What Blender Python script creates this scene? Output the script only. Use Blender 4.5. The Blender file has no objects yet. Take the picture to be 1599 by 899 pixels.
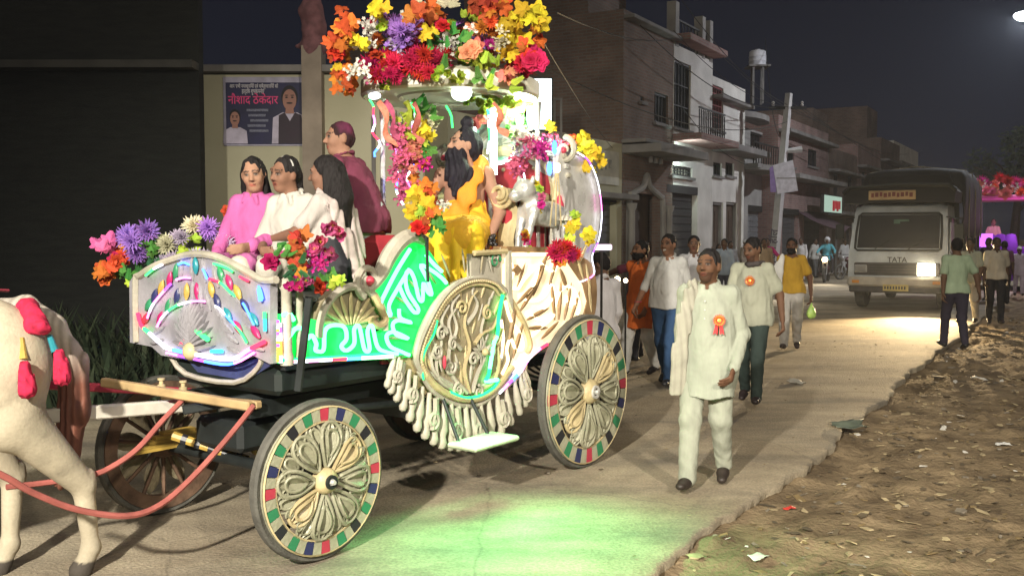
import bpy, bmesh, math, random
import numpy as np
from mathutils import Vector, Matrix, Quaternion
random.seed(7); RNG=np.random.default_rng(11)
SC=bpy.context.scene
COL=SC.collection
PI=math.pi; rad=math.radians
# ------------------------------------------------------------------ camera
F_PX=1510.; PITCH=rad(3.13); CAMH=1.78
cam=bpy.data.cameras.new('camera'); cam.sensor_width=36; cam.lens=36*F_PX/1599; cam.clip_end=2000
camo=bpy.data.objects.new('camera',cam); COL.objects.link(camo)
camo.location=(0,0,CAMH); camo.rotation_euler=(PI/2-PITCH,0,0); SC.camera=camo
# ------------------------------------------------------------------ world: night sky
W=bpy.data.worlds.new('World'); SC.world=W; W.use_nodes=True
wn=W.node_tree.nodes; wl=W.node_tree.links
bg=wn['Background']
tc=wn.new('ShaderNodeTexCoord'); sx=wn.new('ShaderNodeSeparateXYZ'); wr=wn.new('ShaderNodeValToRGB')
wl.new(tc.outputs['Generated'],sx.inputs[0]); wl.new(sx.outputs['Z'],wr.inputs[0]); wl.new(wr.outputs[0],bg.inputs[0])
e=wr.color_ramp.elements
e[0].position=0.0; e[0].color=(.010,.011,.019,1); e[1].position=.55; e[1].color=(.0022,.0022,.0042,1)
bg.inputs[1].default_value=1.0
SC.view_settings.view_transform='Standard'; SC.view_settings.look='None'
SC.view_settings.exposure=.15; SC.view_settings.gamma=1
SC.cycles.use_denoising=True
SC.cycles.sample_clamp_indirect=6
SC.cycles.max_bounces=6
SC.cycles.caustics_reflective=False; SC.cycles.caustics_refractive=False
# ------------------------------------------------------------------ lamps
def lamp(name,kind,loc,power,color,target=None,size=.1,spot=None,blend=.5):
    l=bpy.data.lights.new(name,kind); l.energy=power; l.color=color
    if kind!='SUN': l.shadow_soft_size=size
    if kind=='SPOT': l.spot_size=rad(spot); l.spot_blend=blend
    o=bpy.data.objects.new(name,l); COL.objects.link(o); o.location=loc
    if target: o.rotation_euler=(Vector(target)-Vector(loc)).to_track_quat('-Z','Y').to_euler()
    return o
# procession floodlight carried ahead of the horse (throws the shaft and wheel shadows)
lamp('offscreen_flood','SPOT',(-2.6,-2.6,4.5),7200,(1,.93,.80),(-1.2,6.0,.3),.12,66,.9)
# unseen spot on the camera's right, added to light the crowd and road
lamp('offscreen_flood','SPOT',(4.2,-3.5,6.0),4200,(1,.90,.74),(1.6,10.5,.6),.25,62,.9)
sun=lamp('night_fill','SUN',(0,-10,20),.56,(1,.90,.74),None); sun.data.angle=rad(70); sun.rotation_euler=(rad(30),0,rad(-14))  # soft overall fill added as a sun lamp, no source of its own
# street lamp just past the right edge of the picture
lamp('street_lamp_light','POINT',(16.75,32.0,8.75),3600,(.90,.94,1),None,.12)
# ------------------------------------------------------------------ pixel geometry (measuring helpers)
_cp,_sp=math.cos(PITCH),math.sin(PITCH)
def ray(px,py):
    dx=(px-799.5)/F_PX; dy=(449.5-py)/F_PX
    return (dx,_cp+dy*_sp,-_sp+dy*_cp)
def ground(px,py,z=0.):
    d=ray(px,py); t=(z-CAMH)/d[2]; return Vector((d[0]*t,d[1]*t,z))
def at(px,py,Y):
    d=ray(px,py); t=Y/d[1]; return Vector((d[0]*t,Y,CAMH+d[2]*t))
# carriage frame: local x rearward, local y to the far side, z up
CO=Vector((-1.647,5.687,0)); CANG=rad(52.855)
CU=Vector((math.cos(CANG),math.sin(CANG),0)); CV=Vector((CU.y,-CU.x,0))
def cside(px,py,y=-.62):
    d=Vector(ray(px,py)); v=-y
    t=(v+CO.dot(CV))/d.dot(CV); p=Vector((d.x*t,d.y*t,0))-CO
    return (p.dot(CU),CAMH+d.z*t)
def cfront(px,py,x):
    d=Vector(ray(px,py)); t=(x+CO.dot(CU))/d.dot(CU)
    p=Vector((d.x*t,d.y*t,0))-CO
    return (-p.dot(CV),CAMH+d.z*t)
def cworld(x,y,z=0.): return CO+CU*x-CV*y+Vector((0,0,z))
# road frame: D along the road away from the camera, N to the right
RD=Vector((.51,.86,0)).normalized(); RN=Vector((RD.y,-RD.x,0))
def road(s,t,z=0.): return RD*s+RN*t+Vector((0,0,z))
# ------------------------------------------------------------------ materials
_M={}
def _nd(nt,t): return nt.nodes.new(t)
def mat(name,col,rough=.6,metal=0.,var=.18,scale=6.,bump=.0,bscale=40.,emit=None,estr=0.,alpha=None,col2=None,spec=.4,coord='Object',stretch=(1,1,1),trans=0.):
    if name in _M: return _M[name]
    m=bpy.data.materials.new(name); m.use_nodes=True; nt=m.node_tree; L=nt.links
    b=nt.nodes['Principled BSDF']; b.inputs['Roughness'].default_value=rough; b.inputs['Metallic'].default_value=metal
    b.inputs['Specular IOR Level'].default_value=spec
    c=tuple(col)+(1,)
    tcn=_nd(nt,'ShaderNodeTexCoord'); mp=_nd(nt,'ShaderNodeMapping'); mp.inputs['Scale'].default_value=stretch
    L.new(tcn.outputs[coord],mp.inputs[0])
    if var>0:
        n=_nd(nt,'ShaderNodeTexNoise'); n.inputs['Scale'].default_value=scale; n.inputs['Detail'].default_value=6
        L.new(mp.outputs[0],n.inputs['Vector'])
        r=_nd(nt,'ShaderNodeValToRGB'); L.new(n.outputs['Fac'],r.inputs[0])
        if col2 is None: lo=tuple(x*(1-var) for x in col); hi=tuple(min(1,x*(1+var)) for x in col)
        else: lo,hi=col,col2
        r.color_ramp.elements[0].position=.32; r.color_ramp.elements[1].position=.68
        r.color_ramp.elements[0].color=tuple(lo)+(1,); r.color_ramp.elements[1].color=tuple(hi)+(1,)
        L.new(r.outputs[0],b.inputs['Base Color'])
        mr=_nd(nt,'ShaderNodeMapRange'); mr.inputs[3].default_value=max(0.05,rough-.12); mr.inputs[4].default_value=min(1,rough+.12)
        L.new(n.outputs['Fac'],mr.inputs[0]); L.new(mr.outputs[0],b.inputs['Roughness'])
    else: b.inputs['Base Color'].default_value=c
    if bump>0:
        n2=_nd(nt,'ShaderNodeTexNoise'); n2.inputs['Scale'].default_value=bscale; n2.inputs['Detail'].default_value=5
        L.new(mp.outputs[0],n2.inputs['Vector'])
        bu=_nd(nt,'ShaderNodeBump'); bu.inputs['Strength'].default_value=bump; bu.inputs['Distance'].default_value=.02
        L.new(n2.outputs['Fac'],bu.inputs['Height']); L.new(bu.outputs[0],b.inputs['Normal'])
    if emit is not None:
        b.inputs['Emission Color'].default_value=tuple(emit)+(1,); b.inputs['Emission Strength'].default_value=estr
    if trans: b.inputs['Transmission Weight'].default_value=trans
    _M[name]=m; return m
def glow(name,col,strength):
    if name in _M: return _M[name]
    m=bpy.data.materials.new(name); m.use_nodes=True; nt=m.node_tree; nt.nodes.clear()
    o=_nd(nt,'ShaderNodeOutputMaterial'); e=_nd(nt,'ShaderNodeEmission')
    e.inputs[0].default_value=tuple(col)+(1,); e.inputs[1].default_value=strength
    nt.links.new(e.outputs[0],o.inputs[0]); _M[name]=m; return m
def vary(m,lo=.62,hi=1.2):
    nt=m.node_tree; L=nt.links; b=nt.nodes['Principled BSDF']; src=b.inputs['Base Color'].links[0].from_socket
    oi=_nd(nt,'ShaderNodeObjectInfo'); mr=_nd(nt,'ShaderNodeMapRange'); mr.inputs[3].default_value=lo; mr.inputs[4].default_value=hi; L.new(oi.outputs['Random'],mr.inputs[0])
    mx=_nd(nt,'ShaderNodeMixRGB'); mx.blend_type='MULTIPLY'; mx.inputs[0].default_value=1; L.new(src,mx.inputs[1]); L.new(mr.outputs[0],mx.inputs[2])
    hs=_nd(nt,'ShaderNodeHueSaturation'); m2=_nd(nt,'ShaderNodeMath'); m2.operation='MULTIPLY'; m2.inputs[1].default_value=37.7; fr_=_nd(nt,'ShaderNodeMath'); fr_.operation='FRACT'; L.new(oi.outputs['Random'],m2.inputs[0]); L.new(m2.outputs[0],fr_.inputs[0])
    mh=_nd(nt,'ShaderNodeMapRange'); mh.inputs[3].default_value=.475; mh.inputs[4].default_value=.525; L.new(fr_.outputs[0],mh.inputs[0]); L.new(mh.outputs[0],hs.inputs['Hue']); L.new(mx.outputs[0],hs.inputs['Color']); L.new(hs.outputs[0],b.inputs['Base Color']); return m
def translucent(m,f=.35):
    nt=m.node_tree; L=nt.links; b=nt.nodes['Principled BSDF']; o=[n for n in nt.nodes if n.type=='OUTPUT_MATERIAL'][0]
    t=_nd(nt,'ShaderNodeBsdfTranslucent'); mx=_nd(nt,'ShaderNodeMixShader'); mx.inputs[0].default_value=f
    src=b.inputs['Base Color'].links
    if src: L.new(src[0].from_socket,t.inputs[0])
    else: t.inputs[0].default_value=b.inputs['Base Color'].default_value
    L.new(b.outputs[0],mx.inputs[1]); L.new(t.outputs[0],mx.inputs[2]); L.new(mx.outputs[0],o.inputs[0]); return m
def mat_attr(name,rough=.55,spec=.4,bump=.1,bscale=60,sss=0.):
    if name in _M: return _M[name]
    m=bpy.data.materials.new(name); m.use_nodes=True; nt=m.node_tree; L=nt.links
    b=nt.nodes['Principled BSDF']; b.inputs['Roughness'].default_value=rough; b.inputs['Specular IOR Level'].default_value=spec
    a=_nd(nt,'ShaderNodeVertexColor'); a.layer_name='Col'
    tcn=_nd(nt,'ShaderNodeTexCoord'); n=_nd(nt,'ShaderNodeTexNoise'); n.inputs['Scale'].default_value=bscale; n.inputs['Detail'].default_value=4
    L.new(tcn.outputs['Object'],n.inputs['Vector'])
    mx=_nd(nt,'ShaderNodeMixRGB'); mx.blend_type='MULTIPLY'; mx.inputs[0].default_value=.25
    L.new(a.outputs[0],mx.inputs[1]); L.new(n.outputs['Fac'],mx.inputs[2]); L.new(mx.outputs[0],b.inputs['Base Color'])
    bu=_nd(nt,'ShaderNodeBump'); bu.inputs['Strength'].default_value=bump; bu.inputs['Distance'].default_value=.01
    L.new(n.outputs['Fac'],bu.inputs['Height']); L.new(bu.outputs[0],b.inputs['Normal'])
    _M[name]=m; return m
# ------------------------------------------------------------------ objects
def link(o,parent=None):
    COL.objects.link(o)
    if parent is not None: o.parent=parent
    return o
def tag(o,label=None,cat=None,group=None,kind=None):
    if label: o['label']=label
    if cat: o['category']=cat
    if group: o['group']=group
    if kind: o['kind']=kind
    return o
def thing(name,label,cat,loc=(0,0,0),rz=0.,group=None):
    o=bpy.data.objects.new(name,None); COL.objects.link(o); o.empty_display_size=.1
    o.location=loc; o.rotation_euler=(0,0,rz)
    return tag(o,label,cat,group)
def inst(name,me,parent=None,M=None):
    o=bpy.data.objects.new(name,me); link(o,parent)
    if M is not None: o.matrix_local=M
    return o
def copy_tree(o,parent=None):
    c=o.copy(); COL.objects.link(c)
    if parent is not None: c.parent=parent
    for ch in o.children: copy_tree(ch,c)
    return c
def basis(axis,up=Vector((0,0,1))):
    z=Vector(axis).normalized(); x=Vector(up).cross(z)
    if x.length<1e-4: x=Vector((1,0,0)).cross(z)
    x.normalize(); y=z.cross(x)
    return Matrix((x,y,z)).transposed()
def TRS(loc,R=None,s=1.):
    M=Matrix.Translation(Vector(loc))
    if R is not None: M=M@R.to_4x4()
    if isinstance(s,(int,float)): s=(s,s,s)
    return M@Matrix.Diagonal((s[0],s[1],s[2],1))
def smooth_path(pts,n=6,closed=False):
    P=[Vector(p) for p in pts]; out=[]; N=len(P)
    rng=range(N if closed else N-1)
    for i in rng:
        if closed: a,b,c,d=P[i-1],P[i],P[(i+1)%N],P[(i+2)%N]
        else: a,b,c,d=P[max(i-1,0)],P[i],P[i+1],P[min(i+2,N-1)]
        for k in range(n):
            t=k/n; out.append(.5*((2*b)+(c-a)*t+(2*a-5*b+4*c-d)*t*t+(3*b-a-3*c+d)*t**3))
    if not closed: out.append(P[-1].copy())
    return out
class MB:
    def __init__(s): s.v=[]; s.f=[]; s.m=[]
    def add(s,vs,fs,mi=0):
        o=len(s.v); s.v+= [tuple(p) for p in vs]; s.f+=[tuple(i+o for i in f) for f in fs]; s.m+=[mi]*len(fs); return s
    def box(s,c,d,R=None,mi=0,bev=0.):
        x,y,z=d[0]/2,d[1]/2,d[2]/2; c=Vector(c)
        if bev>0:
            b=min(bev,x*.9,y*.9,z*.9); vs=[];fs=[]
            for sx_ in(-1,1):
                for sy_ in(-1,1):
                    for sz_ in(-1,1):
                        vs+=[Vector((sx_*x,sy_*(y-b),sz_*(z-b))),Vector((sx_*(x-b),sy_*y,sz_*(z-b))),Vector((sx_*(x-b),sy_*(y-b),sz_*z))]
            I=lambda a,b_,c_,k:((a>0)*4+(b_>0)*2+(c_>0))*3+k
            for a in(-1,1):
                q=[I(a,-1,-1,0),I(a,1,-1,0),I(a,1,1,0),I(a,-1,1,0)]; fs.append(q if a>0 else q[::-1])
                q=[I(-1,a,-1,1),I(-1,a,1,1),I(1,a,1,1),I(1,a,-1,1)]; fs.append(q if a>0 else q[::-1])
                q=[I(-1,-1,a,2),I(1,-1,a,2),I(1,1,a,2),I(-1,1,a,2)]; fs.append(q if a>0 else q[::-1])
            for a in(-1,1):
                for b_ in(-1,1):
                    q=[I(a,b_,-1,0),I(a,b_,-1,1),I(a,b_,1,1),I(a,b_,1,0)]; fs.append(q if a*b_>0 else q[::-1])
                    q=[I(a,-1,b_,0),I(a,1,b_,0),I(a,1,b_,2),I(a,-1,b_,2)]; fs.append(q if a*b_>0 else q[::-1])
                    q=[I(-1,a,b_,1),I(-1,a,b_,2),I(1,a,b_,2),I(1,a,b_,1)]; fs.append(q if a*b_>0 else q[::-1])
                    for c_ in(-1,1):
                        q=[I(a,b_,c_,0),I(a,b_,c_,1),I(a,b_,c_,2)]; fs.append(q if a*b_*c_>0 else q[::-1])
        else:
            vs=[Vector((i*x,j*y,k*z)) for i in(-1,1) for j in(-1,1) for k in(-1,1)]
            fs=[(0,1,3,2),(4,6,7,5),(0,4,5,1),(2,3,7,6),(0,2,6,4),(1,5,7,3)]
        if R is not None: vs=[R@p for p in vs]
        return s.add([p+c for p in vs],fs,mi)
    def tube(s,pts,r,n=8,mi=0,cap=True,closed=False,flat=None):
        P=[Vector(p) for p in pts]; N=len(P)
        rs=r if isinstance(r,(list,tuple)) else [r]*N
        prev=None; rings=[]
        for i in range(N):
            if closed: t=P[(i+1)%N]-P[i-1]
            else: t=P[min(i+1,N-1)]-P[max(i-1,0)]
            if t.length<1e-9: t=Vector((0,0,1))
            t.normalize()
            if prev is None:
                a=Vector((0,0,1)) if abs(t.z)<.9 else Vector((1,0,0)); x=a.cross(t).normalized()
            else:
                x=prev-t*prev.dot(t)
                if x.length<1e-6: x=Vector((0,0,1)).cross(t)
                x.normalize()
            prev=x; y=t.cross(x)
            ring=[]
            for k in range(n):
                o=x*math.cos(2*PI*k/n)+y*math.sin(2*PI*k/n)
                if flat is not None: o=o-flat[0]*o.dot(flat[0])*(1-flat[1])
                ring.append(P[i]+o*rs[i])
            rings.append(ring)
        vs=[p for g in rings for p in g]; fs=[]
        for i in range(N if closed else N-1):
            for k in range(n):
                j=(i+1)%N; k2=(k+1)%n
                fs.append((i*n+k,i*n+k2,j*n+k2,j*n+k))
        if cap and not closed: fs.append(tuple(range(n-1,-1,-1))); fs.append(tuple((N-1)*n+k for k in range(n)))
        return s.add(vs,fs,mi)
    def cyl(s,a,b,r,r2=None,n=12,mi=0): return s.tube([a,b],[r,r if r2 is None else r2],n,mi)
    def lathe(s,prof,n=20,M=None,mi=0,ang=2*PI):
        vs=[];fs=[];N=len(prof); full=abs(ang-2*PI)<1e-6; cnt=n if full else n+1
        for k in range(cnt):
            a=ang*k/n; 
            for (r,z) in prof: vs.append(Vector((r*math.cos(a),r*math.sin(a),z)))
        for k in range(n):
            k2=(k+1)%cnt
            for i in range(N-1): fs.append((k*N+i,k2*N+i,k2*N+i+1,k*N+i+1))
        if M is not None: vs=[M@p for p in vs]
        return s.add(vs,fs,mi)
    def sphere(s,c,r,n=10,m=7,mi=0,R=None):
        if isinstance(r,(int,float)): r=(r,r,r)
        c=Vector(c); vs=[];fs=[]
        for i in range(m+1):
            th=PI*i/m
            for k in range(n):
                p=Vector((r[0]*math.sin(th)*math.cos(2*PI*k/n),r[1]*math.sin(th)*math.sin(2*PI*k/n),r[2]*math.cos(th)))
                if R is not None: p=R@p
                vs.append(c+p)
        for i in range(m):
            for k in range(n):
                k2=(k+1)%n; fs.append((i*n+k,(i+1)*n+k,(i+1)*n+k2,i*n+k2))
        return s.add(vs,fs,mi)
    def prism(s,poly,fn,t0,t1,mi=0):
        """poly: 2D outline; fn(a,b,t)->3D point; between depths t0 and t1"""
        N=len(poly); vs=[fn(a,b,t0) for a,b in poly]+[fn(a,b,t1) for a,b in poly]
        fs=[tuple(range(N)),tuple(range(2*N-1,N-1,-1))]
        for i in range(N): j=(i+1)%N; fs.append((i,i+N,j+N,j))
        return s.add(vs,fs,mi)
    def hub(s):
        p=list(range(len(s.v)))
        def f(x):
            while p[x]!=x: p[x]=p[p[x]]; x=p[x]
            return x
        for fc in s.f:
            for q in fc[1:]: p[f(fc[0])]=f(q)
        best={}
        for fc,mi in zip(s.f,s.m):
            for i,a in enumerate(fc):
                r=f(a); d=Vector(s.v[a]).length
                if r not in best or d<best[r][0]: best[r]=(d,a,fc[(i+1)%len(fc)],mi)
        h=len(s.v); s.v.append((0,0,0))
        for d,a,b,mi in best.values(): s.f.append((h,a,b)); s.m.append(mi)
        return s
    def mesh(s,name,mats,smooth=None):
        me=bpy.data.meshes.new(name); me.from_pydata(s.v,[],s.f)
        for m in (mats if isinstance(mats,(list,tuple)) else [mats]): me.materials.append(m)
        me.polygons.foreach_set('material_index',s.m)
        bm=bmesh.new(); bm.from_mesh(me); bmesh.ops.recalc_face_normals(bm,faces=bm.faces)
        if smooth:
            for f in bm.faces: f.smooth=True
            lim=rad(smooth if smooth is not True else 40)
            for ed in bm.edges:
                if len(ed.link_faces)==2 and ed.calc_face_angle(0)>lim: ed.smooth=False
        bm.to_mesh(me); bm.free(); me.update(); return me
    def build(s,name,mats,parent=None,smooth=None,M=None):
        return inst(name,s.mesh(name,mats,smooth),parent,M)
def grid_mesh(P,nx,ny):
    """P: (nx*ny,3) array"""
    i,j=np.meshgrid(np.arange(nx-1),np.arange(ny-1),indexing='ij'); a=(i*ny+j).ravel()
    return np.stack([a,a+ny,a+ny+1,a+1],1)
def np_mesh(name,V,Fq,mats,smooth=True,col=None):
    me=bpy.data.meshes.new(name); n=len(V); f=len(Fq); k=Fq.shape[1]
    me.vertices.add(n); me.vertices.foreach_set('co',np.ascontiguousarray(V,dtype=np.float32).ravel())
    me.loops.add(f*k); me.loops.foreach_set('vertex_index',np.ascontiguousarray(Fq,dtype=np.int32).ravel())
    me.polygons.add(f); me.polygons.foreach_set('loop_start',np.arange(0,f*k,k,dtype=np.int32))
    try: me.polygons.foreach_set('loop_total',np.full(f,k,dtype=np.int32))
    except Exception: pass
    me.polygons.foreach_set('use_smooth',np.full(f,bool(smooth)))
    for m in (mats if isinstance(mats,(list,tuple)) else [mats]): me.materials.append(m)
    if col is not None:
        ca=me.color_attributes.new('Col','FLOAT_COLOR','POINT')
        ca.data.foreach_set('color',np.concatenate([col,np.ones((n,1))],1).astype(np.float32).ravel())
    me.update(calc_edges=True); me.validate(); return me
def vnoise(P,freq,seed=0,octv=3):
    """cheap smooth noise from summed sines, about -1..1"""
    g=np.random.default_rng(seed); out=np.zeros(P.shape[:-1],dtype=np.float32); amp=1.;tot=0.
    for o in range(octv):
        for k in range(3):
            d=g.normal(size=3); d/=np.linalg.norm(d); ph=g.uniform(0,6.28,2)
            d2=g.normal(size=3); d2/=np.linalg.norm(d2)
            out+=amp*np.sin(P@(d*freq)+ph[0]+1.3*np.sin(P@(d2*freq*.6)+ph[1]))
        tot+=amp*1.8; freq*=2.03; amp*=.5
    return out/tot
# ------------------------------------------------------------------ implicit bodies (one continuous surface each)
class SDF:
    def __init__(s): s.p=[]
    def cone(s,a,b,r1,r2=None,k=.02,flat=None,sub=False):
        s.p.append(('c',np.array(a,float),np.array(b,float),r1,r1 if r2 is None else r2,k,flat,sub)); return s
    def ell(s,c,r,k=.02,R=None,sub=False):
        s.p.append(('e',np.array(c,float),np.array(r if hasattr(r,'__len__') else (r,r,r),float),None if R is None else np.array(R),None,k,None,sub)); return s
    def chain(s,pts,rs,k=.02,flat=None):
        for i in range(len(pts)-1): s.cone(pts[i],pts[i+1],rs[i],rs[i+1],k,flat)
        return s
    def mesh(s,name,vox,mats,disp=None,cut=None,colf=None,smooth=True):
        lo=np.full(3,1e9); hi=-lo; bb=[]
        for t in s.p:
            if t[0]=='c':
                r=max(t[3],t[4])*(1 if t[6] is None else max(1,t[6][1])); a=np.minimum(t[1],t[2])-r; b=np.maximum(t[1],t[2])+r
            else: r=t[2].max(); a=t[1]-r; b=t[1]+r
            bb.append((a,b))
            if not t[7]: lo=np.minimum(lo,a); hi=np.maximum(hi,b)
        pad=3*vox+.02; lo=lo-pad; hi=hi+pad
        n=np.ceil((hi-lo)/vox).astype(int)+1
        ax=[(lo[i]+vox*np.arange(n[i])).astype(np.float32) for i in range(3)]
        D=np.full(n,1.,dtype=np.float32)
        for t,(a,b) in zip(s.p,bb):
            k=t[5]; m=k+3*vox
            i0=np.clip(np.floor((a-m-lo)/vox).astype(int),0,n-1); i1=np.clip(np.ceil((b+m-lo)/vox).astype(int)+1,1,n)
            X=ax[0][i0[0]:i1[0],None,None]; Y=ax[1][None,i0[1]:i1[1],None]; Z=ax[2][None,None,i0[2]:i1[2]]
            if X.size==0 or Y.size==0 or Z.size==0: continue
            if t[0]=='c':
                A,B=t[1],t[2]; fx=X-A[0]; fy=Y-A[1]; fz=Z-A[2]; ba=B-A
                if t[6] is not None:
                    nv=np.array(t[6][0],float); nv/=np.linalg.norm(nv); q=1/t[6][1]-1
                    dn=fx*nv[0]+fy*nv[1]+fz*nv[2]; fx=fx+nv[0]*dn*q; fy=fy+nv[1]*dn*q; fz=fz+nv[2]*dn*q
                    ba=ba+nv*ba.dot(nv)*q
                l2=max(ba.dot(ba),1e-9)
                h=np.clip((fx*ba[0]+fy*ba[1]+fz*ba[2])/l2,0,1)
                d=np.sqrt((fx-h*ba[0])**2+(fy-h*ba[1])**2+(fz-h*ba[2])**2)-(t[3]+(t[4]-t[3])*h)
                if t[6] is not None and t[6][1]<1: d=d*max(t[6][1],.6)
            else:
                fx=X-t[1][0]; fy=Y-t[1][1]; fz=Z-t[1][2]
                if t[3] is not None:
                    R=t[3]; gx=fx*R[0,0]+fy*R[1,0]+fz*R[2,0]; gy=fx*R[0,1]+fy*R[1,1]+fz*R[2,1]; gz=fx*R[0,2]+fy*R[1,2]+fz*R[2,2]
                    fx,fy,fz=gx,gy,gz
                r=t[2]; k0=np.sqrt((fx/r[0])**2+(fy/r[1])**2+(fz/r[2])**2); k1=np.sqrt((fx/r[0]**2)**2+(fy/r[1]**2)**2+(fz/r[2]**2)**2)
                d=k0*(k0-1)/np.maximum(k1,1e-6)
            sl=(slice(i0[0],i1[0]),slice(i0[1],i1[1]),slice(i0[2],i1[2])); S=D[sl]
            if t[7]:
                hh=np.maximum(k-np.abs(S+d),0)/max(k,1e-6); D[sl]=np.maximum(S,-d)+hh*hh*k*.25
            else:
                hh=np.maximum(k-np.abs(S-d),0)/max(k,1e-6); D[sl]=np.minimum(S,d)-hh*hh*k*.25
        if disp is not None or cut is not None:
            G=np.stack(np.meshgrid(*ax,indexing='ij'),-1)
            if disp is not None:
                band=np.abs(D)<.06
                D[band]+=disp(G[band]).astype(np.float32)
            if cut is not None: D=np.maximum(D,cut(G).astype(np.float32))
            del G
        V,Q=surface_nets(D,lo,vox)
        return np_mesh(name,V,Q,mats,smooth,None if colf is None else colf(V))
def surface_nets(D,lo,vox):
    ins=D<0; nx,ny,nz=D.shape
    cnt=np.zeros((nx-1,ny-1,nz-1),np.int8)
    for i in(0,1):
        for j in(0,1):
            for k in(0,1): cnt+=ins[i:nx-1+i,j:ny-1+j,k:nz-1+k]
    act=(cnt>0)&(cnt<8); idx=np.argwhere(act); N=len(idx)
    ids=np.full(act.shape,-1,np.int64); ids[act]=np.arange(N)
    acc=np.zeros((N,3)); c=np.zeros(N)
    I,J,K=idx.T
    for axis in range(3):
        o=[q for q in range(3) if q!=axis]
        for u in(0,1):
            for v in(0,1):
                a=[I.copy(),J.copy(),K.copy()]; a[o[0]]=a[o[0]]+u; a[o[1]]=a[o[1]]+v
                b=[x.copy() for x in a]; b[axis]=b[axis]+1
                da=D[a[0],a[1],a[2]]; db=D[b[0],b[1],b[2]]
                m=(da<0)!=(db<0); t=da[m]/(da[m]-db[m])
                p=np.zeros((m.sum(),3)); p[:,axis]=t; p[:,o[0]]=u; p[:,o[1]]=v
                acc[m]+=p; c[m]+=1
    V=(idx+acc/np.maximum(c,1)[:,None])*vox+lo
    Q=[]
    for axis in range(3):
        o=[q for q in range(3) if q!=axis]
        sl0=[slice(None)]*3; sl1=[slice(None)]*3; sl0[axis]=slice(0,-1); sl1[axis]=slice(1,None)
        cr=ins[tuple(sl0)]!=ins[tuple(sl1)]; e=np.argwhere(cr)
        ok=(e[:,o[0]]>0)&(e[:,o[1]]>0)&(e[:,o[0]]<D.shape[o[0]]-1)&(e[:,o[1]]<D.shape[o[1]]-1); e=e[ok]
        def cell(du,dv):
            q=e.copy(); q[:,o[0]]+=du; q[:,o[1]]+=dv; return ids[q[:,0],q[:,1],q[:,2]]
        q=np.stack([cell(-1,-1),cell(0,-1),cell(0,0),cell(-1,0)],1)
        fl=ins[e[:,0],e[:,1],e[:,2]]
        if axis==1: fl=~fl
        q[~fl]=q[~fl][:,::-1]; Q.append(q)
    return V,np.concatenate(Q)
# ================================================================== SETTING
def vn2(x,y,seed=0):
    xi=np.floor(x).astype(np.int64); yi=np.floor(y).astype(np.int64); fx=x-xi; fy=y-yi
    fx=fx*fx*(3-2*fx); fy=fy*fy*(3-2*fy)
    def h(a,b):
        n=(a*374761393+b*668265263+seed*982451653)&0x7fffffff; n=((n^(n>>13))*1274126177)&0x7fffffff
        return ((n^(n>>16))&0xffff)/65535.
    return (h(xi,yi)*(1-fx)+h(xi+1,yi)*fx)*(1-fy)+(h(xi,yi+1)*(1-fx)+h(xi+1,yi+1)*fx)*fy
def fbm(x,y,seed=0,o=4):
    a=1.;t=0;s=0
    for i in range(o): s=s+a*vn2(x*2**i,y*2**i,seed+i*17); t+=a; a*=.5
    return s/t
_edge=[(ground(px,py).dot(RD),ground(px,py).dot(RN)) for px,py in [(1000,925),(1030,899),(1100,830),(1170,780),(1250,730),(1310,672),(1370,625),(1425,580),(1460,553)]]
def edge_t(s):
    xs=[-30]+[a for a,_ in _edge]+[60,400]; ys=[_edge[0][1]]+[b for _,b in _edge]+[_edge[-1][1]+.1]*2
    s=np.asarray(s,float)
    return np.interp(s,xs,ys)+.30*(fbm(s*.9,s*0+3.3,5,5)-.5)+.05*(vn2(s*5.1,s*0+1.7,9)-.5)+.02*(vn2(s*17,s*0,4)-.5)
ROAD_L=-9.6
# --- dirt ground, one sheet to the horizon
ss=np.concatenate([np.linspace(-60,-4,12),np.arange(-3.5,1.5,.25),np.arange(1.5,12,.04),np.arange(12,24,.09),np.arange(24,60,.8),np.linspace(62,420,20)])
tt=np.concatenate([np.linspace(-300,-16,14),np.linspace(-14,-4,8),np.arange(-3.2,5,.04),np.arange(5,9,.12),np.linspace(9.5,20,12),np.linspace(25,300,14)])
S,T=np.meshgrid(ss,tt,indexing='ij')
out=T-edge_t(S)
wx=S*.51+T*.86; wy=S*.86-T*.51
lump=(fbm(wx*1.6,wy*3.4,21,5)-.5)*.06+(vn2(wx*4.5,wy*9,31)-.5)*.024+(vn2(wx*11,wy*17,33)-.5)*.022+np.maximum(vn2(wx*7,wy*8,35)-.72,0)*.16
pit=np.clip(1-np.abs(out-.22)/.3,0,1)*np.clip(vn2(S*1.3,T*0,44)-.35,0,1)*.16
fade=np.clip((60-S)/30,0,1)
Zg=-.055+np.where(out>-.03,lump*fade*np.clip((out+.05)*6,0,1)-pit*fade,-.03)+np.clip(out-.8,0,6)*.012
Zg=np.where(np.abs(T)>30,-.12,Zg)
Vg=np.stack([RD.x*S+RN.x*T,RD.y*S+RN.y*T,Zg],-1).reshape(-1,3)
m_dirt=mat('dirt',(.115,.084,.052),.97,0,.5,2.6,1.,30,col2=(.28,.212,.13),spec=.08)
inst('ground',np_mesh('ground',Vg,grid_mesh(None,len(ss),len(tt)),m_dirt)); tag(bpy.data.objects['ground'],kind='structure')
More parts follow.
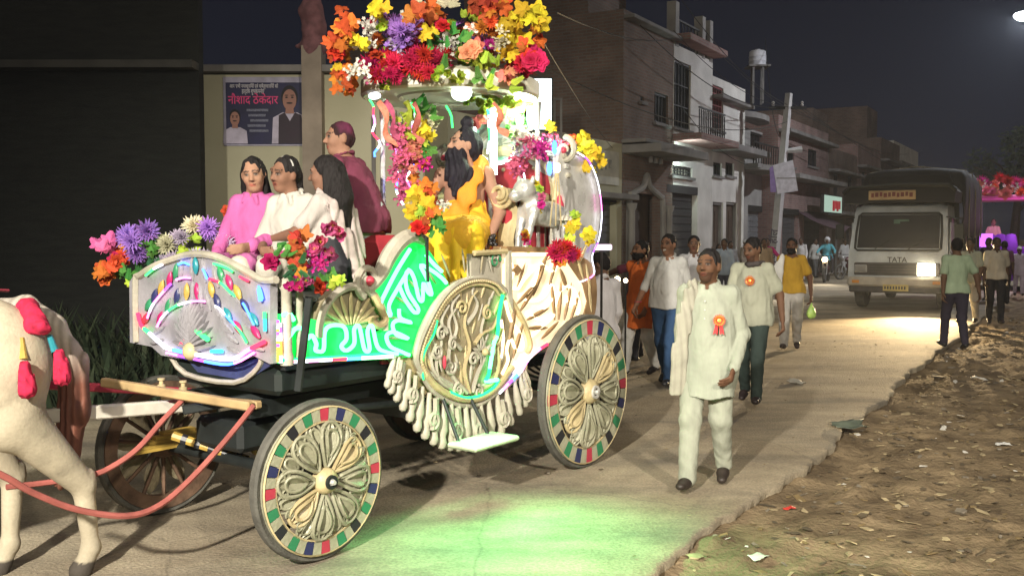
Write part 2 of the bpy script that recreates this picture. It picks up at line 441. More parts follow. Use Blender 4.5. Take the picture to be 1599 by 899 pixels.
# --- road sheet with its own thickness and broken edge
ss2=np.concatenate([np.linspace(-60,-2,10),np.arange(-1,14,.05),np.arange(14,40,.25),np.linspace(41,420,40)])
u=np.concatenate([np.linspace(0,.8,40),np.linspace(.81,1,36)])
S,Uu=np.meshgrid(ss2,u,indexing='ij'); E_=edge_t(S); T=ROAD_L+(E_-ROAD_L)*Uu
Zr=(fbm(S*.5,T*.9,3,4)-.5)*.02+(vn2(S*1.4+T*.7,T*2.6,8)-.5)*.007-np.clip((Uu-.985)/.015,0,1)**2*.018
Zr=np.where(np.abs(S)>60,0,Zr)
n1,n2=S.shape
Vr=np.stack([RD.x*S+RN.x*T,RD.y*S+RN.y*T,Zr],-1)
skirt=Vr[:,-1:,:].copy(); skirt[...,2]=-.14; skirt[...,0]-=RN.x*.03; skirt[...,1]-=RN.y*.03
Vr=np.concatenate([Vr,skirt],1).reshape(-1,3)
def road_mat():
    m=mat('road_surface',(.16,.135,.10),.85,0,0); nt=m.node_tree; L=nt.links; b=nt.nodes['Principled BSDF']
    tcn=_nd(nt,'ShaderNodeTexCoord'); mp=_nd(nt,'ShaderNodeMapping'); mp.inputs['Rotation'].default_value=(0,0,-math.atan2(RD.y,RD.x)); mp.inputs['Scale'].default_value=(.35,1.2,1)
    L.new(tcn.outputs['Object'],mp.inputs[0])
    n=_nd(nt,'ShaderNodeTexNoise'); n.inputs['Scale'].default_value=1.1; n.inputs['Detail'].default_value=9; n.inputs['Roughness'].default_value=.62
    L.new(mp.outputs[0],n.inputs['Vector'])
    r=_nd(nt,'ShaderNodeValToRGB'); L.new(n.outputs['Fac'],r.inputs[0]); e=r.color_ramp.elements
    e[0].position=.33; e[0].color=(.17,.148,.115,1); e[1].position=.68; e[1].color=(.46,.395,.28,1); k=e.new(.5); k.color=(.34,.29,.208,1)
    n2=_nd(nt,'ShaderNodeTexNoise'); n2.inputs['Scale'].default_value=55; n2.inputs['Detail'].default_value=6; L.new(tcn.outputs['Object'],n2.inputs['Vector'])
    mx=_nd(nt,'ShaderNodeMixRGB'); mx.blend_type='OVERLAY'; mx.inputs[0].default_value=.6; L.new(r.outputs[0],mx.inputs[1]); L.new(n2.outputs['Fac'],mx.inputs[2])
    L.new(mx.outputs[0],b.inputs['Base Color'])
    v=_nd(nt,'ShaderNodeTexNoise'); v.inputs['Scale'].default_value=.38; v.inputs['Detail'].default_value=8; v.inputs['Roughness'].default_value=.7; L.new(tcn.outputs['Object'],v.inputs['Vector'])
    vr=_nd(nt,'ShaderNodeValToRGB'); L.new(v.outputs['Fac'],vr.inputs[0]); vr.color_ramp.elements[0].position=.40; vr.color_ramp.elements[0].color=(.55,.52,.50,1); vr.color_ramp.elements[1].position=.56; vr.color_ramp.elements[1].color=(1,1,1,1)
    cr_=_nd(nt,'ShaderNodeTexVoronoi'); cr_.feature='DISTANCE_TO_EDGE'; cr_.inputs['Scale'].default_value=.55; 
    wn_=_nd(nt,'ShaderNodeTexNoise'); wn_.inputs['Scale'].default_value=2.2; wn_.inputs['Detail'].default_value=6; L.new(tcn.outputs['Object'],wn_.inputs['Vector'])
    wm=_nd(nt,'ShaderNodeMixRGB'); wm.inputs[0].default_value=.22; L.new(tcn.outputs['Object'],wm.inputs[1]); L.new(wn_.outputs['Color'],wm.inputs[2]); L.new(wm.outputs[0],cr_.inputs['Vector'])
    ck=_nd(nt,'ShaderNodeMapRange'); ck.inputs[1].default_value=0; ck.inputs[2].default_value=.006; ck.inputs[3].default_value=.75; ck.inputs[4].default_value=1; L.new(cr_.outputs['Distance'],ck.inputs[0])
    m1=_nd(nt,'ShaderNodeMixRGB'); m1.blend_type='MULTIPLY'; m1.inputs[0].default_value=.8; L.new(mx.outputs[0],m1.inputs[1]); L.new(vr.outputs[0],m1.inputs[2])
    m2=_nd(nt,'ShaderNodeMixRGB'); m2.blend_type='MULTIPLY'; m2.inputs[0].default_value=1; L.new(m1.outputs[0],m2.inputs[1]); L.new(ck.outputs[0],m2.inputs[2]); L.new(m2.outputs[0],b.inputs['Base Color'])
    bu=_nd(nt,'ShaderNodeBump'); bu.inputs['Strength'].default_value=.55; bu.inputs['Distance'].default_value=.02
    ad=_nd(nt,'ShaderNodeMath'); ad.operation='ADD'; L.new(n.outputs['Fac'],ad.inputs[0]); L.new(n2.outputs['Fac'],ad.inputs[1])
    L.new(ad.outputs[0],bu.inputs['Height']); L.new(bu.outputs[0],b.inputs['Normal'])
    return m
tag(inst('road',np_mesh('road',Vr,grid_mesh(None,n1,n2+1),road_mat())),kind='structure')
# --- litter on the dirt: flakes, chips and straw, far too many to count
def flake(mb,p,r,mi,tilt=.5,el=1.):
    a=random.uniform(0,6.28); n=random.randint(4,6); R=Quaternion(Vector((random.uniform(-1,1),random.uniform(-1,1),.01)).normalized(),random.uniform(-tilt,tilt)).to_matrix()
    h=r*random.uniform(.08,.35); vs=[];
    for z in(0,h):
        for k in range(n):
            q=a+2*PI*k/n; rr=r*random.uniform(.6,1.1)
            w=Vector((math.cos(q)*rr*el,math.sin(q)*rr,0)); w=Matrix.Rotation(a*3,3,'Z')@w; vs.append(R@(w+Vector((0,0,z)))+p)
    fs=[tuple(range(n-1,-1,-1)),tuple(range(n,2*n))]+[(k,(k+1)%n,n+(k+1)%n,n+k) for k in range(n)]
    mb.add(vs,fs,mi)
from bisect import bisect
def gz(x,y):
    s=x*RD.x+y*RD.y; t=x*RN.x+y*RN.y
    i=min(max(np.searchsorted(ss,s),1),len(ss)-1); j=min(max(np.searchsorted(tt,t),1),len(tt)-1)
    return Zg[i,j]
def on_dirt(x,y): return x*RN.x+y*RN.y>float(edge_t(x*RD.x+y*RD.y))+.06
lit=MB(); n=0
lm=[mat('chip_'+k,c,.9,0,.3,9) for k,c in dict(straw=(.36,.29,.17),leaf=(.17,.12,.055),stone=(.20,.17,.13),paper=(.62,.60,.55),soil=(.09,.068,.042)).items()]
while n<7500:
    s=random.uniform(2.2,24)**1.0; t=random.uniform(-2.6,6)
    p=road(s,t)
    if p.y<3.6 or not on_dirt(p.x,p.y) or vn2(np.float64(p.x*1.7),np.float64(p.y*3.1),77)<random.random()*.9: continue
    k=random.random(); mi=0 if k<.3 else 1 if k<.52 else 2 if k<.7 else 4 if k<.975 else 3
    p.z=gz(p.x,p.y)+.004
    flake(lit,p,random.uniform(.009,.028)*(1 if mi!=3 else 1.1)*(2.2 if random.random()<.035 else 1),mi,.5,random.choice([1,1.6,2.6])); n+=1
for k in range(260):
    p=road(random.uniform(2,22),random.uniform(-8,-2)); 
    if p.y<4: continue
    if not on_dirt(p.x,p.y): p.z=.008; flake(lit,p,random.uniform(.006,.018),random.choice([0,1,2,4]),.15,1.5)
tag(lit.build('litter',lm),kind='stuff')
def scrap(px,py,col,r,label,name='paper_scrap',cat='paper scrap'):
    g=ground(px,py,-.04); z=gz(g.x,g.y)+.02 if on_dirt(g.x,g.y) else .012
    nx=9; a=np.linspace(-1,1,nx); A,B=np.meshgrid(a,a,indexing='ij'); rr=1+.25*vnoise(np.stack([A,B,A*0],-1),3,int(px))
    P=np.stack([A*r*1.5*rr,B*r*rr,.35*r*vnoise(np.stack([A,B,A*0+px],-1),2.6,3)+.12*r],-1).reshape(-1,3)
    m=mat('scrap_%d_%d'%(px,py),col,.6,0,.15,20)
    o=inst(name,np_mesh(name,P,grid_mesh(None,nx,nx),m)); o.location=(g.x,g.y,z); o.rotation_euler=(0,0,px*1.7)
    so=o.modifiers.new('thick','SOLIDIFY'); so.thickness=.003
    tag(o,label,cat)
scrap(1233,789,(.55,.04,.03),.028,'red crumpled paper scrap lying on the bare dirt','paper_scrap')
scrap(1567,697,(.75,.75,.72),.04,'white paper scrap lying on dirt near the right picture edge')
scrap(1185,869,(.55,.6,.5),.035,'pale flattened wrapper on the dirt closest to the camera')
scrap(1243,603,(.5,.48,.42),.07,'flat pale scrap lying alone on the open road')
scrap(1530,590,(.6,.57,.5),.06,'cream scrap on the dirt behind the walking silhouette')
scrap(1325,673,(.10,.12,.09),.10,'dark flat rag in the hollow at the broken road edge','rag','rag')
# ------------------------------------------------------------------ buildings along the left side of the road
def fac(px,py,tf):
    d=Vector(ray(px,py)); k=tf/d.dot(RN); p=d*k
    return (p.dot(RD),CAMH+d.z*k)
RANG=math.atan2(RD.y,RD.x)
def wall_open(mb,x0,x1,z0,z1,ops,y0=0.,th=.25,mi=0):
    xs=sorted({x0,x1,*[min(max(o[k],x0),x1) for o in ops for k in(0,1)]}); zs=sorted({z0,z1,*[min(max(o[k],z0),z1) for o in ops for k in(2,3)]})
    for i in range(len(xs)-1):
        run=None
        for j in range(len(zs)):
            solid=j<len(zs)-1 and not any(o[0]<=(xs[i]+xs[i+1])/2<=o[1] and o[2]<=(zs[j]+zs[j+1])/2<=o[3] for o in ops)
            if solid and run is None: run=zs[j]
            if not solid and run is not None:
                mb.box(((xs[i]+xs[i+1])/2,y0+th/2,(run+zs[j])/2),(xs[i+1]-xs[i],th,zs[j]-run),mi=mi); run=None
m_plaster_w=mat('plaster_white',(.50,.48,.44),.9,0,.25,1.0,.25,14,col2=(.72,.70,.65))
m_plaster_g=mat('plaster_grey',(.22,.21,.20),.9,0,.3,1.0,.3,10,col2=(.34,.33,.31))
m_cream=mat('plaster_cream',(.42,.40,.27),.9,0,.22,.8,.2,12,col2=(.52,.50,.36))
m_dark=mat('void_dark',(.018,.017,.016),.9,0,.2)
m_wood_d=mat('door_wood',(.07,.045,.03),.7,0,.3,5)
m_iron=mat('iron_dark',(.035,.033,.032),.6,.3,.3,8)
m_glassd=mat('glass_night',(.015,.017,.02),.12,0,0,spec=.6)
m_conc=mat('concrete',(.20,.19,.18),.9,0,.3,1.4,.35,12)
m_shut=mat('shutter_metal',(.14,.14,.145),.5,.5,.3,3)
def brick_mat(name,c1,c2,mo):
    m=mat(name,c1,.92,0,0); nt=m.node_tree; L=nt.links; b=nt.nodes['Principled BSDF']
    tcn=_nd(nt,'ShaderNodeTexCoord'); sp=_nd(nt,'ShaderNodeSeparateXYZ'); L.new(tcn.outputs['Object'],sp.inputs[0])
    ad=_nd(nt,'ShaderNodeMath'); ad.operation='ADD'; L.new(sp.outputs[0],ad.inputs[0]); L.new(sp.outputs[1],ad.inputs[1])
    cb=_nd(nt,'ShaderNodeCombineXYZ'); L.new(ad.outputs[0],cb.inputs[0]); L.new(sp.outputs[2],cb.inputs[1])
    br=_nd(nt,'ShaderNodeTexBrick'); br.inputs['Scale'].default_value=1; br.inputs['Brick Width'].default_value=.24; br.inputs['Row Height'].default_value=.085; br.inputs['Mortar Size'].default_value=.012
    br.inputs['Color1'].default_value=c1+(1,); br.inputs['Color2'].default_value=c2+(1,); br.inputs['Mortar'].default_value=mo+(1,)
    L.new(cb.outputs[0],br.inputs['Vector'])
    n=_nd(nt,'ShaderNodeTexNoise'); n.inputs['Scale'].default_value=.9; n.inputs['Detail'].default_value=7; L.new(tcn.outputs['Object'],n.inputs['Vector'])
    mx=_nd(nt,'ShaderNodeMixRGB'); mx.blend_type='OVERLAY'; mx.inputs[0].default_value=.7; L.new(br.outputs[0],mx.inputs[1]); L.new(n.outputs['Fac'],mx.inputs[2])
    L.new(mx.outputs[0],b.inputs['Base Color'])
    bu=_nd(nt,'ShaderNodeBump'); bu.inputs['Strength'].default_value=.5; bu.inputs['Distance'].default_value=.02; bu.invert=True
    L.new(br.outputs['Fac'],bu.inputs['Height']); L.new(bu.outputs[0],b.inputs['Normal'])
    return m
m_brick=brick_mat('brickwork',(.15,.095,.072),(.19,.125,.098),(.16,.145,.13))
m_brick2=brick_mat('brickwork_pink',(.24,.13,.12),(.30,.18,.16),(.24,.22,.20))
class Bld:
    def __init__(s,label,s0,s1,tf,h,depth,wallm,name='house',ops=(),side_m=None,parapet=.0,cat='building'):
        s.tf=tf; s.s0=s0; s.L=s1-s0
        s.o=thing(name,label,cat,road(s0,tf),RANG)
        s.ops=list(ops); s.h=h; s.depth=depth; s.wallm=wallm; s.parapet=parapet; s.side=side_m or wallm
    def px(s,px,py): a,z=fac(px,py,s.tf); return a-s.s0,z
    def rect(s,p0,p1):
        a=s.px(*p0); b=s.px(*p1); return (min(a[0],b[0]),max(a[0],b[0]),min(a[1],b[1]),max(a[1],b[1]))
    def finish(s,extra=()):
        b=MB(); wall_open(b,0,s.L,-.2,s.h+s.parapet,s.ops)
        b.build('wall',s.wallm,s.o)
        b=MB(); 
        for x in(.125,s.L-.125): b.box((x,.25+s.depth/2,(s.h+s.parapet-.2)/2),(.246,s.depth-.004,s.h+s.parapet+.196))
        b.box((s.L/2,s.depth+.1,(s.h-.2)/2),(s.L-.5,.2,s.h+.2)); b.build('side_wall',s.side,s.o)
        b=MB(); b.box((s.L/2,s.depth/2+.12,s.h-.1),(s.L-.51,s.depth-.27,.2)); b.build('roof',m_conc,s.o)
        b=MB(); b.box((s.L/2,.9,s.h/2-.1),(s.L-.52,.1,s.h-.24)); b.build('dark_backing',m_dark,s.o)  # near-black panel standing in for the unlit room behind the openings
        return s
    def window(s,r,fm=None,bars=0,hb=0,pane=m_glassd,frame_w=.06):
        x0,x1,z0,z1=r; s.ops.append(r); f=MB(); w=frame_w
        for x in(x0+w/2,x1-w/2): f.box((x,.10,(z0+z1)/2),(w,.09,z1-z0))
        for z in(z0+w/2,z1-w/2): f.box(((x0+x1)/2,.10,z),(x1-x0-2*w,.088,w))
        for k in range(bars): x=x0+w+(x1-x0-2*w)*(k+1)/(bars+1); f.box((x,.09,(z0+z1)/2),(.03,.03,z1-z0-2*w))
        for k in range(hb): z=z0+w+(z1-z0-2*w)*(k+1)/(hb+1); f.box(((x0+x1)/2,.075,z),(x1-x0-2*w,.02,.03))
        fo=f.build('window',fm or m_iron,s.o)
        MB().box(((x0+x1)/2,.16,(z0+z1)/2),(x1-x0-.002,.02,z1-z0-.002)).build('pane',pane,fo)
        MB().box(((x0+x1)/2,-.03,z0-.045),(x1-x0+.16,.12,.08)).build('sill',m_conc,fo)
    def door(s,r,m=None,panels=2):
        x0,x1,z0,z1=r; z0=max(z0,0); s.ops.append((x0,x1,-.2,z1)); b=MB().box(((x0+x1)/2,.17,(z0+z1)/2-.05),(x1-x0-.004,.06,z1-z0-.1+.2))
        o=b.build('door',m or m_wood_d,s.o); f=MB()
        for x in(x0+.04,x1-.04): f.box((x,.10,z1/2),(.08,.1,z1))
        f.box(((x0+x1)/2,.10,z1-.04),(x1-x0-.16,.098,.08)); f.build('door_frame',m_conc,o)
        for k in range(panels): 
            w=(x1-x0-.2)/panels; x=x0+.1+w*(k+.5)
            for zz,hh in((z1*.28,z1*.36),(z1*.72,z1*.36)): MB().box((x,.13,zz),(w-.08,.02,hh)).build('panel',m or m_wood_d,o)
    def shutter(s,r,m=None,n=14):
        x0,x1,z0,z1=r; s.ops.append((x0,x1,-.2,z1)); o=MB().box(((x0+x1)/2,.20,z1/2),(x1-x0-.004,.03,z1-.004)).build('shutter',m or m_shut,s.o)
        me=MB().box((0,0,0),(x1-x0-.1,.03,z1/n*.8),bev=.01).mesh('slat',m or m_shut)
        for k in range(n): inst('slat',me,o,TRS(((x0+x1)/2,.175,z1*(k+.5)/n)))
        MB().box(((x0+x1)/2,.08,z1-.12),(x1-x0-.01,.18,.235)).build('shutter_box',m_iron,o)
    def ledge(s,x0,x1,z,out,th=.14,m=None,name='ledge'):
        MB().box(((x0+x1)/2,-out/2-.002,z),(x1-x0,out,th),bev=.015).build(name,m or m_conc,s.o)
    def railing(s,x0,x1,z,h,y=-.45,n=10):
        b=MB(); b.box(((x0+x1)/2,y,z+h),(x1-x0,.05,.05)); o=b.build('railing',m_iron,s.o)
        me=MB().box((0,0,0),(.03,.03,h-.05)).mesh('baluster',m_iron)
        for k in range(n+1): inst('baluster',me,o,TRS((x0+.02+(x1-x0-.04)*k/n,y,z+h/2-.02)))
TF=-10.5
sA=lambda px: fac(px,367,TF)[0]
# low cream shop beside the tall brick house
A=Bld('low cream single storey shop with faded lettering band and rolled shutter',sA(700),sA(971)-.02,TF,3.9,7,m_cream,'shop',parapet=.25)
A.shutter((lambda r:(r[0],r[1],0,r[3]))(A.rect((936,300),(962,400))))
A.shutter((lambda r:(r[0],r[1],0,r[3]))(A.rect((885,300),(926,400))))
A.finish(); A.ledge(0,A.L,2.75,.5); 
_b=MB(); _b.box((A.L/2+.3,-.03,3.48),(A.L-1.2,.05,.85)); fb=_b.build('sign_band',mat('sign_band_paint',(.50,.50,.44),.8,0,.2,2),A.o)
for k in range(17):
    MB().box((A.L-5.2+k*.27,-.062,3.55+.03*math.sin(k*2.1)),(.17+.05*math.sin(k*3.7),.012,.22+.06*math.sin(k*5.1))).build('faded_letter',mat('faded_print',(.33,.34,.32),.9,0,.4,9),fb)
# tall brick house with porch arch
B=Bld('tall bare brick house with small upper window and pointed porch arch below',sA(972),sA(1049),TF,7.35,9,m_brick,'brick_house',parapet=.3)
B.window(B.rect((1022,143),(1043,196)),bars=3)
B.window(B.rect((1000,150),(1006,160)),bars=0)
r=B.rect((981,300),(1030,420)); B.ops.append((r[0],r[1],-.2,r[3]))
B.finish(); 
# porch slab, arch moulding
z=B.px(1000,238)[1]; B.ledge(-.1,B.L,z,1.1,.22); B.ledge(-.12,B.L-.1,z+.2,.7,.1); B.ledge(0,B.L,B.h+.1,.3,.1)
x0,x1,zt=r[0],r[1],r[3]; xm=(x0+x1)/2
pts=[(x0-.06,-.06,0),(x0-.06,-.06,zt-.35),(x0+.15,-.06,zt-.05),(xm-.25,-.06,zt+.18),(xm,-.06,zt+.5),(xm+.25,-.06,zt+.18),(x1-.15,-.06,zt-.05),(x1+.06,-.06,zt-.35),(x1+.06,-.06,0)]
MB().tube(smooth_path(pts,4),.085,8).build('arch_moulding',m_plaster_g,B.o,True)
MB().box((xm,.4,zt/2),(x1-x0,.05,zt)).build('back_door',m_wood_d,B.o)
for xx in(x0-.22,x1+.2): MB().lathe([(.15,0),(.15,.15),(.1,.2),(.09,zt-.5),(.13,zt-.42),(.15,zt-.3)],12,Matrix.Translation((xx,-.2,0))).build('column',m_plaster_g,B.o,True)
for k in range(3): MB().cyl((B.L*.3+k*.35,-.35,z-.12),(B.L*.3+k*.35,-.35,z-.3),.05,.07).build('bracket',m_conc,B.o)
# rooftop parapet room and railing on the brick house
MB().box((B.L*.45,3.2,B.h+1.3),(B.L*.7,4,2.2)).build('stair_room',m_brick,B.o)
# white two storey house
Cc=Bld('white plastered two storey house with tall dark window and bulb over its shop',sA(1050),sA(1110),TF,7.0,9,m_plaster_w,'white_house',parapet=.35)
Cc.window(Cc.rect((1053,92),(1078,205)),bars=4,hb=2)
Cc.window(Cc.rect((1047,257),(1081,278)),bars=6,hb=1,pane=mat('pane_lit',(.4,.42,.35),.4,0,0,emit=(.8,.9,.7),estr=.12))
Cc.shutter((lambda q:(q[0],q[1],0,q[3]))(Cc.rect((1041,287),(1088,420))),m_iron)
Cc.finish(); z=Cc.px(1060,217)[1]; Cc.ledge(-.1,Cc.L,z,.9,.2,m_brick2); Cc.ledge(0,Cc.L,Cc.px(1060,62)[1],.5,.2,m_brick2,)
Cc.railing(.1,2.4,z+.1,.75,-.75,14)
Cc.railing(.1,Cc.L-.1,Cc.h+.35,.8,.1,12)
for xx in(.2,2.5,Cc.L-.2): MB().box((xx,.12,Cc.h+.95),(.28,.28,1.3)).build('roof_post',m_plaster_g,Cc.o)
# grey house
D=Bld('grey rendered two storey house with red lattice window upstairs',sA(1110)+.01,sA(1161),TF,6.55,9,m_plaster_w,'grey_house',parapet=.35)
D.window(D.rect((1106+5,131),(1129,206)),mat('red_lattice',(.22,.05,.05),.7),bars=4,hb=6)
D.window(D.rect((1114,253),(1127,276)),bars=2); D.window(D.rect((1133,253),(1146,276)),bars=2)
D.door(D.rect((1113,315),(1128,420))); D.door(D.rect((1134,315),(1150,420)))
D.finish(); z=D.px(1130,236)[1]; D.ledge(-.05,D.L+.1,z,.9,.2); D.ledge(0,D.L,D.h-.3,.35,.12)
MB().box((D.L/2,-.02,D.h/2+z/2-.3),(D.L-.02,.03,D.h-z-.75)).build('render_coat',m_plaster_g,D.o) if False else None
# set back house with balcony and water tank
Eb=Bld('dark set back house with a rounded balcony between grey house and pole',sA(1162),sA(1212),TF-.6,5.4,9,m_plaster_g,'balcony_house',parapet=.4)
Eb.window(Eb.rect((1172,205),(1196,235)),bars=2); Eb.shutter((lambda q:(q[0],q[1],0,q[3]))(Eb.rect((1168,320),(1200,420))),mat('tin_sheet',(.22,.23,.24),.5,.4,.3,3))
Eb.finish(); z=Eb.px(1180,268)[1]
bal=[(x,1.5*math.sqrt(max(0,1-((x-1.6)/1.9)**2))) for x in np.linspace(-.3,3.5,15)]
MB().prism(bal,lambda a,b,t:(a,-b-.01,t),4.1,4.28).build('balcony_slab',m_conc,Eb.o); MB().prism(bal,lambda a,b,t:(a,-b*.55-.01,t),6.0,6.2).build('upper_slab',m_conc,Eb.o)
Eb.ledge(-.1,Eb.L,z,1.1,.16)
Eb.railing(0,3.2,4.28,.8,-.9,10)
tz=at(1183,92,40.); 
tank=thing('water_tank','white round plastic water tank on the roof behind the grey house','water tank',(tz.x,tz.y,tz.z-.3)); tank.scale=(.55,.55,.55)
MB().lathe([(0,0),(.55,0),(.62,.06),(.62,.3),(.65,.34),(.62,.38),(.62,.62),(.65,.66),(.62,.7),(.6,1.05),(.5,1.12),(.2,1.16),(.2,1.22),(0,1.22)],20).build('body',mat('tank_plastic',(.62,.62,.66),.5,0,.1),tank,True)
_b=MB(); 
for a in range(4): _b.box((.5*math.cos(a*PI/2+.7),.5*math.sin(a*PI/2+.7),-1.4),(.15,.15,2.8))
_b.box((0,0,-.06),(1.6,1.6,.12)); _b.build('stand',m_conc,tank)
# lit shop
Fb=Bld('pinkish brick shop house with a lit green and white signboard over the street',sA(1213),sA(1291),TF,6.2,9,m_brick2,'shop_house',parapet=.3)
Fb.window(Fb.rect((1222,225),(1240,262)),bars=2); Fb.window(Fb.rect((1262,232),(1276,262)),bars=2)
Fb.shutter((lambda q:(q[0],q[1],0,q[3]))(Fb.rect((1222,325),(1246,420)))); Fb.shutter((lambda q:(q[0],q[1],0,q[3]))(Fb.rect((1256,330),(1284,420))))
Fb.finish(); Fb.ledge(-.1,Fb.L,Fb.px(1250,282)[1],.9,.18); Fb.ledge(0,Fb.L,Fb.px(1250,215)[1],.5,.15)
r=Fb.rect((1256,303),(1285,335)); 
sg=thing('shop_signboard','lit green and white signboard with red marks jutting over the shop front','signboard',road(Fb.s0+r[0],TF+.75),RANG)
MB().box(((r[1]-r[0])/2,0,(r[2]+r[3])/2),(r[1]-r[0],.16,r[3]-r[2]),bev=.02).build('case',m_iron,sg)
MB().box(((r[1]-r[0])/2,-.09,(r[2]+r[3])/2),(r[1]-r[0]-.1,.02,r[3]-r[2]-.1)).build('lit_face',glow('sign_lit',(.62,.85,.70),.55),sg)
for k,(a,w) in enumerate([(.5,.16),(.62,.1),(.72,.14),(.84,.12)]):
    MB().box(((r[1]-r[0])*a,-.11,r[2]+(r[3]-r[2])*(.42+.06*(k%2))),((r[1]-r[0])*w*.7,.02,(r[3]-r[2])*(.55-.1*(k%2)))).build('red_mark',mat('sign_red',(.4,.03,.04),.5,0,0,emit=(.6,.03,.05),estr=.25),sg)
aw=thing('shop_awning','dark cloth awning hanging below the lit signboard','awning',road(Fb.s0+Fb.rect((1246,340),(1290,372))[0],TF),RANG)
n_=14; A_,B_=np.meshgrid(np.linspace(0,4.5,n_),np.linspace(0,1,n_),indexing='ij'); 
P=np.stack([A_,-B_*1.7,2.75-B_*.75-.12*np.sin(A_*2.1)*B_-.1*np.sin(B_*PI)],-1).reshape(-1,3)
o=inst('cloth',np_mesh('cloth',P,grid_mesh(None,n_,n_),mat('awning_cloth',(.10,.06,.08),.9)),aw); o.modifiers.new('t','SOLIDIFY').thickness=.02
# farther houses
for i,(p0,p1,h,m,lab,tf) in enumerate([(1292,1336,5.6,m_brick,'dim brick house with stacked ledges just beyond the lit shop',TF),(1337,1372,6.3,m_brick2,'faint pink walled house left of the truck roof',TF),
      (1373,1402,7.2,m_brick,'dark red house directly over the truck canopy edge',TF),(1403,1440,7.6,m_plaster_w,'pale house corner showing above the truck tarpaulin',TF-.4),(1441,1490,6.6,m_plaster_g,'grey house farthest down the street behind the truck',TF)]):
    H=Bld(lab,sA(p0),sA(p1),tf,h,9,m,'far_house',parapet=.3); L=H.L; nb=max(2,int(L/2.8))
    for k in range(nb):
        x=L*(k+.5)/nb
        H.window((x-.5,x+.5,h*.62,h*.62+1.3),bars=2)
        (H.shutter if (k+i)%2 else H.door)((x-.75,x+.75,0,2.3))
    H.finish(); H.ledge(0,L,h*.5,.8,.16); H.ledge(0,L,h*.86,.5,.14)
    if i in(0,2): MB().box((L*.4,2.5,h+1.2),(L*.5,3,2.2)).build('stair_room',m,H.o)
    if i in(0,1): H.railing(.1,L-.1,h*.5+.1,.8,-.7,10)
# bulb on the white house
p=road(*fac(1068,236,TF+.35)[:1],TF+.35); z=fac(1068,238,TF+.35)[1]
bb=thing('wall_bulb','small bright bulb fixed under the white house balcony ledge','lamp',(p.x,p.y,z),RANG)
MB().sphere((0,0,0),.07,10,7).build('bulb',glow('bulb_glow',(.8,1,.92),14),bb,True); MB().cyl((0,0,.05),(0,.0,.17),.04).build('holder',m_iron,bb)
lamp('wall_bulb_light','POINT',(p.x+RN.x*.15,p.y+RN.y*.15,z-.12),110,(.78,1,.93),None,.07)
# ------------------------------------------------------------------ left side: dark shed wall, cream wall with poster
YW=15.
def pw(px,py): q=at(px,py,YW); return q
x0=pw(314,100).x; x1=pw(660,100).x; zt=pw(400,117).z
hw=thing('cream_house','cream single storey house front with a poster and a corner pillar','building',(x0,YW,0))
b=MB(); b.box(((x1-x0)/2,.15,zt/2-.1),(x1-x0,.3,zt+.2)); b.box((.15,3.3,zt/2-.1),(.3,5.99,zt+.2)); b.build('wall',m_cream,hw)
xp=pw(491,100).x-x0
MB().box((xp,-.06,zt/2+.15),(.3,.36,zt+.5)).build('pillar',mat('pillar_plaster',(.30,.25,.20),.9,0,.3,2),hw)
MB().box(((x1-x0)/2,.9,zt+.07),(x1-x0+.1,2.2,.10)).build('roof_slab',m_conc,hw)
MB().box((xp+.9,-.01,2.2),(.06,.05,2.8)).build('drain_pipe',m_conc,hw)
# wrapped finial on the pillar
fg=thing('wrapped_bundle','dull red cloth bundle tied upright on top of the pillar','cloth bundle',(pw(491,100).x,YW-.08,zt+.40))
s_=SDF(); s_.chain([(0,0,0),(.02,0,.3),(-.02,0,.55),(.05,0,.85)],[.19,.16,.17,.05],.08); s_.cone((-.1,0,.05),(-.25,0,.02),.06,.03,.06); s_.cone((.05,.0,.7),(.16,0,.2),.05,.03,.05)
inst('cloth',s_.mesh('cloth',.025,mat('bundle_cloth',(.22,.10,.11),.9,0,.3,8),disp=lambda P:.02*vnoise(P,22,3)),fg)
# poster (flat print)
pa=pw(349,121); pb=pw(485,228)
po=thing('political_poster','printed blue banner poster with two portraits on the cream wall','poster',(pa.x,YW-.02,pb.z))
PW=pb.x-pa.x; PH=pa.z-pb.z
def flat(mb,poly,y,mi=0): mb.prism(poly,lambda a,b,t:(a*PW,t,b*PH),y,y+.003,mi)
MB().box((PW/2,0,PH/2),(PW,.02,PH)).build('backing',mat('poster_white',(.42,.40,.52),.6),po)
q=MB(); flat(q,[(.03,.02),(.97,.02),(.97,.92),(.03,.92)],-.015); q.build('print_ground',mat('poster_navy',(.016,.016,.06),.5,0,.3,3),po)
m_sk=mat('poster_skin',(.34,.17,.13),.6,0,.1); m_hr=mat('poster_hair',(.01,.008,.012),.6); m_ww=mat('poster_cloth',(.50,.46,.58),.6); m_vest=mat('poster_vest',(.035,.022,.035),.6); m_pk=mat('poster_pink',(.75,.06,.22),.5,0,0); m_pt=mat('poster_text',(.62,.60,.66),.5,0,0)
def ellp(cx,cy,rx,ry,n=22,a0=0,a1=2*PI): return [(cx+rx*math.cos(a0+(a1-a0)*k/n),cy+ry*math.sin(a0+(a1-a0)*k/n)) for k in range(n)]
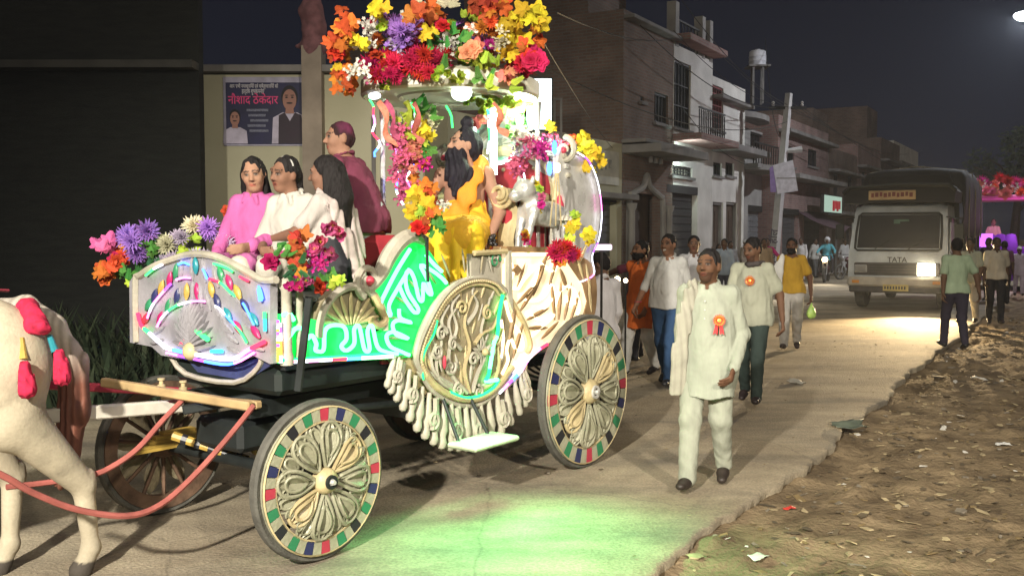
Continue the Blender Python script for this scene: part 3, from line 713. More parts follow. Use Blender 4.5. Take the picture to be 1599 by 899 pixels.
def portrait(name,cx,cy,s,vest):
    o=MB(); flat(o,[(cx-1.25*s,.03),(cx-1.15*s,cy-1.6*s),(cx-.5*s,cy-1.15*s),(cx+.5*s,cy-1.15*s),(cx+1.15*s,cy-1.6*s),(cx+1.25*s,.03)],-.019); ob=o.build(name,m_ww,po)
    if vest:
        o=MB(); flat(o,[(cx-.8*s,.03),(cx-.75*s,cy-1.4*s),(cx-.35*s,cy-1.15*s),(cx,cy-1.9*s),(cx+.35*s,cy-1.15*s),(cx+.8*s,cy-1.4*s),(cx+.95*s,.03)],-.023); o.build('vest',m_vest,ob)
    o=MB(); flat(o,ellp(cx,cy+.18*s,.56*s,.98*s),-.027); o.build('hair_print',m_hr,ob)
    o=MB(); flat(o,ellp(cx,cy-.08*s,.47*s,.9*s),-.031); flat(o,[(cx-.25*s,cy-.7*s),(cx+.25*s,cy-.7*s),(cx+.3*s,cy-1.25*s),(cx-.3*s,cy-1.25*s)],-.029); o.build('face_print',m_sk,ob)
    o=MB(); 
    for e_ in(-1,1): flat(o,ellp(cx+e_*.2*s,cy+.12*s,.09*s,.07*s,10),-.035); flat(o,ellp(cx+e_*.2*s,cy+.3*s,.14*s,.04*s,10),-.035)
    flat(o,ellp(cx,cy-.36*s,.22*s,.07*s,12),-.035); o.build('features_print',m_hr,ob)
portrait('large_portrait',.77,.68,.17,True); portrait('small_portrait',.135,.40,.115,False)
def text_obj(txt,size,loc,m,parent,name,ext=.002,R=None,align='LEFT',fitw=None):
    c=bpy.data.curves.new(name,'FONT'); c.body=txt; c.size=size; c.extrude=ext; c.align_x=align; c.offset=size*.012
    t=bpy.data.objects.new(name,c); COL.objects.link(t)
    bpy.context.view_layer.update(); dg=bpy.context.evaluated_depsgraph_get()
    me=bpy.data.meshes.new_from_object(t.evaluated_get(dg)); bpy.data.objects.remove(t)
    if len(me.vertices)==0: return None
    w=max(v.co.x for v in me.vertices)-min(v.co.x for v in me.vertices)
    me.materials.clear(); me.materials.append(m); s=1 if not fitw else fitw/max(w,1e-3)
    return inst(name,me,parent,TRS(loc,R if R is not None else Matrix.Rotation(PI/2,3,'X'),(s,1 if not fitw else 1,1)))
text_obj('नौशाद ठेकेदार',PH*.17,(PW*.06,-.03,PH*.61),m_pk,po,'pink_headline',fitw=PW*.58)
text_obj('आप सभी नगरवासियों एवं क्षेत्रवासियों को',PH*.075,(PW*.08,-.03,PH*.84),m_pt,po,'top_line',fitw=PW*.56)
text_obj('हार्दिक शुभकामनाएं',PH*.09,(PW*.22,-.03,PH*.76),m_pt,po,'second_line',fitw=PW*.26)
for k in range(5):
    q=MB(); flat(q,[(.27+.02*k%.05,.50-.075*k),(.52-.03*(k%2),.50-.075*k),(.52-.03*(k%2),.535-.075*k),(.27+.02*k%.05,.535-.075*k)],-.02); q.build('small_print',mat('poster_smallprint',(.16,.17,.24),.6,0,.4,60),po)
# shed wall, closer; its unlit shade is put into a near-black colour
ds=thing('dark_building','tall wall coloured near black as if unlit with a thin ledge at far left','building',(-16,13.2,0))
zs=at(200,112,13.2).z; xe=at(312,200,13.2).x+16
b=MB(); b.box((xe/2,.1,4.4),(xe,.2,9.0)); b.build('wall',mat('shed_wall',(.010,.011,.009),.95,0,.4,2.5,.3,20,stretch=(1,1,6)),ds)  # raised past the frame so the upper left stays dark
me=MB().box((0,0,0),(xe,.03,.05)).mesh('rib',mat('shed_rib',(.011,.012,.010),.95,0,.5,1.2))
for k in range(0): inst('rib',me,ds,TRS((xe/2,-.016,.3+k*.24)))
MB().box((xe/2,-.14,zs+.06),(xe,.28,.10)).build('ledge',mat('slab_dark',(.05,.048,.042),.9,0,.3,2),ds)
# weeds at the foot of the shed
wd=MB()
for k in range(2600):
    x=random.uniform(-9.5,-3.2); y=random.uniform(9.4,12.9); h=random.uniform(.2,.8)*(1.25 if y>11 else .7); a=random.uniform(0,6.28); lx,ly=math.cos(a)*h*.5,math.sin(a)*h*.5; w=.02+.02*random.random()
    pts=[Vector((x,y,0)),Vector((x+lx*.4,y+ly*.4,h*.6)),Vector((x+lx,y+ly,h*.95))]; sd=Vector((-math.sin(a),math.cos(a),0))*w
    wd.add([pts[0]-sd,pts[0]+sd,pts[1]+sd*.8,pts[1]-sd*.8,pts[2]],[(0,1,2,3),(3,2,4)],random.randint(0,1))
tag(wd.build('weeds',[mat('weed_a',(.018,.032,.013),.8,0,.3,3),mat('weed_b',(.03,.042,.018),.8,0,.3,3)]),kind='stuff')
# rubble slabs and yellow crate behind the carriage front
g=ground(240,590); 
for k,(dx,dy,sx_,h) in enumerate([(-.5,.5,.9,.16),(.3,.1,.8,.12),(-.1,.9,1.1,.2),(.7,.8,.7,.15)]):
    tg=tag(MB().box((0,0,h/2),(sx_,.5,h),bev=.03).build('stone_slab',m_conc),['grey stone slab lying flattest by the weeds','short stone slab in the pile nearest the far wheel','thickest stone slab at the back of the pile','small stone slab at the pile end behind the front panel'][k],'stone slab','stone slabs heaped by the weeds')
    tg.location=(g.x+dx,g.y+dy,.02); tg.rotation_euler=(.06*k,.05,.5*k)
cr=thing('yellow_crate','yellow slatted crate standing at the weedy verge behind carriage','crate',ground(205,560)+Vector((0,1.2,0)),.4)
m_yel=mat('yellow_plastic',(.42,.27,.04),.6,0,.2,6)
for k in range(5): MB().box((-.18+.09*k,-.2,.35),(.05,.03,.7),bev=.008).build('slat',m_yel,cr); MB().box((-.18+.09*k,.2,.35),(.05,.03,.7),bev=.008).build('slat',m_yel,cr)
for zz in(.06,.35,.66): MB().box((0,0,zz),(.46,.37,.05)).build('frame',m_yel,cr)
# ------------------------------------------------------------------ pole, boards, wires
tp=-9.3; s_p=fac(1212,367,tp)[0]; pb_=road(s_p,tp); Yp=pb_.y
pole=thing('utility_pole','leaning whitewashed concrete utility pole carrying square boards','utility pole',(pb_.x,pb_.y,0))
top=at(1232,146,Yp)-pb_; bot=at(1207,420,Yp)-pb_; dirp=(top-bot).normalized(); base=bot-dirp*(bot.z/dirp.z)
R_=basis(dirp); b=MB(); b.tube([base-dirp*.3,top],[.19,.13],4); b.build('shaft',mat('pole_concrete',(.42,.41,.40),.85,0,.25,2),pole)
MB().box(top-dirp*.5,(1.3,.08,.1)).build('crossarm',m_iron,pole)
for k in(-1,0,1): MB().lathe([(.03,0),(.06,.05),(.03,.09),(.06,.13),(0,.18)],8,Matrix.Translation(top-dirp*.5+Vector((.5*k,0,.06)))).build('insulator',mat('porcelain',(.5,.48,.45),.3),pole,True)
hd=at(1240,236,Yp)-pb_; MB().tube([hd+Vector((-.3,0,0)),hd+Vector((.25,-.05,.05))],[.07,.12],8).build('lamp_head',mat('lamp_white',(.6,.6,.62),.4),pole,True)
for pts,lab in(([(1207,258),(1238,250),(1246,298),(1214,303)],'white square board tied to the leaning pole'),([(1202,262),(1209,258),(1212,300),(1203,300)],'narrow purple edged board behind the white board on the pole')):
    P=[at(x,y,Yp-.3+(.0 if len(lab)<46 else .2)) for x,y in pts]; c=sum(P,Vector())/4
    bo=thing('notice_board',lab,'board',c); MB().prism([(p.x-c.x,p.z-c.z) for p in P],lambda a,b_,t:(a,t,b_),-.02,.02).build('face',mat('board_white' if len(lab)<46 else 'board_violet',(.62,.60,.66) if len(lab)<46 else (.30,.2,.45),.6),bo)
    if len(lab)<46: MB().box((0.02,-.025,(P[0].z+P[2].z)/2-c.z),((P[1].x-P[0].x)*.95,.006,.03)).build('crease',m_plaster_g,bo)
txt=text_obj('मैरिज हॉल',.34,Vector((base.x+.02,-.2,.7)),mat('pole_text',(.08,.07,.09),.8,0,0),pole,'painted_text',R=Matrix.Rotation(PI/2,3,'X')@Matrix.Rotation(PI/2-.09,3,'Z'))
def wire(a,b,sag,label,r=.014):
    P=[a.lerp(b,k/24)-Vector((0,0,sag*4*(k/24)*(1-k/24))) for k in range(25)]
    tag(MB().tube(P,r,4).build('overhead_wire',m_iron),label,'wire','overhead wires strung along the street')
tw=pb_+top-dirp*.4
wire(tw,road(90,-8.5,6.2),.6,'overhead wire running from the pole into the distance'); wire(tw+Vector((.4,0,0)),road(92,-8.2,5.4),.9,'lower overhead wire sagging from pole toward the truck')
wire(tw,at(1050,-20,24),.4,'overhead wire from the pole up past the white house roof'); wire(tw-Vector((.4,0,.1)),at(1000,40,23),.5,'second overhead wire crossing the white house front')
wire(at(845,60,11),at(960,235,26),.1,'thin wire dropping from flower canopy side to shop roof',.008); wire(at(850,105,16),at(1230,190,Yp),.6,'faint wire crossing the dark brick side wall',.012)
for q_,(a_,b_,s_) in enumerate([((1052,48,27),(1240,168,Yp),.5),((1110,70,30),(1300,190,48),.6),((870,20,14),(1050,60,27),.2),((1236,160,Yp),(1440,235,78),.9),((1060,160,27.5),(1180,260,34),.4)]):
    wire(at(*a_),at(*b_),s_,['wire from the white house parapet down to the pole','wire from grey house roof to the lit shop roof','short wire entering the brick house top from the left','long slack wire running low over the lit signboard','service cable across the white house upper floor'][q_],.012)
wire(tw-Vector((0,0,.9)),at(1195,60,40),1.6,'slack cable looping beside the leaning pole'); 
# bright lit board on the shop roof behind the canopy
zb=at(820,205,20); lb=thing('lit_hoarding','blazing white lit hoarding board above the shop behind canopy','hoarding',(at(820,160,19.5).x,19.5,0))
a=at(820,122,19.5); c=at(863,205,19.5); w_=c.x-a.x
MB().box((w_/2,0,(a.z+c.z)/2),(w_,.15,a.z-c.z),bev=.02).build('case',m_iron,lb); MB().box((w_/2,-.085,(a.z+c.z)/2),(w_-.06,.02,a.z-c.z-.06)).build('lit_face',glow('hoarding_lit',(.72,.97,1.0),3.2),lb)
for xx in(.1,w_-.1): MB().cyl((xx,.12,0),(xx,.12,c.z+.1),.04).build('post',m_iron,lb)
fr=at(866,155,20.5); f2=at(876,212,20.5); fo=thing('empty_frame','grey empty board frame beside the blazing hoarding','frame',(fr.x,20.5,0)); b=MB(); w2=f2.x-fr.x
for xx in(0,w2): b.box((xx,0,(fr.z+f2.z)/2-1),(.05,.05,fr.z-f2.z+2))
b.box((w2/2,0,fr.z),(w2+.05,.052,.05)); b.box((w2/2,0,f2.z),(w2-.05,.048,.05)); b.build('border',m_conc,fo)
# street lamp pole just outside the picture at right
sl=thing('street_lamp','tall street lamp with a bright head at the right picture edge','street lamp',(17.45,32.2,0))
MB().tube([(0,0,-.1),(0,0,7.6),(-.1,0,8.6),(-.55,-.2,8.95)],[.07,.05,.045,.04],8).build('post',m_iron,sl,True)
MB().sphere((-.72,-.3,8.88),(.42,.2,.16),10,6).build('lamp_head',glow('street_lamp_lit',(.85,.93,1),30),sl,True)
# ================================================================== CARRIAGE
car=thing('horse_carriage','ornate white festival carriage with glowing green side and flower canopy','carriage',CO,CANG)
YN=-.62   # near side plane (local)
m_cw=mat('carved_white',(.37,.345,.28),.5,0,.22,5,.25,30)
m_gold=mat('carved_cream_gold',(.44,.36,.20),.42,0,.25,6,.25,30)
m_olive=mat('carved_olive',(.26,.22,.14),.5,0,.3,7,.3,30)
m_silv=mat('silver_foil',(.62,.61,.58),.3,.35,.15,8,.2,25)
m_brown=mat('carved_brown',(.24,.15,.075),.45,0,.35,7,.3,25)
m_black=mat('chassis_black',(.018,.022,.022),.5,.2,.3,6)
m_rust=mat('rusty_iron',(.14,.085,.055),.75,.3,.4,9,.3,40)
m_red=mat('red_velvet',(.30,.02,.03),.8,0,.2,6)
m_rubber=mat('tyre_rubber',(.085,.082,.070),.8,0,.25,10,.3,60)
m_pgreen=mat('paint_green',(.03,.20,.09),.4,0,.15,8); m_pred=mat('paint_red',(.42,.04,.07),.4,0,.15,8); m_pnavy=mat('paint_navy',(.025,.03,.10),.4,0,.15,8)
m_pteal=mat('paint_teal',(.02,.20,.24),.35,0,.1,8); m_pmag=mat('paint_magenta',(.36,.02,.11),.4,0,.1,8); m_pyel=mat('paint_ochre',(.42,.28,.06),.45,0,.2,8); m_pblk=mat('paint_black',(.02,.02,.025),.4,0,.2,8)
GR=glow('led_green',(.02,1.0,.16),4.); GRC=glow('led_green_core',(.13,1.0,.36),5.5)
WW=glow('led_warm',(1.,.74,.40),4.); 
LR=glow('led_red',(1.,.03,.07),4.5); LB=glow('led_blue',(.05,.16,1.),7); LG=glow('led_bright_green',(.05,1.,.16),3.6); LP=glow('led_pink',(1.,.22,.72),4); LW=glow('led_white',(.86,.84,1.),4); LC=glow('led_cyan',(.05,.62,1.),3); LV=glow('led_violet',(.42,.1,1.),3); LO=glow('led_amber',(1.,.42,.06),3)
SD=lambda y:(lambda a,b,t:(a,y-t,b))       # side plane, t outward (toward camera side)
FD=lambda x:(lambda a,b,t:(x-t,a,b))       # front plane, t forward
def spx(pts,o=(0,0),k=1.,y=YN): return [cside(o[0]+x/k,o[1]+y_/k,y) for x,y_ in pts]
def fpx(pts,o=(0,0),k=1.,x=-.16): return [cfront(o[0]+a/k,o[1]+b/k,x) for a,b in pts]
O2=(420,360); K2=2.4975; O5=(740,360); K5=2.365; O1=(120,320); K1=3.0
def s2(pts,y=YN): return spx(pts,O2,K2,y)
def s5(pts,y=YN): return spx(pts,O5,K5,y)
def f1(pts,x=-.20): return fpx(pts,O1,K1,x)
def to_side(pts,t=.02,y=YN): return [(a,y-t,b) for a,b in pts]
def to_front(pts,t=.0,x=-.20): return [(x-t,a,b) for a,b in pts]
def sm2(pts,n=4,closed=False): return [(v.x,v.z) for v in smooth_path([(a,0,b) for a,b in pts],n,closed)]
# ---- petals / leaves used as carving
def leaf_mesh(name,m,w=.32,th=.10,groove=.35,n=7):
    """leaf lying along +Z, unit length, bulging toward -Y"""
    vs=[];fs=[]
    for i in range(n+1):
        t=i/n; hw=w*math.sin(PI*min(1,t*.93+.05))**.8
        if i==n: hw=.005
        for j in range(7):
            q=(j-3)/3; bul=th*(1-q*q)**.6 if abs(q)<1 else 0
            bul*=(math.sin(PI*min(1,t*.9+.08))**.5); bul-=groove*th*math.exp(-(q/.22)**2)
            vs.append((q*hw,-bul,t))
    for i in range(n):
        for j in range(6): a=i*7+j; fs.append((a,a+1,a+8,a+7))
    o=len(vs); vs+=[(v[0],.01,v[2]) for v in vs[::7]]+[(v[0],.01,v[2]) for v in vs[6::7]]
    for i in range(n): fs.append((i*7,i*7+7,o+i+1,o+i)); fs.append((i*7+6,o+n+1+i,o+n+2+i,i*7+13))
    mb=MB(); mb.add(vs,fs); return mb.mesh(name,m,True)
LEAF={k:leaf_mesh('carved_leaf',m) for k,m in dict(w=m_cw,g=m_gold,b=m_brown,o=m_olive).items()}
def put_leaf(parent,p,d,L,W=1.,kind='w',name='carved_leaf',T=1.,t=.0,y=YN):
    """p,d in side plane (x,z)"""
    a=math.atan2(d[0],d[1]); R=Matrix.Rotation(a,3,'Y')
    return inst(name,LEAF[kind],parent,TRS((p[0],y-t,p[1]),R,(L*W,L*T,L)))
def scroll(c,r0,turns,a0,hand=1,n=22,plane='s',y=YN,t=.03,z0=None):
    pts=[]
    for i in range(n+1):
        q=i/n; r=r0*(1-.82*q); a=a0+hand*turns*2*PI*q
        pts.append((c[0]+r*math.cos(a),c[1]+r*math.sin(a)))
    return [(a,y-t,b) for a,b in pts] if plane=='s' else [(y-t,a,b) for a,b in pts]
def add_scroll(parent,c,r,turns,a0,hand,rad0,m,y=YN,t=.03,plane='s',name='scroll'):
    P=scroll(c,r,turns,a0,hand,22,plane,y,t); N=len(P)
    return MB().tube(P,[rad0*(1-.5*i/N) for i in range(N)],7).build(name,m,parent,True)
m_wc=mat('wheel_cream',(.24,.235,.16),.42,.1,.3,5,.3,35,col2=(.43,.42,.31))
# ================= wheels
def wheel(R,x,y,steer,look,name='wheel'):
    w=bpy.data.objects.new(name,None); link(w,car); w.location=(x,y,R); w.rotation_euler=(0,0,steer)
    sgn=-1 if y<0 else 1
    # local wheel plane x-z, outward = sgn*y
    Rx=Matrix.Rotation(PI/2,4,'X')
    rusty=look=='rusty'
    m_cw=globals()['m_wc']; mr=m_rust if rusty else m_cw
    th=.034
    MB().lathe([(R-.034,-th*.8),(R-.010,-th),(R,-th*.6),(R,th*.6),(R-.010,th),(R-.034,th*.8),(R-.034,-th*.8)],48,Rx).build('tyre',m_rubber,w,30)
    MB().lathe([(R-.12,-.03),(R-.035,-.038),(R-.035,.038),(R-.12,.03),(R-.12,-.03)],48,Rx).build('rim',mr,w,30)
    if rusty:
        sp=MB().cyl((0,0,.06),(0,0,R-.11),.014,.012,6).mesh('spoke',m_rust,True)
        for k in range(14): inst('spoke',sp,w,Matrix.Rotation(2*PI*k/14,4,'Y'))
        MB().lathe([(0,-.12),(.05,-.12),(.075,-.05),(.09,0),(.075,.05),(.05,.12),(0,.12)],14,Rx).build('hub',m_rust,w,True)
        lf=MB()
        for k in range(5): lf.box((.32*0+.0,sgn*0-.17,.02+.022*k),(.62-.1*k,.06,.02))
        lf.build('leaf_spring',m_pyel,w)
        pl=LEAF['o']
        for k in range(8): inst('petal',pl,w,Matrix.Rotation(2*PI*k/8+.2,4,'Y')@TRS((0,.06*sgn,.09),None,(R*.42,R*.3,R*.55)))
        return w
    seq=[m_pred,m_cw,m_pnavy,m_cw,m_pgreen,m_cw,m_pblk,m_cw,m_pgreen,m_cw]
    nb=40; ro=R-.046
    ri=R*.74
    blocks={}
    for k in range(nb):
        mm=seq[k%len(seq)]
        if mm.name not in blocks:
            a=PI/nb*.93; pr=[(ri*math.sin(-a),ri*math.cos(a)),(ri*math.sin(a),ri*math.cos(a)),(ro*math.sin(a),ro*math.cos(a)),(ro*math.sin(a)*.5,ro*math.cos(a)*1.004),(ro*math.sin(-a)*.5,ro*math.cos(a)*1.004),(ro*math.sin(-a),ro*math.cos(a))]
            blocks[mm.name]=MB().prism(pr,lambda p,q,t:(p,sgn*t,q),.028,.05).mesh('rim_block',mm)
        inst('rim_block',blocks[mm.name],w,Matrix.Rotation(2*PI*k/nb,4,'Y'))
    MB().lathe([(ri-.012,.02),(ri-.006,.05),(ri+.006,.05),(ri+.012,.02)],40,Matrix.Rotation(-sgn*PI/2*-1 if False else (PI/2 if sgn<0 else -PI/2),4,'X')).build('rim_bead',m_gold,w,True)
    MB().lathe([(ro-.004,.02),(ro+.004,.055),(R-.034,.05)],48,Matrix.Rotation(PI/2 if sgn<0 else -PI/2,4,'X')).build('rim_bead',m_gold,w,True)
    sp=MB().cyl((0,0,.06),(0,0,R-.11),.014,.012,6).mesh('spoke',m_black,True)
    for k in range(12): inst('spoke',sp,w,Matrix.Rotation(2*PI*(k+.5)/12,4,'Y'))
    # big looped petals: each petal is three nested raised loops on a leaf body
    def petal(r0,r1,hw,n=3,m=m_cw,bw=.012,y0=.05):
        b=MB()
        for q in range(n):
            f=1-q*.42; P=[]
            for i in range(20):
                a=2*PI*i/20; t=(1-math.cos(a))/2; ww=hw*f*math.sin(a)*(.35+.75*t)
                P.append((ww,sgn*(y0+.02*math.sin(PI*t)+.012*(q)),r0+(r1-r0)*((.5+(t-.5)*f*.97)+.04*q)))
            b.tube(P,bw*(1-.12*q),6,closed=True)
        vs=[];fs=[]
        for i in range(7):
            t=i/6; w2=hw*.86*math.sin(PI*min(1,.06+t*.88))*(.35+.75*t)*1.05
            for j in range(5): q=(j-2)/2; vs.append((q*w2,sgn*(y0-.004+.040*math.sqrt(max(0,1-q*q))*math.sin(PI*(.1+.8*t))-.026*(j==2)),r0+(r1-r0)*(.04+t*.93)))
        for i in range(6):
            for j in range(4): a=i*5+j; fs.append((a,a+1,a+6,a+5))
        b.add(vs,fs)
        return b.mesh('petal',m,True)
    big=petal(R*.16,R*.73,R*.19,2,m_cw,.0115); small=petal(R*.36,R*.75,R*.135,2,m_cw,.008,.032); gold=petal(R*.16,R*.68,R*.18,2,m_gold,.0115)
    for k in range(8):
        inst('petal',big if k%4!=1 else gold,w,Matrix.Rotation(2*PI*k/8+.13,4,'Y'))
        inst('petal',small,w,Matrix.Rotation(2*PI*(k+.5)/8+.13,4,'Y'))
        for e_ in(-1,1):
            P=[]
            for i in range(17): q=i/16; rr=R*.06*(1-.75*q); a=e_*(q*1.5*2*PI)+PI/2; P.append((rr*math.cos(a),sgn*.06,R*.63+rr*math.sin(a)))
            MB().tube(P,.0065,5).build('curl',m_cw,w,True,Matrix.Rotation(2*PI*(k+.5+.28*e_)/8+.13,4,'Y'))
    Mh=Matrix.Rotation(PI/2 if sgn<0 else -PI/2,4,'X')
    MB().lathe([(0,.085),(R*.06,.09),(R*.075,.10),(R*.14,.085),(R*.165,.06),(R*.165,.02)],24,Mh).build('hub',m_gold,w,True)
    MB().lathe([(R*.05,.10),(R*.055,.112),(R*.085,.112),(R*.09,.098)],20,Mh).build('hub_ring',m_black if look!='pale' else m_silv,w,True)
    MB().lathe([(0,.13),(.012,.13),(.018,.115),(.022,.09)],6,Mh).build('hub_bolt',m_silv,w)
    MB().lathe([(0,-.16),(.05,-.16),(.06,-.02)],12,Mh).build('axle_stub',m_black,w,True)
    return w
ST=rad(-2.5)
wheel(.444,0.,-.74,rad(-2),'dark'); wheel(.588,2.67,-.74,0,'pale'); wheel(.444,.0,.74,rad(-2),'rusty'); wheel(.588,2.67,.90,0,'rusty')
# ================= chassis
b=MB()
b.box((1.35,.32,.80),(3.0,.06,.09)); b.box((1.35,-.32,.80),(3.0,.06,.09)); b.build('chassis_rail',m_black,car)
MB().cyl((0,-.74,.444),(0,.74,.444),.035).build('front_axle',m_black,car,True); MB().cyl((2.67,-.74,.588),(2.67,.9,.588),.04).build('rear_axle',m_black,car,True)
MB().box((.02,0,.62),(.30,.44,.18),bev=.03).build('turntable_box',m_black,car)
MB().box((.42,-.08,.97),(1.1,.96,.15),bev=.03).build('under_box',mat('under_green',(.010,.015,.013),.55,.1,.3,5),car)
MB().cyl((.25,-.45,.75),(1.6,-.45,.66),.022).build('brake_rod',m_black,car); MB().cyl((.3,.2,.6),(2.5,.2,.66),.03).build('drag_pole',m_black,car)
for yy in(-.45,.45):
    sp=MB()
    for k in range(5):
        L=.8-.12*k; P=[(2.67+L*(i/8-.5),yy,.66+.022*k+.10*(2*i/8-1)**2) for i in range(9)]; sp.tube(P,.014,4,flat=(Vector((0,0,1)),.7))
    sp.build('leaf_spring',m_black,car)
MB().box((1.35,0,1.06),(2.9,1.18,.04)).build('floor',m_black,car)
# yellow and black striped drag bars behind front axle
for (p,q) in(((395,705),(446,655)),((270,680),(388,718))):
    a=Vector((.0,0,0)); A_=at(p[0],p[1],5.75); B_=at(q[0],q[1],5.75)
    Mi=(Matrix.Translation(CO)@Matrix.Rotation(CANG,4,'Z')).inverted(); A_=Mi@A_; B_=Mi@B_
    o=MB().cyl(A_,B_,.028,n=8).build('striped_bar',m_pyel,car)
    for k in range(5): MB().cyl(A_.lerp(B_,.12+.18*k),A_.lerp(B_,.19+.18*k),.031,n=8).build('black_band',m_pblk,o)
# ================= front panel
arch=f1([(283,640),(280,360),(300,330),(360,290),(430,262),(520,235),(600,232),(680,250),(780,300),(870,350),(940,350),(940,740),(860,700),(720,748),(430,700),(385,660)],-.16)
m_cwf=mat('carved_lavender',(.25,.24,.26),.5,0,.2,6,.25,30); LEAF['f']=leaf_mesh('carved_leaf',m_cwf)
fp=MB().prism(arch,FD(-.16),0,.05).build('front_panel',m_cwf,car)
edge=f1([(283,640),(280,360),(300,330),(360,290),(430,262),(520,235),(600,232),(680,250),(780,300),(870,350),(938,350)],-.21)
MB().tube(to_front(sm2(edge,3),.005,-.21),.022,8).build('moulding',m_cw,fp,True)
# radiating fan in the lower middle
c0=f1([(560,690)])[0]
rib=LEAF['f']
for k in range(17):
    a=rad(-80+10*k); L=.27 if k%2==0 else .25
    inst('fan_rib',rib,fp,TRS((-.215,c0[0]+.06*math.sin(a),c0[1]+.05*math.cos(a)),Matrix.Rotation(-PI/2,3,'Z')@Matrix.Rotation(-a if False else a,3,'Y'),(L*.20,.42,L)))
for k,(w,mm) in enumerate([(.055,m_gold)]): MB().sphere((-.23,c0[0],c0[1]+.01),w,12,8).build('fan_boss',mm,fp,True)
# carved pale leaves behind the gems
for k in range(34):
    a=rad(-88+176*(k%17)/16); r=.36 if k<17 else .52
    y=c0[0]+r*1.25*math.sin(a); z=c0[1]+r*math.cos(a)*.9
    if z>c0[1]+.02 and -.72<y<.54 and z<1.60-.5*abs(y+.1)**2.2:
        inst('carved_leaf',LEAF['f'],fp,TRS((-.212,y,z-.05),Matrix.Rotation(-PI/2,3,'Z')@Matrix.Rotation(a,3,'Y'),(.055,.22,.14)))
gem=[(325,460,m_pgreen),(355,420,m_pnavy),(420,470,m_pgreen),(465,430,m_pnavy),(430,350,m_pmag),(380,520,m_pmag),(515,410,m_pyel),(568,410,m_pmag),(670,455,m_pnavy),(725,515,m_pteal),(728,365,m_pmag),(685,330,m_pgreen),(805,470,m_pnavy),(850,530,m_pteal),(775,570,m_pmag),(860,590,m_pmag),(388,385,m_pyel),(770,410,m_pyel),(462,315,m_pgreen),(560,290,m_pteal),(640,400,m_pyel),(310,520,m_pred)]
gm={}
for x,y,mm in gem:
    if mm.name not in gm: gm[mm.name]=leaf_mesh('gem',mm,.30,.16,.0,6)
    p=f1([(x,y+34)],-.22)[0]; a=math.atan2(p[0]-c0[0],p[1]-c0[1]+.12)*.75
    inst('gem',gm[mm.name],fp,TRS((-.222,p[0],p[1]),Matrix.Rotation(-PI/2,3,'Z')@Matrix.Rotation(a,3,'Y'),(.085,.10,.10)))
# LED rope, segment colours
def led(parent,pts,mats,r=.0068,plane='f',x=-.235,t=0.,n=5,name='light_strip',y=YN,base=None):
    P=sm2(pts,n); N=len(P); k=len(mats)
    for i,mm in enumerate(mats):
        a=int(i*(N-1)/k); b_=int((i+1)*(N-1)/k)
        if b_<=a or mm is None: continue
        seg=P[a:b_+1]; seg=to_front(seg,t,x) if plane=='f' else to_side(seg,t,y)
        MB().tube(seg,r,6).build(name,mm,parent,True)
led(fp,f1([(375,570),(400,525),(450,480),(520,455),(600,452),(660,480),(720,540),(770,600),(795,645)],-.235),[LP,LW,LG,LW,LP,None,LW,LB,LG,LG])
led(fp,f1([(330,530),(340,500),(360,460),(410,400),(440,370)],-.235),[LP,LW,LP,LV]); led(fp,f1([(620,345),(650,355),(680,370),(720,410),(770,450),(800,500),(830,560)],-.235),[LR,LR,LG,LG,None,LB,LB])
led(fp,f1([(322,330),(360,300),(400,280)],-.235),[LG,LW]); led(fp,f1([(475,278),(500,270),(525,280)],-.235),[LB]); led(fp,f1([(640,275),(700,295),(745,325),(790,350),(850,380),(870,440)],-.235),[LG,LG,None,LR,None,LB])
led(fp,f1([(590,300),(600,320),(610,345)],-.235),[LB]); led(fp,f1([(465,350),(500,340),(530,342)],-.235),[LP])
led(fp,f1([(285,505),(300,560),(340,600),(390,645),(430,672),(560,700),(720,722),(800,680),(880,640)],-.235),[LR,LR,LG,LW,LW,LW,LB,LW,LW,LP,LR],.012)
led(fp,f1([(430,690),(540,715),(720,745),(840,690)],-.22),[LP,LV,LB,LP],.008); led(fp,f1([(480,655),(525,610)],-.235),[LR]); led(fp,f1([(560,590),(615,630)],-.235),[LG,LG],.014); led(fp,f1([(630,685),(680,685)],-.235),[LC],.012)
led(fp,f1([(890,500),(892,590)],-.22),[LG,LC],.009); led(fp,f1([(860,390),(868,450)],-.225),[LB],.012)
for k in range(14):
    p=f1([(946,545+k*14)],-.2)[0]; MB().sphere((-.205,p[0]-.0,p[1]),.010,6,4).build('light_dot',[LV,LP,LW,LO][k%4 if k<9 else 3],fp)
# lower toe board shell under the panel
toe=f1([(430,690),(510,790),(740,830),(850,760),(860,700),(720,748)],-.22)
tb=MB().prism(toe,FD(-.12),.0,.02).build('toe_board',mat('toe_blue',(.04,.05,.12),.4,0,.3,5),car)
MB().tube(to_front(sm2(f1([(430,690),(510,790),(740,830),(850,760),(862,700)],-.15),3),.0,-.15),.016,6).build('moulding',m_cw,tb,True)
# near front corner posts
p=cside(436,437)
for x,r in((-.13,.028),(-.04,.02)): MB().lathe([(r*1.3,1.08),(r*1.3,1.12),(r,1.15),(r,1.48),(r*1.4,1.50),(r*1.4,1.53),(r*.6,1.55),(0,1.56)],10,Matrix.Translation((x,YN-.02,0))).build('corner_post',m_cw,car,True)
# box sides/top behind the front panel
MB().box((.22,.0,1.24),(.62,1.14,.27),bev=.02).build('bench_box',m_black,car)
MB().box((.34,.0,1.40),(.62,1.10,.06),bev=.025).build('bench_seat',mat('bench_vinyl',(.05,.055,.05),.4,0,.2,6),car)
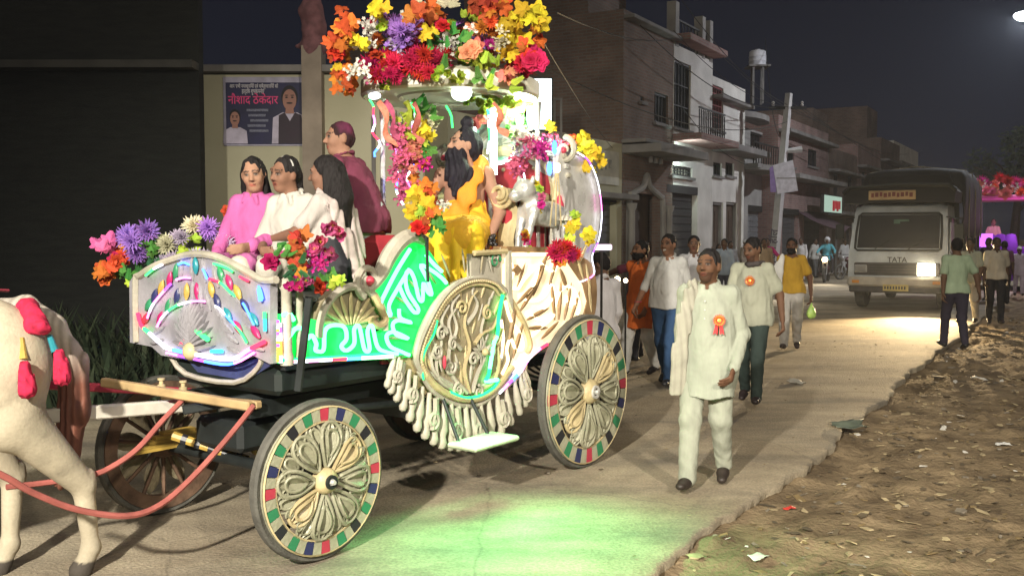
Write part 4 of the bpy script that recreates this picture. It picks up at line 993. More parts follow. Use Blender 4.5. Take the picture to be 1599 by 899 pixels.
# ================= side: green glowing strip and swoop
def side_panel(poly,name,m,t=.04,y=YN,n=0):
    P=sm2(poly,n,True) if n else poly
    return MB().prism(P,SD(y),0,-t).build(name,m,car)
m_gpan=mat('green_panel',(.02,.42,.10),.4,0,.12,8,emit=(.005,1,.09),estr=.8)
strip=s2([(44,325),(44,518),(480,500),(556,492),(575,440),(560,390),(520,330),(470,375),(430,400),(390,385),(330,372),(250,360),(190,350),(130,335)])
sp_=side_panel(strip,'side_strip',m_gpan)
sw=s2([(410,235),(440,170),(480,95),(520,55),(560,38),(600,55),(640,100),(690,190),(700,225),(660,290),(610,330),(585,400),(556,492),(500,430),(450,340),(420,300)])
sw_=side_panel(sm2(sw,3,True),'side_swoop',m_gpan,.036,YN-.001)
for pts in ([(548,72),(500,150),(458,230),(432,290),(445,315),(472,330),(466,290),(500,225),(545,150)],[(505,215),(530,270),(565,318),(580,305),(540,240),(530,180),(545,155),(565,190),(582,262),(597,270),(600,205),(618,240),(632,246),(615,190),(590,135),(640,160),(672,185),(690,205)],
            [(505,305),(510,340),(552,358),(500,350),(480,368),(495,405),(540,420),(485,395),(456,410),(470,450),(510,470),(545,485)],[(70,425),(100,382),(128,385),(145,420),(165,408),(182,440),(180,466),(210,465),(215,395),(240,370),(290,375),(300,420),(280,450),(300,467),(330,440),(330,384),(350,375),(370,462),(390,462),(382,392),(400,372),(420,450),(452,472),(500,480)],[(50,330),(75,322),(95,350)],[(610,95),(640,130),(672,160)]):
    P=to_side(sm2(s2(pts,YN-.03),5),.035); MB().tube(P,.0120,6).build('light_tube',GRC,sw_,True)
P=to_side(sm2(s2([(48,505),(300,490),(480,478),(545,480)],YN-.03),4),.03); MB().tube(P,.010,6).build('light_tube',GR,sp_,True)
# coloured bottom LED line
led(sp_,s2([(70,512),(150,507),(480,490)],YN-.03),[LW,LO,LW,LR,LW,LB,LW,LP,LW,LR,LB,LW,LP,LW],.011,'s',t=.035,n=14)
led(sp_,s2([(42,360),(44,430),(46,515)],YN-.03),[LW,LV,LW,LO,LO,LW],.010,'s',t=.03,n=10)
# cream outer scroll moulding above the swoop and the volute
P=to_side(sm2(s2([(372,232),(400,205),(430,160),(455,105),(490,55),(525,28),(560,22),(600,40)]),4),.02); N=len(P)
MB().tube(P,[.030+.022*math.sin(PI*i/N) for i in range(N)],8).build('crest_moulding',m_cw,car,True)
c=s2([(372,195)])[0]; vo=add_scroll(car,c,.10,1.4,rad(250),-1,.026,m_cw,name='volute'); MB().sphere((c[0],YN-.045,c[1]),.03,10,7).build('volute_eye',m_pred,vo,True)
P=to_side(sm2(s2([(395,250),(420,300),(440,345),(415,370),(385,350)]),4),.03); MB().tube(P,.024,7).build('scroll_moulding',m_gold,car,True)
# shell fan between flowers and swoop
c=s2([(320,385)])[0]
sh=MB().prism([(c[0]+.28*math.cos(a),c[1]+.26*math.sin(a)) for a in np.linspace(0,PI,16)],SD(YN+.01),0,-.05).build('shell_fan',m_olive,car)
for k in range(9):
    a=rad(-80+20*k); put_leaf(sh,(c[0]+.05*math.sin(a),c[1]+.03),(math.sin(a),math.cos(a)*1.0+.01),.21,.22,'g',t=.0,T=.5,y=YN)
P=to_side([(c[0]+.26*math.cos(a),c[1]+.25*math.sin(a)) for a in np.linspace(-.1,PI+.1,22)],.02); MB().tube(P,.024,7).build('moulding',m_cw,sh,True)
# ================= medallion (egg shaped)
ctr=(736,525)
MEDP=[(556,495),(572,425),(606,345),(650,270),(700,218),(760,188),(820,182),(870,196),(908,232),(926,300),(944,380),(950,450),(932,525),(880,598),(800,652),(720,648),(640,606),(588,560)]
med=MB().prism(sm2(s2(MEDP),3,True),SD(YN-.015),0,-.05).build('medallion',m_olive,car)
LT=s2([(588,560),(560,500),(574,425),(608,345),(652,270),(702,218),(760,188),(820,182),(870,196),(906,230),(920,275)]); LB_=s2([(575,520),(630,598),(700,642),(760,656),(820,646),(885,598),(935,530)])
MB().tube(to_side(sm2(LT,4),.03),[.014+.016*math.sin(PI*min(1,i/24)) for i in range(41)],8).build('frame_ring',m_cw,med,True)
MB().tube(to_side(sm2(LB_,4),.03),.024,8).build('frame_ring',m_gold,med,True); MB().tube(to_side([(p[0],p[1]-.045) for p in sm2(LB_,4)],.02),.016,8).build('frame_ring',m_cw,med,True)
MB().tube(to_side(sm2(s2([(606,560),(592,500),(606,430),(636,355),(676,285),(722,240),(772,214),(822,210),(864,224),(886,252)]),4),.03),.011,6).build('frame_ring',m_gold,med,True)
bd=MB().sphere((0,0,0),.0115,6,4).mesh('bead',m_gold,True)
LTs=sm2(s2([(596,560),(574,500),(590,427),(622,350),(663,277),(711,228),(765,200),(821,195),(867,209),(897,240)]),7)
for p in LTs: inst('bead',bd,med,TRS((p[0],YN-.045,p[1])))
def mp(x,y): return s2([(x,y)])[0]
MR=random.Random(8)
# long tendrils rising from the foot like plumes
for k,pts in enumerate([[(760,630),(700,560),(690,470),(720,380),(700,300),(730,250)],[(770,630),(750,540),(770,450),(750,360),(775,270),(800,235)],[(780,630),(800,560),(830,480),(815,390),(840,300),(850,260)],[(740,630),(660,590),(640,520),(660,440),(650,380)],[(790,630),(860,590),(885,520),(880,450),(900,380)],[(700,600),(640,560),(620,500),(640,440)],[(735,460),(700,420),(690,350),(720,300)],[(790,440),(820,400),(860,380),(880,330)],[(760,360),(790,320),(800,280),(780,245)],[(680,400),(660,350),(690,290)]]):
    P=to_side(sm2(s2(pts),5),.028); N=len(P); MB().tube(P,[.017*(1-.6*i/N) for i in range(N)],6).build('tendril',[m_cw,m_gold,m_cw][k%3],med,True)
for (x,y,L,a,kd) in [(680,610,.17,-75,'w'),(655,585,.18,-55,'w'),(640,555,.18,-38,'g'),(628,520,.17,-22,'w'),(622,485,.16,-10,'g'),(640,450,.15,-25,'w'),(650,410,.14,-20,'g'),(668,375,.14,-32,'w'),(690,340,.15,-40,'g'),(715,300,.14,-28,'w'),(742,268,.13,-10,'g'),(785,255,.13,12,'w'),(820,262,.13,25,'g'),(850,285,.13,35,'w'),(868,330,.14,35,'g'),(880,375,.14,30,'w'),(888,430,.15,22,'g'),(890,490,.16,30,'w'),(878,540,.16,45,'w'),(850,585,.17,62,'g'),(810,615,.16,75,'w'),(720,600,.15,-30,'w'),(745,600,.17,-8,'g'),(775,600,.17,10,'w'),(800,590,.15,32,'g'),(700,560,.14,-35,'w'),(690,510,.13,-30,'g'),(715,470,.14,-18,'w'),(735,420,.14,-10,'g'),(760,380,.15,4,'w'),(785,400,.13,20,'g'),(810,350,.13,22,'w'),(735,340,.13,-15,'w'),(765,310,.12,2,'g'),(835,440,.13,28,'w'),(850,500,.13,30,'g'),(760,530,.15,0,'g'),(735,545,.13,-20,'w'),(790,540,.13,20,'w')]:
    p=mp(x,y); a=rad(a); put_leaf(med,p,(math.sin(a),math.cos(a)),L*.95,.30,kd,T=.8,t=.015)
c=mp(812,470)
for k in range(10): a=2*PI*k/10; put_leaf(med,(c[0]+.01*math.sin(a),c[1]+.01*math.cos(a)),(math.sin(a),math.cos(a)),.085,.45,'w',T=.6,t=.035)
MB().sphere((c[0],YN-.07,c[1]),.026,10,7).build('rosette_eye',m_gold,med,True)
for (x,y,r,h,a0) in((655,400,.055,1,0),(735,300,.05,-1,180),(835,320,.05,1,90),(690,530,.055,-1,30),(640,470,.05,1,200),(780,500,.05,1,0),(850,470,.05,-1,180),(720,620,.05,1,90),(800,625,.045,-1,90),(700,440,.045,1,60),(870,420,.045,-1,20)):
    add_scroll(med,mp(x,y),r,1.4,rad(a0),h,.012,MR.choice([m_cw,m_gold]),t=.04)
q=mp(655,510); put_leaf(med,(q[0],q[1]-.06),(-.2,1),.15,.28,'w',t=.04,T=.6); MB().sphere((q[0],YN-.065,q[1]),(.014,.014,.045),8,6).build('red_bud',m_pred,med,True)
# green light edges of the medallion
led(med,s2([(652,350),(640,400),(618,440),(600,480),(592,520),(598,580)],YN-.03),[GR],.006,'s',t=.04)
led(med,s2([(905,250),(890,330),(885,400),(870,440),(860,500),(850,560),(840,585),(885,580)],YN-.03),[GR,GR,GRC,GRC,GR,GRC],.014,'s',t=.045)
led(med,s2([(700,628),(760,650),(820,640),(870,610),(890,580)],YN-.03),[GR],.010,'s',t=.045)
# ray leaves around medallion left side (dark olive spikes)
for k in range(9):
    a=rad(195-14*k); px=ctr[0]+100*math.cos(a); py=ctr[1]-100*math.sin(a); p=spx([(px,py)])[0]; q=spx([(ctr[0]+135*math.cos(a),ctr[1]-135*math.sin(a))])[0]
    d=(q[0]-p[0],q[1]-p[1]); put_leaf(sw_,p,d,math.hypot(*d)*1.1,.17,'o',T=.6,t=.012)
# ================= seat side and rear panel
ss_=side_panel(s5([(-8,86),(100,82),(105,240),(60,205),(20,190),(-8,188)]),'seat_side',m_cw,.04,YN+.004)
MB().tube(to_side(s5([(-8,83),(112,76)]),.02),.020,6).build('moulding',m_gold,ss_,True)
for (x,y,dx,dy,mm) in((45,110,1,.2,'w'),(62,150,-.3,1,'w'),(80,120,.4,1,'w')): put_leaf(ss_,s5([(x,y)])[0],(dx,dy),.12,.3,mm,t=.01,T=.4)
add_scroll(ss_,s5([(75,112)])[0],.06,1.2,0,1,.010,m_pgreen,t=.01)
MB().prism(s5([(112,75),(122,75),(128,300),(112,260)]),SD(YN-.012),0,.03).build('corner_post',m_cw,car)
rail=MB().prism(s5([(108,58),(330,62),(330,82),(108,78)]),SD(YN-.01),.02,-.10).build('top_rail',m_brown,car)
m_lit=mat('backlit_acrylic',(.8,.7,.52),.4,0,.1,5,emit=(1.,.80,.50),estr=.62)
rear_poly=s5([(118,80),(330,78),(345,120),(400,200),(415,260),(400,320),(330,380),(270,420),(180,500),(120,570),(98,560),(105,240)])
rp=side_panel(rear_poly,'rear_panel',m_lit,.035,YN)
# warm light tubes tracing the carving
for pts in ([(130,100),(150,150),(135,200),(165,215),(190,180),(240,130),(225,200),(190,250),(230,260),(265,240),(290,200),(300,240),(260,290)],[(120,260),(140,330),(175,380),(185,430),(160,440),(140,400),(125,440),(130,480),(108,530)],[(300,290),(320,230),(350,205),(380,230),(395,280),(385,310)],[(250,120),(300,150),(310,100)],[(105,330),(112,400),(104,470)],[(200,300),(250,330),(300,310),(260,350),(210,395)],[(130,90),(240,88),(320,88)],[(345,240),(352,280),(372,250),(378,290)]):
    MB().tube(to_side(sm2(s5(pts,YN-.03),5),.02),.0115,6).build('light_tube',WW,rp,True)
# brown carved leaves standing in front of the light
for (x,y,dx,dy,L,w) in((150,270,1,.55,.30,.2),(160,300,1,.9,.34,.18),(185,330,1,.25,.30,.2),(190,360,.9,-.05,.26,.22),(210,240,.6,1,.34,.18),(225,160,.9,.9,.22,.25),(270,200,.5,1,.26,.2),(290,330,-.15,1,.3,.2),(305,330,.1,1,.3,.2),(325,330,.35,1,.3,.2),(345,340,.6,1,.28,.2),(120,420,.3,1,.30,.25),(135,470,.5,1,.28,.24),(240,400,1,.5,.26,.22),(150,210,.6,1,.2,.2),(310,140,.5,-.8,.2,.4)):
    n_=math.hypot(dx,dy); put_leaf(rp,s5([(x,y)])[0],(dx/n_,dy/n_),L,w,'b',T=.55,t=.02)
dm=s5([(145,125),(162,145),(145,165),(128,145)]); MB().prism(dm,SD(YN-.01),0,.03).build('diamond_stud',m_brown,rp)
MB().tube(to_side(sm2(s5([(112,230),(150,290),(185,360),(200,420),(190,450)]),4),.02),.020,7).build('rope_moulding',m_gold,rp,True)
# curved brown back hull
hull=s5([(330,85),(345,120),(400,200),(415,260),(408,310),(440,320),(452,260),(450,180),(430,120),(390,95)])
hb=side_panel(sm2(hull,3,True),'back_hull',m_brown,.5,YN-.004)
for (x,y,dx,dy) in((430,300,-.2,1),(400,180,-.5,1),(425,220,-.3,1),(380,130,.6,.8)): put_leaf(hb,s5([(x,y)])[0],(dx,dy),.22,.25,'g',T=.5,t=.01)
# lower hull skirt and pink LED line, frill
skirt=s2([(480,500),(556,492),(600,575),(680,640),(790,660),(890,600),(990,510),(1010,520),(1000,560),(900,640),(800,690),(700,680),(600,630),(520,545)])
sk_=side_panel(sm2(skirt,3,True),'lower_skirt',m_gold,.05,YN+.01)
led(sk_,s5([(92,598),(130,560),(170,520),(210,460),(270,418)],YN-.03),[LW,LP,LV,LB,LW,LP,LW,LP,LR],.011,'s',t=.035,n=8)
dm_=MB(); dm_.lathe([(0,0),(.012,-.004),(.014,-.04),(.022,-.10),(.026,-.14),(.018,-.17),(.022,-.19),(.024,-.205),(.018,-.225),(0,-.235)],10); drop=dm_.mesh('drop',m_cw,True)
cur=MB()
P=[]
for i in range(17): q=i/16; rr=.05*(1-.7*q); a=-PI/2+q*2.6*PI; P.append((rr*math.cos(a),0,-.12+rr*math.sin(a)))
cur.tube([(0,0,0),(.01,0,-.06)]+P,.013,6); curl=cur.mesh('drop_curl',m_cw,True)
low=sm2(s2([(485,515),(530,560),(590,640),(660,690),(730,705),(800,705),(880,670),(960,600),(985,560)]),5)
Ln=len(low)
for i in range(0,Ln,2):
    s_=.95+.45*math.sin(PI*i/Ln); p=low[i]
    inst('drop',drop,car,TRS((p[0],YN-.02-.012*(i%2),p[1]+.06),Matrix.Rotation(rad(22-44*i/Ln),3,'Y'),s_))
    if i%3==0: inst('drop_curl',curl,car,TRS((p[0]+.02,YN-.05,p[1]+.02),Matrix.Rotation(rad(22-44*i/Ln),3,'Y'),s_*.9*(1 if i%4 else -1) if False else s_*.9))
# far side body (plain)
far=[rear_poly,sm2(skirt,3,True),s5([(-48,85),(100,82),(105,240),(60,300),(0,400),(-70,300),(-70,110)])]
b=MB()
for k,pl in enumerate(far): b.prism(pl,lambda a,bb,t:(a,t,bb),.60+.003*k,.64+.003*k)
b.build('far_side_panel',m_cw,car)
MB().box((2.2,.0,1.18),(1.1,1.16,.22)).build('rear_box',m_black,car); MB().box((1.25,0,1.02),(1.2,1.16,.05)).build('step_floor',m_red,car)
MB().box((1.55,0,.78),(.9,.9,.5),bev=.15).build('belly',m_black,car)
# folding step plate
a=cside(750,688,-.85); 
MB().box((a[0],-.88,a[1]),(.46,.24,.035),bev=.012).build('step_plate',mat('step_pale',(.45,.50,.36),.5,0,.2,6),car)
for xx in(-.15,.15): MB().cyl((a[0]+xx,-.8,a[1]),(a[0]+xx*.8,-.6,.8),.012).build('step_bracket',m_black,car)
# ================= throne
tx=2.62
bk=[(-.50,1.6),(-.52,2.15),(-.40,2.36),(-.2,2.42),(0,2.45),(.2,2.42),(.40,2.36),(.52,2.15),(.50,1.6)]
th_=MB().prism(sm2(bk,3),lambda a,b_,t:(tx+t,a,b_),0,.10).build('throne_back',m_red,car)
for yy in(-.3,0,.3):
    for zz in(1.85,2.1,2.3): MB().sphere((tx-.005,yy+(.15 if zz==2.1 else 0),zz),.018,8,5).build('button',m_gold,th_,True)
MB().tube([(tx-.01,a,b_) for a,b_ in sm2(bk,3)],.05,8).build('frame_moulding',m_gold,th_,True)
# wavy pale crest and fan shell
cz=2.42
for k,(dz,sc,mm) in enumerate([(.0,1,m_cw),(.07,1.02,m_silv),(.14,.96,m_cw)]):
    P=[(tx+.02-.03*k,y_,cz+dz+.10*math.cos(y_*6.0)*sc-.16*abs(y_)) for y_ in np.linspace(-.62,.62,30)]
    MB().tube(P,[.045*math.sin(PI*(i+1.5)/32)**.4 for i in range(30)],7).build('crest_wave',mm,th_,True)
for e_ in(-1,1): add_scroll(th_,(e_*.60,2.42),.10,1.3,rad(90),-e_,.026,m_cw,y=tx,t=.02,plane='f',name='crest_scroll'); MB().sphere((tx-.04,e_*.60,2.42),.028,8,6).build('crest_eye',m_pred,th_,True)
fc=(0.02,2.60); fs_=MB().prism([(fc[0]+.24*math.cos(a),fc[1]+.25*math.sin(a)) for a in np.linspace(0,2*PI,24)[:-1]],lambda a,b_,t:(tx+t-.02,a,b_),0,.05).build('fan_shell',mat('mint_paint',(.28,.52,.36),.45,0,.15,6),th_)
for k in range(11):
    a=rad(-100+20*k); inst('fan_rib',LEAF['w'],fs_,TRS((tx-.03,fc[0]+.02*math.sin(a),fc[1]-.10),Matrix.Rotation(-PI/2,3,'Z')@Matrix.Rotation(a,3,'Y'),(.30*.14,.1,.30)))
MB().tube([(tx-.05,fc[0]+.24*math.cos(a),fc[1]+.25*math.sin(a)) for a in np.linspace(-PI*.75,PI*.25-.5,16)],.016,6).build('light_tube',glow('led_mintwhite',(.75,1,.92),3),fs_,True)
# arms: gold scrolls
for yy in(-.42,.42):
    P=smooth_path([(2.16,yy,1.55),(2.10,yy,1.75),(2.16,yy,1.92),(2.10,yy,2.04),(2.04,yy,2.07)],5); ar=MB().tube(P,.07,8,flat=(Vector((1,0,0)),.8)).build('throne_arm',m_gold,car,True)
    MB().box((2.33,yy,1.80),(.5,.09,.5),bev=.03).build('arm_panel',m_red,ar); MB().cyl((2.6,yy,2.06),(2.10,yy,2.08),.045).build('arm_roll',m_gold,ar,True)
    P=[]
    for i in range(26): q=i/25; rr=.105*(1-.85*q); a=PI+q*2*PI*1.35; P.append((2.04-.03*q,yy+rr*math.cos(a),2.07+rr*math.sin(a)))
    MB().tube(P,.017,7).build('arm_scroll',m_gold,ar,True)
MB().box((2.3,0,1.52),(.68,.9,.36),bev=.04).build('throne_seat',m_red,car)
# side hood: pale shell sweeping up behind the throne, LED edge
hd=[cside(x,y,-.60) for x,y in [(884,432),(905,440),(926,428),(923,400),(934,372),(938,330),(932,285),(918,252),(900,238),(876,232),(872,270),(884,330),(870,400)]]
hp=MB().prism(sm2(hd,3,True),lambda a,b_,t:(a,-.60+t,b_),0,.05).build('hood_side',m_silv,car)
he=[cside(x,y,-.62) for x,y in [(905,440),(926,428),(923,400),(934,372),(938,330),(932,285),(918,252),(900,238)]]
led(hp,he,[LW,LP,LW,LW,LV,LW,LW,LP,LW,LW,LV,LW],.005,'s',t=.01)
# bent back shell joining both sides
nA=14; A_=np.linspace(-.60,.60,nA); Z_=np.linspace(1.45,2.45,8); 
P=np.array([[3.0+.22*math.cos(a/.60*PI/2)+.05*math.sin(z*4),a,z] for a in A_ for z in Z_]); o=inst('hood_back',np_mesh('hood_back',P,grid_mesh(None,nA,8),m_brown),car); o.modifiers.new('t','SOLIDIFY').thickness=.03
# ================= canopy
cx,cyy,cr=1.97,.0,.64
cn=MB().lathe([(0,2.84),(cr*.9,2.80),(cr,2.785),(cr+.02,2.80),(cr+.02,2.90),(cr-.02,2.92),(cr*.6,2.99),(0,3.02)],40,Matrix.Translation((cx,cyy,0))).build('canopy_roof',mat('canopy_white',(.62,.62,.50),.45,0,.1,5),car,35)
MB().lathe([(cr*.55,2.80),(cr*.6,2.785),(cr*.62,2.80)],36,Matrix.Translation((cx,cyy,0))).build('inner_ring',m_cw,cn,True)
posts=[(1.62,.36),(2.42,-.02),(2.44,-.46),(1.66,.60)]
for k,(x,y) in enumerate(posts[:3]):
    MB().lathe([(.03,1.6),(.022,1.7),(.018,2.6),(.03,2.78)],8,Matrix.Translation((x,y,0))).build('canopy_post',m_silv,car,True)
for k,(x,y,mm) in enumerate([(2.42,-.06,glow('led_tube_mint',(.72,1,.85),9)),]):
    MB().cyl((x,y,2.25),(x,y,2.78),.024,n=8).build('light_tube',mm,cn,True)
# floodlight under the canopy and its own light
fl=cfront(725,150,1.75); 
MB().sphere((1.72,fl[0],fl[1]+.02),(.075,.075,.06),12,8).build('flood_bulb',glow('flood_white',(.85,1,.82),7),cn,True)
w_=cworld(2.36,-.34,2.70); lamp('canopy_flood','POINT',w_,60,(.78,1,.72),None,.06)
for x,y in((600,125),(585,150)): q=cfront(x,y,1.4); MB().sphere((1.4,q[0],q[1]),(.03,.06,.025),8,6).build('small_bulb',LW,cn,True)
# green accents and dangling light strings
def dangle(parent,p,q,mats,r=.008,sway=.02):
    n=len(mats)*2+1
    pts=[Vector(p).lerp(Vector(q),i/(n-1))+Vector((sway*math.sin(i*1.3),sway*math.cos(i*.9),0)) for i in range(n)]
    for i,mm in enumerate(mats): MB().tube(pts[2*i:2*i+3],r,5).build('light_strip',mm or m_silv,parent,True)
q0=cfront(580,155,1.5); q1=cfront(590,245,1.5); dangle(cn,(1.5,q0[0],q0[1]),(1.5,q1[0],q1[1]),[LG,LR,LP,LW,LR,LW,LB])
for (xa,ya,xb,yb,u,ms) in((645,160,640,300,1.62,[LG,LW,LP,LW,LP,LB,LW,LP]),(612,210,626,320,1.6,[LW,LP,LW,LB,LW]),(805,170,815,290,2.44,[LG,LC,LG,LW,LP,LW]),(760,160,765,240,2.35,[LC,LW,LG,LW]),(700,165,706,200,1.7,[LG,LG])):
    q0=cfront(xa,ya,u); q1=cfront(xb,yb,u); dangle(cn,(u,q0[0],q0[1]),(u,q1[0],q1[1]),ms,.008)

# the green light panel throws its own light over the road beside it
lamp('green_panel_light','SPOT',cworld(1.25,-1.04,1.0),290,(.22,1,.34),ground(830,850),.35,120,1.)
# ================================================================== FLOWERS
FC=dict(orange=(.62,.16,.03),yellow=(.66,.50,.03),lime=(.42,.55,.06),red=(.55,.02,.04),crimson=(.40,.01,.05),magenta=(.55,.03,.24),pink=(.68,.14,.30),lilac=(.34,.17,.55),pale=(.52,.44,.58),cream=(.62,.58,.40),white=(.70,.69,.62),green=(.08,.26,.05),dark=(.03,.12,.04),rust=(.42,.10,.03),coral=(.70,.22,.16))
_FT=set()
def fmat(c):
    m=mat('flower_'+c,FC[c],.6,0,.30,26,spec=.15,bump=.3,bscale=60)
    if c not in _FT: _FT.add(c); vary(m); translucent(m,.30)
    return m
def petal_quad(mb,M,L,W,curl,n=3,tip=.25,mi=0,cup=.0):
    vs=[];fs=[]
    for i in range(n+1):
        t=i/n; w=W*(math.sin(PI*(.12+.80*t))**.8)*(1 if i<n else tip); y=curl*t*t*L
        vs+=[M@Vector((-w,y+cup*w,t*L)),M@Vector((0,y-cup*w*.6,t*L)),M@Vector((w,y+cup*w,t*L))]
    for i in range(n): a=3*i; fs+=[(a,a+1,a+4,a+3),(a+1,a+2,a+5,a+4)]
    mb.add(vs,fs,mi)
# all flowers face +Z, unit radius about 1
def fl_mum(c):
    mb=MB(); r_=random.Random(3)
    for ring,(n,el,L) in enumerate([(16,8,1),(15,28,.95),(12,50,.82),(7,72,.7)]):
        for k in range(n):
            a=2*PI*(k+.5*(ring%2)+r_.uniform(-.25,.25))/n; M=Matrix.Rotation(a,4,'Z')@Matrix.Rotation(rad(90-el+r_.uniform(-8,8)),4,'X')
            petal_quad(mb,M,L*r_.uniform(.88,1.08),.105,.12,2,.5)
    mb.sphere((0,0,-.05),.22,8,5); return mb.hub().mesh('flower',fmat(c))
def fl_rose(c):
    mb=MB()
    for ring,(n,el,L) in enumerate([(6,14,1),(5,42,.85),(4,66,.66),(3,82,.5)]):
        for k in range(n):
            M=Matrix.Rotation(2*PI*(k+.4*ring)/n,4,'Z')@Matrix.Translation((0,0,-.1))@Matrix.Rotation(rad(90-el),4,'X'); petal_quad(mb,M,L,.46*L,-.35,4,.75,0,.25)
    return mb.hub().mesh('flower',fmat(c),60)
def fl_lily(c):
    mb=MB()
    for k in range(6):
        M=Matrix.Rotation(2*PI*k/6,4,'Z')@Matrix.Rotation(rad(58 if k%2 else 48),4,'X'); petal_quad(mb,M,1,.30,.45,4,.15,0,.25)
    for k in range(3): mb.tube([(0,0,0),(.1*math.cos(k*2),.1*math.sin(k*2),.5)],[.02,.035],4,1)
    return mb.hub().mesh('flower',[fmat(c),fmat('yellow')],60)
def fl_maple(c):
    mb=MB(); pts=[]
    for k,(a,r) in enumerate([(-150,.35),(-128,.62),(-108,.66),(-92,.52),(-74,.84),(-56,.90),(-38,.66),(-20,.86),(-7,1.06),(7,1.06),(20,.86),(38,.66),(56,.90),(74,.84),(92,.52),(108,.66),(128,.62),(150,.35)]): pts.append((r*math.sin(rad(a)),r*math.cos(rad(a))+.1,0))
    vs=[(0,0,.10)]+[(x,y,-.30*(x*x+y*y)+.13*math.sin(4*x+1)+.10*math.sin(7*y)) for x,y,_ in pts]+[(x*.5,y*.5+.04,.07*math.cos(7*x)) for x,y,_ in pts]
    n=len(pts); fs=[]
    for k in range(n-1): fs+=[(1+k,2+k,n+2+k,n+1+k),(0,n+1+k,n+2+k)]
    mb.add(vs,fs); mb.tube([(0,0,.05),(0,-.45,-.1)],.025,4); return mb.hub().mesh('leaf',fmat(c),70)
def fl_bunch(c):
    mb=MB(); r_=random.Random(5)
    for k in range(14):
        p=Vector((r_.gauss(0,.42),r_.gauss(0,.42),r_.gauss(0,.25))); R=Matrix.Rotation(r_.uniform(0,6),4,'Z')@Matrix.Rotation(r_.uniform(-.7,.7),4,'X')
        for q in range(5): petal_quad(mb,Matrix.Translation(p)@R@Matrix.Rotation(2*PI*q/5,4,'Z')@Matrix.Rotation(rad(65),4,'X'),.30,.12,.1,2,.6)
    return mb.hub().mesh('flower',fmat(c))
def fl_fern(c):
    mb=MB()
    for k in range(9):
        z=k/9
        for e_ in(-1,1): petal_quad(mb,Matrix.Translation((0,-.15*z*z,z*1.1))@Matrix.Rotation(e_*rad(52-20*z),4,'Y'),.5*(1-.5*z),.075,.15,2,.2)
    mb.tube([(0,0,-.2),(0,-.04,.5),(0,-.18,1.1)],.02,4); return mb.hub().mesh('leaf',fmat(c))
_FL={}
def flower_mesh(kind,c):
    if (kind,c) not in _FL: _FL[kind,c]=dict(mum=fl_mum,rose=fl_rose,lily=fl_lily,maple=fl_maple,bunch=fl_bunch,fern=fl_fern)[kind](c)
    return _FL[kind,c]
FR=random.Random(21)
def put_flower(parent,P,kind,c,size,out=None,jit=.5):
    me=flower_mesh(kind,c); P=Vector(P); loc=P-Vector(parent.location)
    d=Vector(out) if out is not None else Vector((-P.x*.15+FR.uniform(-.5,.5),-1,FR.uniform(-.2,.7)))
    d=(d.normalized()+Vector((FR.gauss(0,jit),FR.gauss(0,jit),FR.gauss(0,jit)))*.45)
    R=basis(d,Vector((FR.gauss(0,.3),FR.gauss(0,.3),1)))@Matrix.Rotation(FR.uniform(0,6.28) if kind not in('maple','fern') else FR.gauss(0,.9),3,'Z')
    if kind=='fern': R=R@Matrix.Rotation(-PI/2,3,'X')
    inst('leaf' if kind in('maple','fern') else 'flower',me,parent,TRS(loc,R,size*FR.uniform(.88,1.14)))
def px_flowers(parent,spec,Y,spread=.08,out=None,dens=1.,sc=1.):
    """spec rows: kind,colour,px,py,pixel radius[,count,jx,jy]"""
    for row in spec:
        kind,c,x,y,r=row[:5]; n,jx,jy=row[5:] if len(row)>5 else (1,0,0); n=max(1,int(round(n*dens))); r*=sc
        for k in range(n):
            yy=Y+FR.uniform(-spread,spread); P=at(x+FR.uniform(-jx,jx),y+FR.uniform(-jy,jy),yy); put_flower(parent,P,kind,c,r*yy/F_PX,out)
